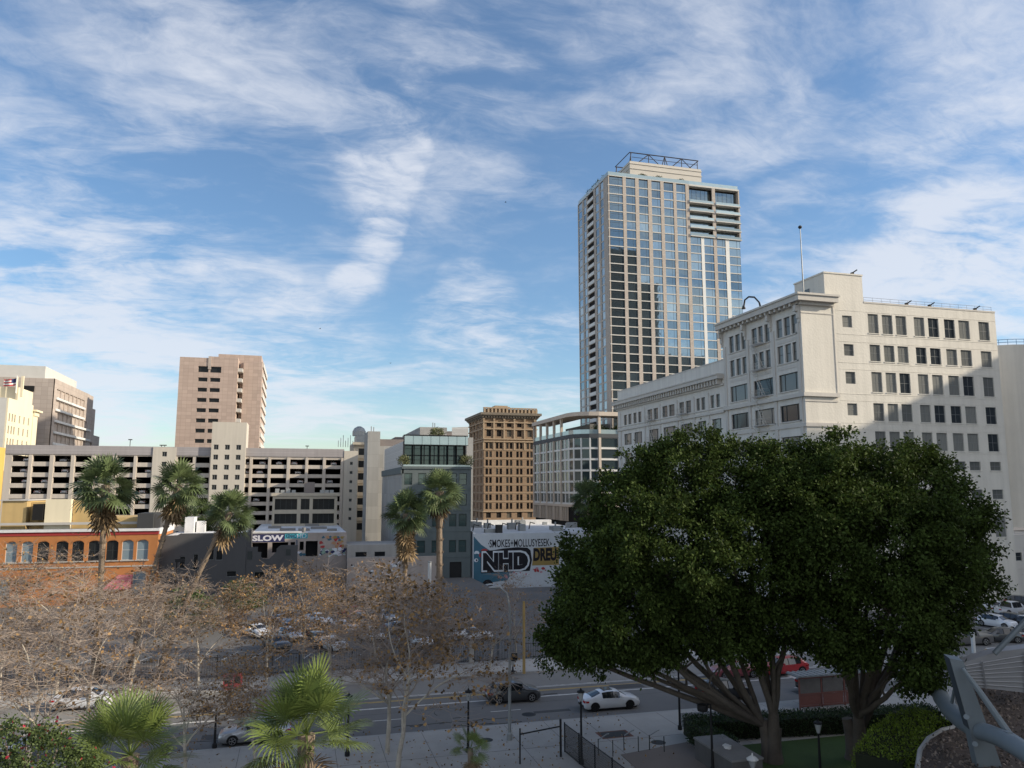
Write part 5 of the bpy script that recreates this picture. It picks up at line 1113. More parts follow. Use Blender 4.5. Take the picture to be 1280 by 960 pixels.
L_ = np.stack([r2.uniform(-32, 24, n), np.where(r2.random(n) < .7, r2.uniform(46.2, 57.5, n), r2.uniform(70.8, 76.5, n)), np.full(n, .145)], 1)
o = np_mesh('fallen_leaves', leaf_quads(L_, r2, .16, .11, .0), 4, m_sycleaf); tag(o, 'dry brown leaves scattered over the pavements', 'fallen leaves', None, 'stuff')
# fan palms
def frond(V, rr, base, d, pet, R, nseg, droop, cup=.15, wj=.95, roll=1.0):
    d = Vector(d).normalized(); s = d.cross(Vector((0, 0, 1)));
    if s.length < .05: s = Vector((1, 0, 0))
    s.normalize(); n = s.cross(d).normalized(); ro = rr.uniform(-roll, roll); s, n = s*cos(ro)+n*sin(ro), n*cos(ro)-s*sin(ro); hub = base+d*pet-Vector((0, 0, droop*.18*pet*pet)); w = .035*R
    V.append([base+s*w*.8, base-s*w*.8, hub-s*w*.5, hub+s*w*.5])
    span = radians(rr.uniform(125, 150)); bend = rr.uniform(.1, .5)
    for i in range(nseg):
        a = -span+2*span*(i+.5)/nseg; da = 2*span/nseg*wj; L = R*(.72+.28*cos(a*.8))*rr.uniform(.92, 1.05)
        def pt(ang, f, dz=0): v = d*cos(ang)+s*sin(ang)+n*cup*(1-cos(ang)*.3)*(1 if i % 2 else .8); return hub+v*(L*f)-Vector((0, 0, 1))*(droop*R*bend*f*f*f*1.2)
        V.append([hub, pt(a-da/2, .5), pt(a, .56), pt(a+da/2, .5)])
        m = pt(a, .8); sd_ = (pt(a+da/2, .5)-pt(a-da/2, .5))*.32
        V.append([pt(a-da/2, .5), m-sd_, m+sd_, pt(a+da/2, .5)]); V.append([m-sd_, pt(a, 1)-sd_*.12, pt(a, 1)+sd_*.12, m+sd_])
def quads_mesh(name, V, m, root): return np_mesh(name, np.array([[tuple(p) for p in f] for f in V]).reshape(-1, 3), 4, m, root)
def tall_palm(label, foot, head, r0, crown, seed, skirt, group='tall fan palms across the street'):
    rr = random.Random(seed); root = thing('fan_palm', label, 'palm tree', foot, 0, group); H = Vector(head)-Vector(foot)
    mid = Vector((H.x*.35, H.y*.35, H.z*.5)); pts = bez(Vector((0, 0, -.2)), mid, H, 14)
    q = MB(); q.tube(pts, [r0*(1.25-.55*min(1, i/5)+(.35 if i > 10 else 0))*rr.uniform(.93, 1.07) for i in range(14)], 10)
    for k in range(70):    # old leaf boots
        t = .35+.65*rr.random(); p = pts[int(t*13)]; a = rr.random()*2*pi; c, s_ = cos(a), sin(a); rd = r0*.85
        b0 = p+Vector((c*rd, s_*rd, 0)); q.poly([b0+Vector((-s_*.12, c*.12, 0)), b0+Vector((s_*.12, -c*.12, 0)), b0+Vector((c*.16, s_*.16, .32))])
    q.build('trunk', m_palmbark, root)
    V = []; n = 46
    for k in range(n):
        a = k*2.4+rr.uniform(-.3, .3); e = 1.45-2.35*((k+.5)/n)**.9+rr.uniform(-.15, .15); d = Vector((cos(a)*cos(e), sin(a)*cos(e), sin(e)))
        frond(V, rr, H+Vector((0, 0, .1)), d, crown*rr.uniform(.38, .55), crown*rr.uniform(.40, .50), 18, .35+.5*(k/n), .12)
    quads_mesh('crown', V, m_palm, root)
    V = []; ns = int(30*skirt)
    for k in range(ns):
        a = rr.random()*2*pi; z = rr.uniform(-.45*skirt, -.05)*crown; e = rr.uniform(-1.52, -1.05); d = Vector((cos(a)*cos(e), sin(a)*cos(e), sin(e))); t = max(0, 1+z/H.z); b0 = bez(Vector((0, 0, 0)), mid, H, 24)[int(t*23)]
        frond(V, rr, b0, d, crown*.28, crown*rr.uniform(.32, .44), 10, .5, .3, .7)
    if ns: quads_mesh('dead_skirt', V, m_deadpalm, root)
    return root
def palm_at(label, fx, fy, hx_, hy, Y, r0, crown, seed, skirt):
    f = atY(fx, fy, Y); h = atY(hx_, hy, Y); dzv = (h-f); f0 = f-dzv*(f.z/max(dzv.z, .1)); tall_palm(label, (f0.x, Y, 0), h, r0, crown, seed, skirt)
palm_at('fan palm standing straight in front of the orange building, leftmost of the tall palms', 127, 700, 132, 606, 80, .36, 3.5, 5, 1.3)
palm_at('tall fan palm leaning right between the orange and the dark grey building', 190, 735, 224, 606, 80, .30, 3.0, 6, 1.2)
palm_at('fan palm leaning steeply right in front of the dark grey building', 252, 722, 288, 640, 78, .30, 2.9, 7, 1.0)
palm_at('shaggy shorter fan palm in front of the grooved grey wall, with a long dead skirt', 505, 760, 508, 642, 82, .34, 3.0, 8, 2.2)
palm_at('fan palm with a thick pale trunk in front of the teal grey block', 549, 720, 549, 614, 82, .46, 3.1, 9, .7)
def near_palm(label, c, R, seed, foot_z, nf, group=None):
    rr = random.Random(seed); root = thing('young_fan_palm', label, 'palm tree', (c.x, c.y, foot_z), 0, group); H = Vector((0, 0, c.z-foot_z)); V = []
    for k in range(nf):
        a = k*2.399+rr.uniform(-.25, .25); e = 1.4-1.75*((k+.5)/nf)**.9+rr.uniform(-.15, .15); d = Vector((cos(a)*cos(e), sin(a)*cos(e), sin(e)))
        frond(V, rr, H, d, R*rr.uniform(.42, .66), R*rr.uniform(.42, .56), 38, .15+.6*(k/nf), .2, .9, .75)
    quads_mesh('crown', V, m_palmnear, root)
    q = MB(); q.tube([(0, 0, -.1), (0, 0, H.z*.5), (0, 0, H.z)], [.26*R/2, .2*R/2, .24*R/2], 10); q.build('trunk', m_palmbark, root)
    V = []
    for k in range(10): a = rr.random()*6.3; e = rr.uniform(-1.4, -.8); frond(V, rr, H-Vector((0, 0, .3)), (cos(a)*cos(e), sin(a)*cos(e), sin(e)), R*.4, R*.4, 18, .5, .3, .6)
    quads_mesh('dead_fronds', V, m_deadpalm, root); return root
near_palm('bright green young fan palm in the foreground beside the bougainvillea', atd(163, 944, 25), 2.3, 31, 4.6, 27, 'young fan palms in the foreground')
near_palm('larger bright green young fan palm in the foreground, right of the other', atd(383, 918, 25.5), 2.45, 34, 4.6, 31, 'young fan palms in the foreground')
near_palm('small dark fan palm low down by the gate post at the bottom', atd(588, 936, 44), 1.35, 37, .1, 12)
# shrubs, hedges
def bush(name, label, cat, ells, m, seed, per=3, leaves=26, ln=.16, wd=.09, sig=.2, extra=None, loc=None, group=None):
    r2 = np.random.default_rng(seed); loc = Vector(loc or (ells[0][0][0], ells[0][0][1], 0)); root = thing(name, label, cat, loc, 0, group)
    e2 = [((c[0]-loc.x, c[1]-loc.y, c[2]-loc.z), r) for c, r in ells]; Pn, Nn, C = crown_points(e2, r2, per, leaves, sig); np_mesh('foliage', leaf_quads(Pn, r2, ln, wd, .1, Nn*.6), 4, m, root)
    q = MB()
    for c, r in e2:
        for j in range(3): q.tube([(0, 0, 0), Vector(c).lerp(Vector((0, 0, c[2]*.4)), .5), Vector(c)+Vector((r[0]*.4*cos(j*2), r[1]*.4*sin(j*2), r[2]*.3))], [.05, .04, .02], 5)
    q.build('stems', m_twig, root)
    if extra: mm, n = extra; k = r2.integers(0, len(Pn), n); np_mesh('flowers', leaf_quads(Pn[k]+Nn[k]*.12+r2.normal(size=(n, 3))*.03, r2, .1, .1, .0), 4, mm, root)
    return root
E1 = []
for x, y, rx, ry, d in ((8, 940, 55, 36, 21), (50, 950, 45, 36, 21.5), (85, 968, 36, 26, 22)): c = atd(x, y, d); k = d/FPX; E1.append(((c.x, c.y, c.z), (rx*k, rx*k, ry*k)))
bush('bougainvillea', 'bougainvillea bush with scattered crimson flowers in the bottom left corner', 'bush', E1, m_shrub, 41, 9, 40, .085, .06, .14, (m_flower, 130), (E1[1][0][0], E1[1][0][1], 4.6))
k0 = atd(55, 932, 20); r2 = np.random.default_rng(7)
def hedge(label, path, w, h, m, seed, ln=.13, core=m_dark, bright=None):
    r2 = np.random.default_rng(seed); p0 = Vector(path[0]); root = thing('hedge', label, 'hedge', (p0.x, p0.y, p0.z), 0); q = MB(p0); Pn = []; Nn = []
    for a, c in zip(path[:-1], path[1:]):
        a, c = Vector(a), Vector(c); v = c-a; L_ = v.length; n = int(L_*(w+2*h)*170); t = v.normalized(); s = Vector((-t.y, t.x, 0)).normalized()
        u_ = r2.random(n)*L_; k = r2.random(n)*(w+2*h)
        for i in range(n):
            if k[i] < h: dd, z, no = -w/2, k[i], -s
            elif k[i] < h+w: dd, z, no = k[i]-h-w/2, h, Vector((0, 0, 1))
            else: dd, z, no = w/2, k[i]-h-w, s
            p = a+t*u_[i]+s*dd+Vector((0, 0, z))-p0; p += Vector(r2.normal(size=3)*.07); Pn.append(tuple(p)); Nn.append(tuple(no))
        pts = [a+s*(-w/2+.12), a+s*(w/2-.12), c+s*(w/2-.12), c+s*(-w/2+.12)]; i = len(q.v)
        q.v += [tuple(p) for p in pts]+[tuple(p+Vector((0, 0, h-.12))) for p in pts]
        for f in ((4, 5, 6, 7), (0, 1, 5, 4), (1, 2, 6, 5), (2, 3, 7, 6), (3, 0, 4, 7)): q.f.append(tuple(i+j for j in f)); q.mi.append(0)
    q.build('core', mat('hedge_core', (.02, .024, .012), .95, .3, 2), root); np_mesh('foliage', leaf_quads(np.array(Pn), r2, ln, ln*.6, -.1, np.array(Nn)*.8), 4, m, root)
hedge('long dark clipped hedge behind the ficus trunks', [(26.4, 50.2, .13), (34, 49.2, .13), (45, 48.0, .13)], 1.7, 1.25, m_hedge, 51)
hedge('dark hedge end turning towards the stone planter', [(26.6, 49.4, .12), (26.9, 45.5, .12)], 1.3, 1.2, m_hedge, 52)
mound = lambda X, Y: 0
# ------------------------------------------------------------------ raised bed and pipe sculpture, lower right
ZB = 4.8
def bed(x, y): return atz(x, y, ZB)
edge_ = [bed(x, y) for x, y in ((1146, 1010), (1147, 960), (1150, 938), (1160, 924), (1178, 913), (1205, 907), (1198, 890), (1196, 868))]
pl = [(p.x, p.y) for p in edge_]+[(46, 44), (70, 36), (70, 10), (edge_[0].x, 10)]
q = MB(); q.prism(pl[::-1] if sum((pl[i-1][0]*pl[i][1]-pl[i][0]*pl[i-1][1]) for i in range(len(pl))) < 0 else pl, 0, ZB); struct('raised_bed', q, m_mulch)
q = MB(); q.tube([(p.x, p.y, ZB+.02) for p in edge_], .11, 6); struct('bed_kerb', q, m_kerb)
r2 = np.random.default_rng(9); n = 26000; V = []
Xs = r2.uniform(15, 48, n); Ys = r2.uniform(22, 46, n)
keep = []
def inpoly(x, y):
    c = False; j = len(pl)-1
    for i in range(len(pl)):
        if (pl[i][1] > y) != (pl[j][1] > y) and x < (pl[j][0]-pl[i][0])*(y-pl[i][1])/(pl[j][1]-pl[i][1])+pl[i][0]: c = not c
        j = i
    return c
keep = np.array([inpoly(a, c) for a, c in zip(Xs, Ys)]); C_ = np.stack([Xs, Ys, np.full(n, ZB+.03)], 1)[keep]
o = np_mesh('bark_chips', leaf_quads(C_+r2.normal(size=C_.shape)*np.array([0, 0, .03]), r2, .17, .09, .0), 4, mat('bark_chip', (.16, .125, .10), .95, .2, .5, island=.7)); tag(o, 'brown bark chips covering the raised bed', 'bark chips', None, 'stuff')
pb = [atd(x, y, d) for x, y, d in ((1098, 948, 40), (1120, 920, 42), (1145, 900, 44), (1168, 894, 44.5))]
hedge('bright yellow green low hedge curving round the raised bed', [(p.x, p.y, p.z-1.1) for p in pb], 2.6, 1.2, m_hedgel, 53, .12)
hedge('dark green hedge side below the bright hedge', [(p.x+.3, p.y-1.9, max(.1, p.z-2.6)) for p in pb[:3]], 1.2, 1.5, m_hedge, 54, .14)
b = thing('pipe_sculpture', 'blue grey steel frame of a tilted pylon and thick curved pipes on the raised bed', 'sculpture', tuple(atz(1240, 965, ZB))); RL = Vector(b.location)
d0 = 34.0
ptop = [atd(1187, 823, d0), atd(1204, 826, d0)]; pbot = [atd(1228, 985, d0), atd(1262, 985, d0)]
dpt = FW*.55+RT*.05
q = MB(RL); A0, A1 = ptop; B0, B1 = pbot; m0 = A0.lerp(B0, .55)+RT*.10; m1 = atd(1236, 912, d0)
sec = [(A0, A1), (m0, m1), (B0, B1)]
for (a, c), (e, f) in zip(sec[:-1], sec[1:]):
    q.quad(a, c, f, e); q.quad(c, c+dpt, f+dpt, f); q.quad(c+dpt, a+dpt, e+dpt, f+dpt); q.quad(a+dpt, a, e, e+dpt)
q.quad(A1, A0, A0+dpt, A1+dpt); q.build('pylon', m_pipe, b)
q = MB(RL); q.quad(A0+dpt-RT*.02, A0-RT*.02, m0-RT*.02, m0+dpt-RT*.02); q.build('pylon_side', mat('dark_painted_steel', (.06, .07, .08), .6, .1), b)
q = MB(RL); q.tube([atd(x, y, d) for x, y, d in ((1168, 822, 50.5), (1167, 838, 48.5), (1169, 855, 45.5), (1177, 873, 41.5), (1189, 889, 38.3), (1204, 902, 36), (1221, 912, 34.4))], .42, 14); q.build('curved_pipe', m_pipe, b, smooth=50)
q = MB(RL); q.tube([atd(x, y, d) for x, y, d in ((1223, 913, 34.2), (1237, 917, 33.4), (1252, 923, 32.6), (1268, 932, 31.8), (1290, 946, 30.8), (1320, 968, 29.5))], .38, 14); q.build('straight_pipe', m_pipe, b, smooth=50)
q = MB(RL); q.tube([atd(x, y, d) for x, y, d in ((1203, 835, 33.8), (1227, 868, 33.4), (1262, 918, 32.8), (1290, 936, 32))], [.07, .13, .15, .15], 8); q.box(*(atd(1260, 918, 32.3)-Vector((.12, .12, .12))), *(atd(1260, 918, 32.3)+Vector((.12, .12, .12)))); q.build('tie_rod', m_pipe, b)
q = MB(RL); q.tube([atd(1196, 848, 34.6), atd(1190, 878, 36)], .08, 6); q.tube([atd(1192, 866, 36), atd(1205, 880, 36), atd(1213, 892, 35)], .06, 6); q.build('strut', m_pipe, b)
q = MB(RL)
for x, y in ((1208, 896), (1219, 930)): q.tube([atd(x, y, d0-.02), atd(x, y, d0-.18)], .12, 8)
q.build('bolt_plate', m_pipe, b)
b = thing('louvred_canopy', 'grey louvred metal canopy end behind the pipe sculpture', 'canopy', tuple(atd(1245, 862, 44)))
RL = Vector(b.location); c = [atd(1204, 838, 43), atd(1300, 808, 44), atd(1300, 868, 44), atd(1212, 858, 43)]; top = [atd(1205, 828, 43), atd(1245, 815, 43.5), atd(1300, 808, 44)]
q = MB(RL); bk = FW*.3; q.poly([top[0], top[1], top[2], c[2], c[3]]); q.poly([p+bk*2 for p in (top[2], top[1], top[0])]+[c[3]+bk*2, c[2]+bk*2]); q.quad(top[0], top[0]+bk*2, top[1]+bk*2, top[1]); q.quad(top[1], top[1]+bk*2, top[2]+bk*2, top[2]); q.quad(c[3], c[3]+bk*2, top[0]+bk*2, top[0]); q.build('metal_panel', m_louv, b)
q = MB(RL)
for k in range(1, 8): f = k/8; a = top[0].lerp(c[3], f); e = top[2].lerp(c[2], f); q.tube([a-FW*.06, e-FW*.06], .035, 4)
for f in (.22, .78): a = top[0].lerp(top[2], f)-Vector((0, 0, .1)); e = c[3].lerp(c[2], f); q.tube([a-FW*.08, e-FW*.08], .05, 4)
q.build('louvre', m_louv, b)
q = MB(RL); q.tube([atd(1243, 817, 43), atd(1284, 774, 43)], .16, 8); q.build('brace_beam', m_pipe, b)
# ------------------------------------------------------------------ vehicles
m_tyre = mat('tyre_rubber', (.012, .012, .012), .9, .1, 3)
m_rim = mat('alloy_rim', (.32, .32, .33), .35, .05, 3, metal=.8)
m_rimd = mat('dark_rim', (.02, .02, .022), .4, .05, 3, metal=.5)
m_cglass = mat('car_glass', (.012, .014, .016), .04, .1, .5, spec=.9)
m_lampw = mat('headlamp_glass', (.55, .56, .58), .15, .05, 3, spec=.8)
m_lampr = mat('tail_lamp', (.35, .012, .012), .2, .05, 3, spec=.6)
m_under = mat('black_plastic', (.015, .015, .016), .7, .1, 3)
def paint(n, c, met=.0): return mat('paint_'+n, c, .28, .03, .8, metal=met, spec=.5, coat=.8)
p_white = paint('white', (.62, .63, .65)); p_silver = paint('silver', (.42, .43, .45), .5); p_grey = paint('dark_grey', (.065, .068, .072), .4); p_black = paint('black', (.012, .012, .014)); p_red = paint('red', (.38, .02, .025)); p_blue = paint('blue_grey', (.12, .16, .21), .3); p_taupe = paint('taupe', (.13, .125, .125), .4)
PROF = {  # x, roof or bonnet height, belt height, half width low, half width of the top, kind of the span that starts here: b body, r rear glass, c cabin, p pillar, w windscreen
 'sedan': [(0, .62, .60, .74, .60, 'b'), (.06, .90, .80, .82, .70, 'b'), (.30, 1.02, .88, .88, .74, 'b'), (.62, 1.06, .92, .90, .74, 'r'), (1.35, 1.33, .95, .91, .60, 'p'), (1.48, 1.365, .95, .91, .61, 'c'), (2.02, 1.42, .94, .92, .62, 'c'), (2.30, 1.425, .93, .92, .62, 'p'), (2.38, 1.42, .93, .92, .62, 'c'), (2.75, 1.385, .92, .92, .61, 'q'), (2.95, 1.33, .92, .92, .62, 'w'), (3.52, 1.02, .91, .91, .72, 'b'), (3.85, .97, .86, .90, .74, 'b'), (4.3, .87, .77, .86, .72, 'b'), (4.55, .76, .66, .78, .66, 'b'), (4.66, .58, .52, .68, .58, 'b')],
 'suv': [(0, .70, .68, .76, .66, 'b'), (.05, .98, .92, .84, .72, 'b'), (.16, 1.06, .98, .86, .73, 'r'), (.66, 1.42, 1.0, .89, .63, 'p'), (.86, 1.50, 1.0, .90, .64, 'c'), (1.32, 1.55, .99, .91, .65, 'p'), (1.42, 1.56, .99, .91, .65, 'c'), (2.12, 1.55, .97, .91, .65, 'p'), (2.2, 1.545, .97, .91, .65, 'c'), (2.62, 1.49, .96, .91, .64, 'q'), (2.82, 1.42, .96, .91, .65, 'w'), (3.4, 1.06, .95, .91, .76, 'b'), (3.8, 1.00, .91, .90, .78, 'b'), (4.15, .92, .83, .86, .74, 'b'), (4.3, .80, .72, .80, .70, 'b'), (4.36, .58, .55, .70, .62, 'b')],
 'pickup': [(0, .98, .94, .92, .86, 'b'), (.04, 1.10, 1.04, .96, .92, 'b'), (1.6, 1.10, 1.04, .98, .94, 'b'), (1.72, 1.12, 1.06, .98, .92, 'r'), (1.9, 1.78, 1.10, .98, .70, 'p'), (2.02, 1.83, 1.10, .98, .70, 'c'), (2.7, 1.86, 1.10, .98, .72, 'p'), (2.82, 1.86, 1.10, .98, .72, 'c'), (3.45, 1.82, 1.10, .98, .70, 'q'), (3.62, 1.75, 1.10, .98, .72, 'w'), (4.15, 1.22, 1.08, .97, .84, 'b'), (4.9, 1.14, 1.04, .96, .86, 'b'), (5.35, 1.06, .98, .93, .84, 'b'), (5.5, .80, .76, .90, .82, 'b')],
 'van': [(0, .9, .88, .86, .8, 'b'), (.04, 1.3, 1.12, .92, .84, 'r'), (.2, 1.95, 1.15, .94, .76, 'p'), (.4, 2.02, 1.15, .95, .76, 'b'), (2.6, 2.04, 1.15, .95, .76, 'p'), (2.75, 2.03, 1.15, .95, .76, 'c'), (3.5, 1.98, 1.14, .95, .74, 'q'), (3.7, 1.9, 1.14, .95, .75, 'w'), (4.4, 1.25, 1.1, .94, .82, 'b'), (4.9, 1.05, .98, .9, .8, 'b'), (5.05, .7, .66, .84, .76, 'b')]}
WHEELS = {'sedan': (.82, 3.72, .335), 'suv': (.80, 3.55, .36), 'pickup': (1.05, 4.55, .42), 'van': (1.0, 4.1, .36)}
def make_car(kind, body, rim, label='x', cat='car', group=None, name='parked_car', detail=True):
    pr = PROF[kind]; L_ = pr[-1][0]; root = thing(name, label, cat, (0, 0, 0), 0, group); hx_ = L_/2
    rings = []
    for i, (x, zt, zb, w, wt, k) in enumerate(pr):
        e = min(i, len(pr)-1-i); zs = .32 if e == 0 else .24 if e == 1 else .19
        cab = zt-zb > .2
        half = [(w*.88, zs), (w*.985, zs+.10), (w, (zs+zb)/2+.05), (w*.965, zb), (wt, zt-(.05 if cab else .02)), (wt*.72, zt+.0), (0, zt+.022)]
        rings.append([(x-hx_, -y, z) for y, z in half]+[(x-hx_, y, z) for y, z in half[-2::-1]])
    G = {}
    def add(key, q):
        mb = G.setdefault(key, MB()); mb.quad(*q)
    n = len(rings[0])
    wins_ = {'c': 0}
    for i in range(len(rings)-1):
        k = pr[i][5]
        for j in range(n-1):
            q = (rings[i][j], rings[i+1][j], rings[i+1][j+1], rings[i][j+1])
            side = j in (3, n-5); top = j in range(4, n-5)
            key = 'body'
            if side and k == 'c': key = ('side_window', i, j)
            elif top and k == 'w': key = ('windscreen',)
            elif top and k == 'r': key = ('rear_window',)
            elif side and k == 'p' and i > 4: key = ('pillar',)
            elif side and k == 'q': key = ('side_window', i, j)
            add(key, q)
        add('body', (rings[i+1][0], rings[i][0], rings[i][n-1], rings[i+1][n-1]))
    body_ = G.pop('body'); body_.poly(rings[0]); body_.poly(rings[-1][::-1])
    # weld so the paint shades smoothly
    vm = {}; nv = []; nf = []
    for f in body_.f:
        g = []
        for i in f:
            kx_ = tuple(round(c, 4) for c in body_.v[i])
            if kx_ not in vm: vm[kx_] = len(nv); nv.append(kx_)
            g.append(vm[kx_])
        nf.append(tuple(dict.fromkeys(g)))
    body_.v, body_.f = nv, nf; body_.mi = [0]*len(nf); bo = body_.build('body', body, root, smooth=42)
    merged = {}
    for key, mb in G.items():
        merged.setdefault(key[0] if key[0] != 'side_window' else key, mb)
    for key, mb in merged.items(): mb.build(key if isinstance(key, str) else key[0], m_under if key == 'pillar' else m_cglass, root, smooth=40)
    rx, fx_, r = WHEELS[kind]; wv = max(p[3] for p in pr)
    for x in (rx-hx_, fx_-hx_):
        for s in (-1, 1):
            a = MB(); n_ = 18      # dark wheel well rim
            for t in range(n_):
                t0, t1 = pi*t/n_-.15, pi*(t+1)/n_-.15+.0
                a.quad((x+r*.95*cos(t0), s*(wv+.004), r+r*.95*sin(t0)), (x+r*.95*cos(t1), s*(wv+.004), r+r*.95*sin(t1)), (x+r*1.16*cos(t1), s*(wv+.004), r+r*1.16*sin(t1)), (x+r*1.16*cos(t0), s*(wv+.004), r+r*1.16*sin(t0)))
            a.build('wheel_arch', m_under, root)
            w = MB(); pf = [(.24, r*.70), (.235, r*.93), (.20, r), (.03, r), (.0, r*.95), (-.004, r*.70)]
            w.tube([(0, s*(wv+.012-d), 0) for d, rr_ in pf[::-1]], [rr_ for d, rr_ in pf[::-1]], 20, cap=True); wo = w.build('wheel', m_tyre, root, smooth=50, loc=(x, 0, r))
            c = MB()
            c.poly([(r*.16*cos(t), s*(wv+.02), r*.16*sin(t)) for t in np.linspace(0, 2*pi, 11)[:-1]])
            for k in range(5):
                a0 = 2*pi*k/5; c.quad(*[(rr_*cos(a0+da), s*(wv+.022), rr_*sin(a0+da)) for rr_, da in ((r*.12, -.5), (r*.66, -.17), (r*.66, .17), (r*.12, .5))])
            for k in range(20):
                t0, t1 = 2*pi*k/20, 2*pi*(k+1)/20; c.quad(*[(rr_*cos(t), s*(wv+.021), rr_*sin(t)) for rr_, t in ((r*.60, t0), (r*.70, t0), (r*.70, t1), (r*.60, t1))])
            c.build('rim', rim, wo)
    zf = pr[-3][1]-.12; zr_l = pr[1][1]-.14
    for s in (-1, 1):
        h = MB(); y0 = s*pr[-3][3]*.98
        h.v = [(L_-hx_-.42, y0*1.005, zf+.02), (L_-hx_-.10, y0*.86, zf-.06), (L_-hx_-.02, y0*.52, zf-.10), (L_-hx_-.07, y0*.52, zf+.02), (L_-hx_-.16, y0*.84, zf+.06), (L_-hx_-.40, y0*.96, zf+.08)]
        h.f = [(0, 1, 4, 5), (1, 2, 3, 4)]; h.mi = [0, 0]; h.build('headlight', m_lampw, root)
        t = MB(); t.box(-hx_-.015, min(s*.42, s*.80), zr_l-.10, -hx_+.10, max(s*.42, s*.80), zr_l+.05); t.box(-hx_+.09, min(s*.76, s*.895), zr_l-.08, -hx_+.34, max(s*.76, s*.895), zr_l+.05); t.build('tail_light', m_lampr, root)
        if detail:
            xm = [p for p in pr if p[5] == 'w'][0]; m = MB(); m.box(xm[0]-hx_-.12, min(s*(wv+.02), s*(wv+.19)), xm[2]+.04, xm[0]-hx_+.06, max(s*(wv+.02), s*(wv+.19)), xm[2]+.18); m.build('mirror', body, root)
            d = MB()
            cx0 = [p[0] for p in pr if p[5] == 'p'];
            for xx in (cx0[-1]-hx_-.18, cx0[-1]-hx_+.75): d.box(xx, min(s*(wv-.03), s*(wv+.006)), .72, xx+.16, max(s*(wv-.03), s*(wv+.006)), .75)
            d.build('door_handle', body, root)
    g = MB(); g.box(L_-hx_-.1, -.5, .30, L_-hx_+.012, .5, .47); g.build('grille', m_under, root)
    g = MB(); g.box(-hx_-.012, -.6, .30, -hx_+.1, .6, .46); g.build('rear_bumper', m_under, root)
    g = MB(); g.box(-hx_+.3, -wv*.84, .10, L_-hx_-.3, wv*.84, .26); g.build('underbody', m_under, root)
    if detail:
        g = MB(); g.box(-hx_-.022, -.26, .62, -hx_+.02, .26, .74); g.build('number_plate', m_mwhite, root)
    return root
def place(root, x, y, z, rz): root.location = (x, y, z); root.rotation_euler = (0, 0, rz)
def ground_px(x, y, z=.004): p = atz(x, y, z); return p.x, p.y
sed = make_car('sedan', p_white, m_rimd, 'white saloon car with black wheels driving on the street, right of the lamp post', name='saloon_car')
x0, y0 = 24.25, 58.9; place(sed, x0, y0, .006, 0)
q = MB(); q.box(-.62, -.40, 1.40, .12, .40, 1.458); q.build('sunroof', m_cglass, sed)
suv = make_car('suv', p_grey, m_rim, 'dark grey compact off-roader driving on the street behind the lamp post', name='off_roader'); place(suv, 17.5, 62.9, .006, 0)
w_suv = make_car('suv', p_white, m_rim, 'white hatchback parked at the far kerb behind bare branches on the left', name='parked_car'); p = atz(120, 868); place(w_suv, p.x, 69.9, .006, 0)
sil = make_car('sedan', p_silver, m_rim, 'silver saloon by the near kerb above the bougainvillea', name='parked_car'); p = atz(35, 905); place(sil, p.x, 58.6, .006, pi)
o = dup(sil, (atz(322, 905).x, 57.9, .006), pi, 'silver saloon at the near kerb behind the larger young fan palm'); o.name = 'parked_car'
wh2 = make_car('sedan', p_white, m_rim, 'white saloon in the car park beside the leaning pale sycamore', name='parked_car'); x, y = ground_px(598, 801); place(wh2, x-.6, y+.8, .01, 0)
red = make_car('suv', p_red, m_rim, 'red off-roader in the far lane glimpsed between the ficus trunks', name='off_roader'); p = atz(1040, 866); place(red, p.x+.2, 65.0, .006, pi)
p = atz(292, 857, .13); root = thing('newspaper_box', 'pair of red newspaper boxes on the far pavement, a red patch seen through twigs', 'newspaper box', (p.x, 72.2, .13))
for x in (-.75, .05): q = MB(); q.box(x, -.3, .18, x+.7, .3, 1.25); q.box(x+.1, -.2, 0, x+.6, .2, .18); q.build('box_body', m_mred, root); q = MB(); q.box(x+.12, -.32, .55, x+.58, -.303, 1.1); q.build('display_window', m_under, root)
dk = make_car('suv', p_black, m_rim, 'black off-roader stopped by the bus shelter, seen behind the left ficus trunk', name='off_roader'); p = atz(946, 893); place(dk, p.x, 58.9, .006, 0)
dk2 = dup(dk, (atz(1078, 882).x, 58.8, .006), 0, 'black car on the street right of the bus shelter, behind the right ficus'); dk2.name = 'parked_car'
o = make_car('sedan', paint('maroon', (.22, .05, .06)), m_rim, 'maroon car in the far lane seen above the black off-roader', name='saloon_car'); p = atz(945, 858); place(o, p.x, 65.2, .006, pi)
# car park on the right
GR = 'cars in the car park beside the cream building'
pk = make_car('pickup', p_taupe, m_rim, 'taupe pickup truck parked behind the white post, tailgate to the right', 'pickup truck', GR, 'pickup_truck'); p = atz(1213, 807); place(pk, p.x, p.y+.6, .006, pi-.12)
pw = make_car('pickup', p_white, m_rim, 'white pickup truck parked nearest the wall of the cream building', 'pickup truck', GR, 'pickup_truck'); p = atz(1262, 769); place(pw, p.x+.4, p.y, .006, .05)
pg = make_car('pickup', p_taupe, m_rim, 'grey pickup truck cut off by the right edge of the photo', 'pickup truck', GR, 'pickup_truck'); p = atz(1290, 775); place(pg, p.x+.5, p.y-.5, .006, pi)
def cp(src, lab, x, y, rz, cat='car', nm='parked_car'): p = atz(x, y); o = dup(src, (p.x, p.y, .006), rz, lab, GR, 1, cat); o.name = nm; return o
cp(wh2, 'white saloon parked left of the white pickup, by the cream wall', 1245, 764, -.9)
cp(w_suv, 'white off-roader half hidden under the right ficus, facing the street', 1246, 784, -1.3)
cp(dk, 'black off-roader parked right of the half hidden white one', 1268, 782, -1.3)
cp(suv, 'dark grey hatchback between the taupe pickup and the white car', 1251, 802, pi-.4)
cp(w_suv, 'white off-roader parked right of the dark grey hatchback', 1276, 800, pi-.5)
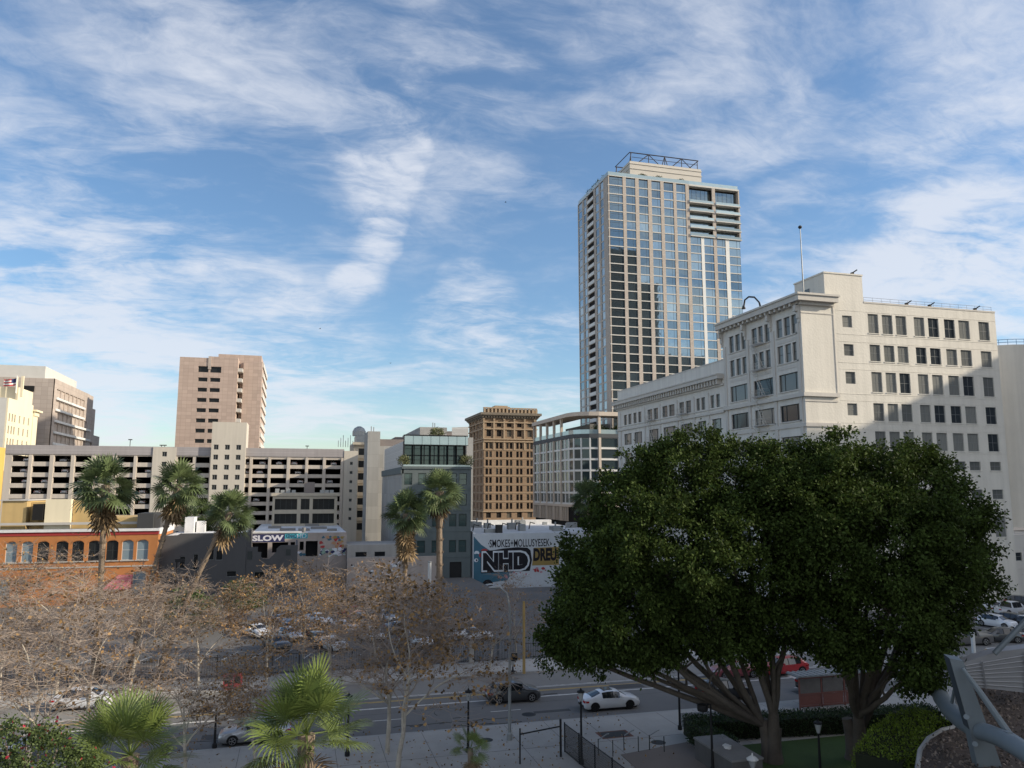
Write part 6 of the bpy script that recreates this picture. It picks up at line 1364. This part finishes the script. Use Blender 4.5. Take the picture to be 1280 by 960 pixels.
van = make_car('van', p_white, m_rim, 'white van whose roof shows above the louvred canopy', 'van', GR, 'white_van'); p = atz(1262, 838); place(van, p.x+.5, p.y, .006, -.05)
cp(wh2, 'white saloon in the far row right of the black off-roader', 1284, 784, -1.3)
cp(suv, 'dark grey hatchback in the far row behind the white pickup', 1278, 758, -.9)
cp(sil, 'silver saloon glimpsed through the right ficus crown, above the red car', 1088, 802, pi/2)
# car park on the left, diagonal bays
GL = 'cars in the car park behind the bare sycamores'
def cl(src, lab, x, y, rz, nm='parked_car'): p = atz(x, y); o = dup(src, (p.x, p.y, .006), rz, lab, GL, 1, 'car'); o.name = nm; return o
bl = make_car('sedan', p_blue, m_rim, 'blue grey saloon parked diagonally, farthest left in the left car park', 'car', GL, 'parked_car'); p = atz(352, 782); place(bl, p.x, p.y, .006, -1.1)
cl(sil, 'silver saloon parked diagonally next to the blue grey one', 362, 799, -1.1)
cl(suv, 'dark grey off-roader in the front row of the left car park', 345, 812, -1.2)
cl(dk, 'black off-roader in the front row, right of the dark grey one', 398, 808, -1.2)
cl(wh2, 'white saloon behind the golden sycamore in the left car park', 398, 780, -1.1)
cl(sil, 'silver saloon farther back in the middle of the left car park', 432, 790, -1.1)
cl(w_suv, 'white hatchback in the middle of the left car park behind twigs', 462, 800, -1.2)
cl(bl, 'blue grey saloon behind the forked sycamore in the left car park', 500, 792, -1.1)
cl(dk, 'black off-roader near the iron fence left of the white saloon', 548, 800, -1.2)
for x, y, src, lab in ((378, 790, suv, 'dark grey hatchback two bays right of the farthest left saloon'), (415, 812, wh2, 'white saloon in the front row, right of the black off-roader'), (455, 782, dk, 'black hatchback in the back row behind the tagged wall trees'), (480, 776, sil, 'silver saloon in the back row left of the forked sycamore'), (520, 808, w_suv, 'white hatchback in the front row behind the fence, right of centre'), (530, 782, bl, 'blue grey saloon in the back row before the teal grey block'), (320, 795, wh2, 'white saloon at the left end of the front row'), (300, 782, suv, 'dark grey hatchback at the left end of the back row')): cl(src, lab, x, y, -1.1)
cl(red, 'red hatchback at the back of the left car park', 440, 772, -1.0)
# pale cars on the open decks of the garage
gc = make_car('sedan', p_white, m_rim, 'small pale car parked on an open deck of the parking garage', 'car', 'cars on the garage decks', 'garage_car', False)
rr = random.Random(8); first = True
for i, (a, c) in enumerate(left+right):
    for k, (t, s_) in enumerate((rowsL if i < 7 else rowsR)[:5]):
        if rr.random() < .45:
            X_ = gx((a+c)/2)+rr.uniform(-1, 1); z_ = gz(s_)-.04
            if first: gc.location = (X_, YP+4.2, z_); gc.rotation_euler = (0, 0, pi/2); first = False
            else: dup(gc, (X_, YP+4.2, z_), pi/2 if rr.random() < .6 else -pi/2, gc['label'])
# ------------------------------------------------------------------ street furniture
def street_light(label, foot, top, tip):
    root = thing('street_light', label, 'street lamp', foot, 0); f = Vector(foot); H = Vector(top)-f; Tp = Vector(tip)-f
    q = MB(); q.lathe([(.2, 0), (.2, .4), (.13, .5)], sides=10); q.build('base', m_galv, root)
    q = MB(); pts = [Vector((0, 0, .5)), Vector((0, 0, H.z*.5)), H-Vector((0, 0, 1.2)), H-Vector((0, 0, .4))+Tp*.0+(Tp-H)*.08, H.lerp(Tp, .35)+Vector((0, 0, .25)), Tp]; q.tube(pts, [.12, .10, .085, .08, .07, .06], 8); q.build('pole', m_galv, root, smooth=60)
    d = (Tp-H); d.z = 0; d.normalize(); q = MB(); q.tube([Tp-d*.1, Tp+d*.25, Tp+d*.75], [.08, .15, .06], 8); q.build('lamp_head', m_galv, root); return root
f = atz(637, 925, .13); sl = street_light('tall grey street light with a curved arm, left of the white saloon', f, atY(638, 752, f.y), atY(624, 734, f.y))
q = MB(); q.tube([(.02, 0, 4.4), (.4, -.1, 4.5)], .04, 5); q.box(.1, -.2, 5.2, .5, -.1, 5.7); q.build('bracket', m_black, sl)
f2 = atz(640, 842, .13)
GLM = 'black post lamps along the pavement'
def post_lamp(label, foot, h, style):
    root = thing('post_lamp', label, 'lamp', foot, 0, GLM); q = MB(); q.lathe([(.16, 0), (.16, .25), (.09, .32), (.07, h*.5), (.06, h-.5)], sides=8); q.build('post', m_black, root)
    if style == 'urn':
        q = MB(); q.lathe([(.07, h-.5), (.10, h-.45), (.21, h), (.23, h+.02)], sides=8); q.build('lantern', mat('lantern_glass', (.35, .36, .36), .2, .05), root); q = MB(); q.lathe([(.26, h+.03), (.24, h+.12), (.08, h+.18), (.02, h+.3)], sides=8); q.build('cap', m_black, root)
    elif style == 'box':
        q = MB(); q.tube([(0, 0, h-.5), (0, 0, h), (-.2, 0, h+.02)], .055, 6); q.lathe([(.3, h-.35), (.33, h-.2), (.33, h+.02), (.2, h+.06)], (-.55, 0, 0), 12); q.build('lamp_head', m_black, root)
    elif style == 'white':
        q = MB(); q.lathe([(.06, h-.5), (.12, h-.4), (.25, h), (.26, h+.02)], sides=6); q.build('lantern', mat('lantern_glass', (.35, .36, .36), .2, .05), root)
        q = MB(); q.lathe([(.34, h+.02), (.34, h+.08), (.14, h+.22), (.05, h+.24), (.05, h+.34), (.01, h+.4)], sides=8); q.build('white_cap', m_white, root)
    return root
def pl_(label, fx, fy, ty, style='urn', z=.13):
    p = atz(fx, fy, z); t = atY(fx, ty, p.y); post_lamp(label, (p.x, p.y, z), t.z-z, style)
pl_('black post lamp standing left of the white saloon by the chain fence', 727, 955, 866)
pl_('black post lamp through the left ficus, right of the white saloon', 850, 912, 800)
pl_('black post lamp behind the twigs left of the street light', 585, 940, 866)
pl_('black post lamp between the two young fan palms', 268, 935, 882, 'box')
pl_('black post lamp behind the larger young fan palm on its right', 434, 945, 872)
pl_('black post lamp with a drum shaped head leaning over the stone planter', 891, 965, 880, 'box')
pl_('slim black post on the lawn between the two ficus trunks', 1026, 975, 905, 'urn')
pl_('black post lamp on the far pavement beside the tall street light', 641, 842, 826)
p = atz(942, 985, .16); t = atY(942, 950, p.y); post_lamp('lantern with a white cap in front of the left ficus trunk', (p.x, p.y, .16), t.z-.16, 'white')
# wooden pole
p = atz(655, 842, .13); t = atY(656, 752, p.y); q = MB(); q.lathe([(.14, 0), (.12, t.z-.1)], sides=8); root = thing('wooden_pole', 'yellowish wooden pole on the far pavement right of the iron fence', 'pole', (p.x, p.y, .13)); q.build('pole', mat('pole_wood', (.36, .25, .10), .9, .2, 1), root)
q = MB(); q.box(-.25, -.05, t.z-2.9, .25, .05, t.z-2.6); q.box(-.15, .06, t.z-2.3, .15, .2, t.z-1.9); q.build('fitting', m_galv, root)
q = MB(); p = atz(1224, 815); root = thing('white_post', 'short white post in front of the taupe pickup truck', 'post', (p.x-1.0, p.y-.3, 0)); q = MB(); q.box(-.14, -.14, 0, .14, .14, 2.0); q.build('post', m_white, root); q = MB(); q.box(-.17, -.17, 2.0, .17, .17, 2.08); q.build('cap', m_white, root)
p = atz(212, 760); t = atY(212, 700, p.y); root = thing('yard_light', 'dark yard light on a pole before the dark grey building', 'lamp', (p.x, 128, 0)); t = atY(212, 702, 128); q = MB(); q.lathe([(.1, 0), (.08, t.z)], sides=8); q.build('pole', m_black, root); q = MB(); q.box(-.2, -.4, t.z-.1, 1.0, .3, t.z+.35); q.build('lamp_head', m_black, root)
p = atY(537, 720, 90); root = thing('white_pole', 'thick white pole standing among the sycamores before the teal grey block', 'pole', (p.x, 90, 0)); zt = atY(537, 703, 90).z; q = MB(); q.lathe([(.22, 0), (.2, zt)], sides=10); q.build('pole', m_white, root); q = MB(); q.lathe([(.26, zt), (.26, zt+.12)], sides=10); q.build('cap', m_galv, root)
# fences
def iron_fence(label, x0, x1, y, z, h, step, postm=2.4):
    root = thing('iron_fence', label, 'fence', (x0, y, z), 0); q = MB(); L_ = x1-x0
    q.box(0, -.02, h-.15, L_, .02, h-.1); q.box(0, -.02, .15, L_, .02, .2)
    q.build('rails', m_black, root); q = MB()
    for x in np.arange(0, L_, step): q.box(x, -.012, .05, x+.024, .012, h)
    q.build('bars', m_black, root); q = MB()
    for x in np.arange(0, L_, postm): q = MB(); q.box(x-.04, -.045, 0, x+.04, .045, h+.1); q.build('post', m_black, root)
    return root
iron_fence('black iron bar fence along the car park under the mural', 17.4, 21.6, 76.6, .13, 2.1, .16)
iron_fence('long black iron bar fence behind the row of bare sycamores', -40, 17.2, 76.7, .13, 1.9, .22)
iron_fence('black iron bar fence along the car park behind the ficus trees', 22.5, 60, 76.8, .13, 1.6, .25)
q = MB(); q.box(16.9, 76.45, .1, 17.35, 76.9, 2.3); q.box(16.85, 76.4, 2.3, 17.4, 76.95, 2.42); tag(q.build('gate_pillar', m_concl), 'pale masonry pillar at the left end of the iron fence under the mural', 'pillar')
def mesh_fence(label, a, c, h, z0=.1, lattice=True, name='chain_fence', posts=2.2):
    a, c = Vector(a), Vector(c); root = thing(name, label, 'fence', tuple(a), 0); v = c-a; L_ = v.length; t = v.normalized(); q = MB(); up = Vector((0, 0, 1))
    n = max(1, int(L_/posts))
    for i in range(n+1): b0 = t*(L_*i/n); q = MB(); q.tube([b0, b0+up*(h+.08)], .045, 6); q.build('post', m_black, root)
    q = MB()
    for z in (.08, h): q.tube([up*z, t*L_+up*z], .03, 5)
    q.build('rails', m_black, root)
    if lattice:
        q = MB(); s = .13; m = int((L_+h)/s)
        for sg in (1, -1):
            for i in range(-int(h/s), int(L_/s)+1):
                u0 = i*s; pts = []
                lo = max(0, -u0) if sg > 0 else 0
                z0_, z1_ = max(0, -u0), min(h, L_-u0)
                if z1_ <= z0_: continue
                ua, ub_ = u0+z0_, u0+z1_
                if sg > 0: q.tube([t*ua+up*z0_, t*ub_+up*z1_], .011, 3, cap=False)
                else: q.tube([t*ua+up*(h-z0_), t*ub_+up*(h-z1_)], .011, 3, cap=False)
        q.build('wire_mesh', m_iron, root)
    return root
fa = atz(706, 940, .13); fb = atz(790, 1010, .13)
mesh_fence('black chain link fence running down beside the brown path', (fa.x, fa.y, .13), (fb.x, fb.y, .13), 1.75)
ga = atz(650, 955, .13); gb = atz(701, 946, .13); root = thing('pipe_gate', 'open black pipe gate frame standing on the near pavement left of the chain link fence', 'gate', (ga.x, ga.y, .13)); v = Vector((gb.x-ga.x, gb.y-ga.y, 0)); q = MB(); q.tube([(0, 0, 0), (0, 0, 2.1)], .05, 6); q.build('post', m_black, root); q = MB(); q.tube([v, v+Vector((0, 0, 2.3))], .07, 6); q.build('post', m_black, root); q = MB(); q.tube([(0, 0, 1.75), v+Vector((0, 0, 1.85))], .045, 6); q.build('bar', m_black, root)
# bicycle racks / hand rails at the end of the brown path
GRL = 'low steel hand rails where the brown path meets the pavement'
proto = None
for i, (x0, y0, x1, y1) in enumerate(((748, 943, 762, 945), (780, 938, 793, 940), (812, 938, 828, 938))):
    a = atz(x0, y0, .13); root = thing('hand_rail', ('leftmost low steel hand rail beside the chain link fence', 'middle low steel hand rail over the pavement end of the path', 'low steel hand rail nearest the dark hedge')[i], 'hand rail', (a.x, a.y, .13), 0, GRL)
    q = MB(); q.tube([(0, 0, 0), (0, 0, .95)], .03, 6); q.build('post', m_iron, root); q = MB(); q.tube([(.75, -.6, 0), (.75, -.6, .98)], .03, 6); q.build('post', m_iron, root); q = MB(); q.tube([(0, 0, .9), (.75, .4, 1.05), (.95, .5, 1.05)], .035, 6); q.build('rail', m_galv, root)
# covers in the pavement and road
def cover(label, x, y, z, r): p = atz(x, y, z); root = thing('manhole_cover', label, 'manhole cover', (p.x, p.y, z)); q = MB(); q.lathe([(r, 0), (r, .006)], sides=24); q.build('lid', m_iron, root); q = MB(); q.lathe([(r*.8, .0075), (r*.8, .011)], sides=20); q.build('inner_ring', m_black, root)
cover('round dark manhole cover in the road between the two moving cars', 661, 893, .002, .55)
cover('round manhole cover on the near pavement left of the street light', 608, 925, .132, .45)
cover('round manhole cover on the near pavement by the dark hedge', 823, 928, .132, .5)
p = atz(768, 918, .13); root = thing('tree_grate', 'square iron grate with a red brick edge on the near pavement', 'grate', (p.x, p.y, .132)); q = MB(); q.box(-1.15, -.75, 0, 1.15, .75, .004); q.build('brick_edge', mat('brick_edge', (.16, .07, .05), .9, .2), root); q = MB(); q.box(-.95, -.58, .0055, .95, .58, .012); q.build('grate', m_iron, root)
# stone planter
p = atz(872, 952, .16); root = thing('stone_planter', 'grey stone planter block with rubbish on top, beside the drum headed lamp', 'planter', (p.x+1.1, p.y-1.5, .1)); q = MB(); q.box(-1.0, -2.4, 0, 1.0, 2.0, 1.25); q.build('stone_block', mat('dark_stone', (.11, .105, .10), .85, .2, 1), root); q = MB(); q.box(-1.05, -2.45, 1.25, 1.05, 2.05, 1.36); q.build('coping', mat('grey_coping', (.20, .195, .19), .8, .2, 1), root)
q = MB(); rr = random.Random(4)
for k in range(4): x, y = rr.uniform(-.12, .12), k*.16-.5; q.prism([(x+.25*cos(a)*rr.uniform(.5, 1.2), y+.25*sin(a)*rr.uniform(.5, 1.2)) for a in np.linspace(0, 2*pi, 7)[:-1]], 1.362, 1.4+rr.uniform(.02, .1))
o = q.build('rubbish', m_white); o.location = root.location; tag(o, 'crumpled white and grey rubbish lying on the stone planter', 'rubbish')
# bus shelter
p = atz(1000, 912, .13); root = thing('bus_shelter', 'red framed bus shelter with a slatted roof behind the ficus trunks', 'bus shelter', (41.2, 54.6, .13)); m_rs = mat('red_shelter_paint', (.20, .085, .07), .6, .15, 1); m_sg = mat('shelter_glass', (.16, .15, .14), .2, .2, 1.5)
q = MB(); q.box(-3.2, -.7, 2.35, 3.4, .9, 2.45)
for k in range(14): q.box(-3.1+k*.48, -.75, 2.45, -2.95+k*.48, .95, 2.5)
q.build('roof', m_galv, root); q = MB()
for x in (-3.0, -1.0, 1.1, 3.2): q.box(x-.05, -.5, 0, x+.05, -.4, 2.35)
for z in (.1, 1.0, 2.2): q.box(-3.0, -.49, z, 3.2, -.41, z+.1)
q.build('frame', m_rs, root)
for x in (-2.0, .05, 2.15): q = MB(); q.box(x-.92, -.46, .22, x+.92, -.44, .98); q.build('lower_panel', m_rs, root); q = MB(); q.box(x-.92, -.46, 1.12, x+.92, -.44, 2.18); q.build('glass_panel', m_sg, root)
q = MB(); q.box(-2.4, -.2, .42, 2.6, .15, .48); q.build('bench', m_galv, root)
p = atz(1087, 893, .13); root = thing('parking_meter', 'parking meter with a yellow face by the near kerb under the right ficus', 'parking meter', (p.x, p.y, .13)); q = MB(); q.lathe([(.05, 0), (.04, 1.25)], sides=8); q.build('post', m_galv, root); q = MB(); q.box(-.13, -.1, 1.25, .13, .1, 1.7); q.build('meter_head', mat('meter_yellow', (.30, .30, .06), .6, .1), root)
p = atz(1125, 985, .2); root = thing('litter_bin', 'dark round litter bin in the planting below the bright hedge', 'bin', tuple(atd(1122, 968, 41))); q = MB(); q.lathe([(.33, -.5), (.35, 1.1)], sides=14); q.build('bin_body', m_black, root); q = MB(); q.lathe([(.40, 1.1), (.40, 1.2), (.2, 1.22)], sides=14); q.build('lid', m_iron, root)
# ------------------------------------------------------------------ far greenery
c = atY(662, 664, 250); bush('round_tree', 'dark round tree at the foot of the brown office block', 'tree', [((c.x, 250, c.z-2), (5, 4, 4.6)), ((c.x-3.5, 251, c.z-3.5), (4, 3.5, 3.5)), ((c.x+3, 251, c.z-3), (4, 3.5, 4))], m_hedge, 61, 1.2, 26, .5, .3, .5)
c = atY(735, 620, 128)
tall_palm('slim palm rising over the left shoulder of the ficus, before the midrise', (c.x, 128, 0), Vector((c.x, 128, c.z)), .25, 4.2, 77, 0, None)
c = atX(0, 0, 1); G2 = 'clipped trees on the roof of the glass tower'
for i, (x, y, rx, lab) in enumerate(((802, 220, 1.7, 'leftmost round clipped tree on the tower roof front'), (821, 222, 1.7, 'second round clipped tree on the tower roof front'), (850, 226.5, 1.5, 'smaller clipped tree on the tower roof right of the two round ones'))):
    c = atY(x, y, 229); bush('roof_tree', lab, 'tree', [((c.x, 229, TH+1.5), (rx, rx, 1.5))], m_hedge, 70+i, 2.5, 20, .4, .25, .3, None, (c.x, 229, TH), G2)
bush('roof_shrub', 'loose shrubs at the left corner of the tower roof', 'shrub', [((97, 232+k*4, TH+1.2), (1.2, 1.8, 1.2)) for k in range(4)], m_shrub, 75, 2, 18, .4, .25, .35, None, (97, 236, TH))
bush('roof_shrub', 'low shrubs along the right end of the tower roof', 'shrub', [((128+k*3.5, 228, TH+.8), (1.8, 1.2, .8)) for k in range(3)], m_shrub, 76, 2, 18, .4, .25, .35, None, (131, 228, TH))
for x, Yv, z, r, lab in ((29.9, 150.9, 22.6, 1.1, 'pale olive shrub at the right end of the teal roof terrace'), (19.8, 150.8, 22.6, .95, 'pale olive shrub at the left end of the teal roof terrace'), (26.8, 153.5, 28.0, 1.3, 'yellow green shrub on top of the glazed penthouse')):
    xx = x+2.6 if 'right' in lab else x; bush('terrace_shrub', lab, 'shrub', [((xx, Yv, z), (r, r, r*.9))], mat('olive_leaf', (.13, .14, .06), .6, .2, .5, island=.4), int(x*3), 5, 22, .25, .12, .25, None, (xx, Yv, z-r))
for k, (x, lab) in enumerate(((88, 'dark shrubs on the midrise terrace, left clump'), (94, 'dark shrubs on the midrise terrace, right clump'))): bush('terrace_shrub', lab, 'shrub', [((x, 217.5, 34.6), (2.2, 1.4, 1.4)), ((x+2, 218, 34.4), (1.5, 1.2, 1.1))], m_hedge, 90+k, 2, 18, .4, .25, .35, None, (x, 217.5, 33.5))
for i, (x, y, Yv, r, lab) in enumerate(((232, 760, 100, 2.4, 'green bush in the car park under the leaning palms'), (300, 745, 120, 2.2, 'dull green bush at the foot of the dark grey building'), (250, 645, 175, 3.6, 'dark bush behind the white roof beside the garage'))):
    c = atY(x, y, Yv); bush('green_bush', lab, 'bush', [((c.x, Yv, c.z), (r, r, r*.9)), ((c.x+r*.8, Yv+.5, c.z-r*.3), (r*.7, r*.7, r*.7))], m_shrub, 95+i, 2.5, 24, .28, .16, .3, None, (c.x, Yv, 0))
# birds
for i, (x, y, lab) in enumerate(((632, 253, 'small dark bird high in the sky left of the tower'), (400, 411, 'tiny dark bird in the sky above the parking garage'), (488, 454, 'tiny dark bird low in the sky above the concrete block'))):
    c = atd(x, y, 150); root = thing('bird', lab, 'bird', tuple(c), .4*i, 'birds in the sky'); q = MB(); q.tube([(-.22, 0, 0), (0, 0, .02), (.2, 0, 0)], [.015, .055, .02], 6); q.build('body', m_black, root)
    for s in (-1, 1): q = MB(); q.poly([(-.07, 0, .02), (.07, 0, .02), (.02, s*.35, .12), (-.1, s*.4, .1)]); q.build('wing', m_black, root)
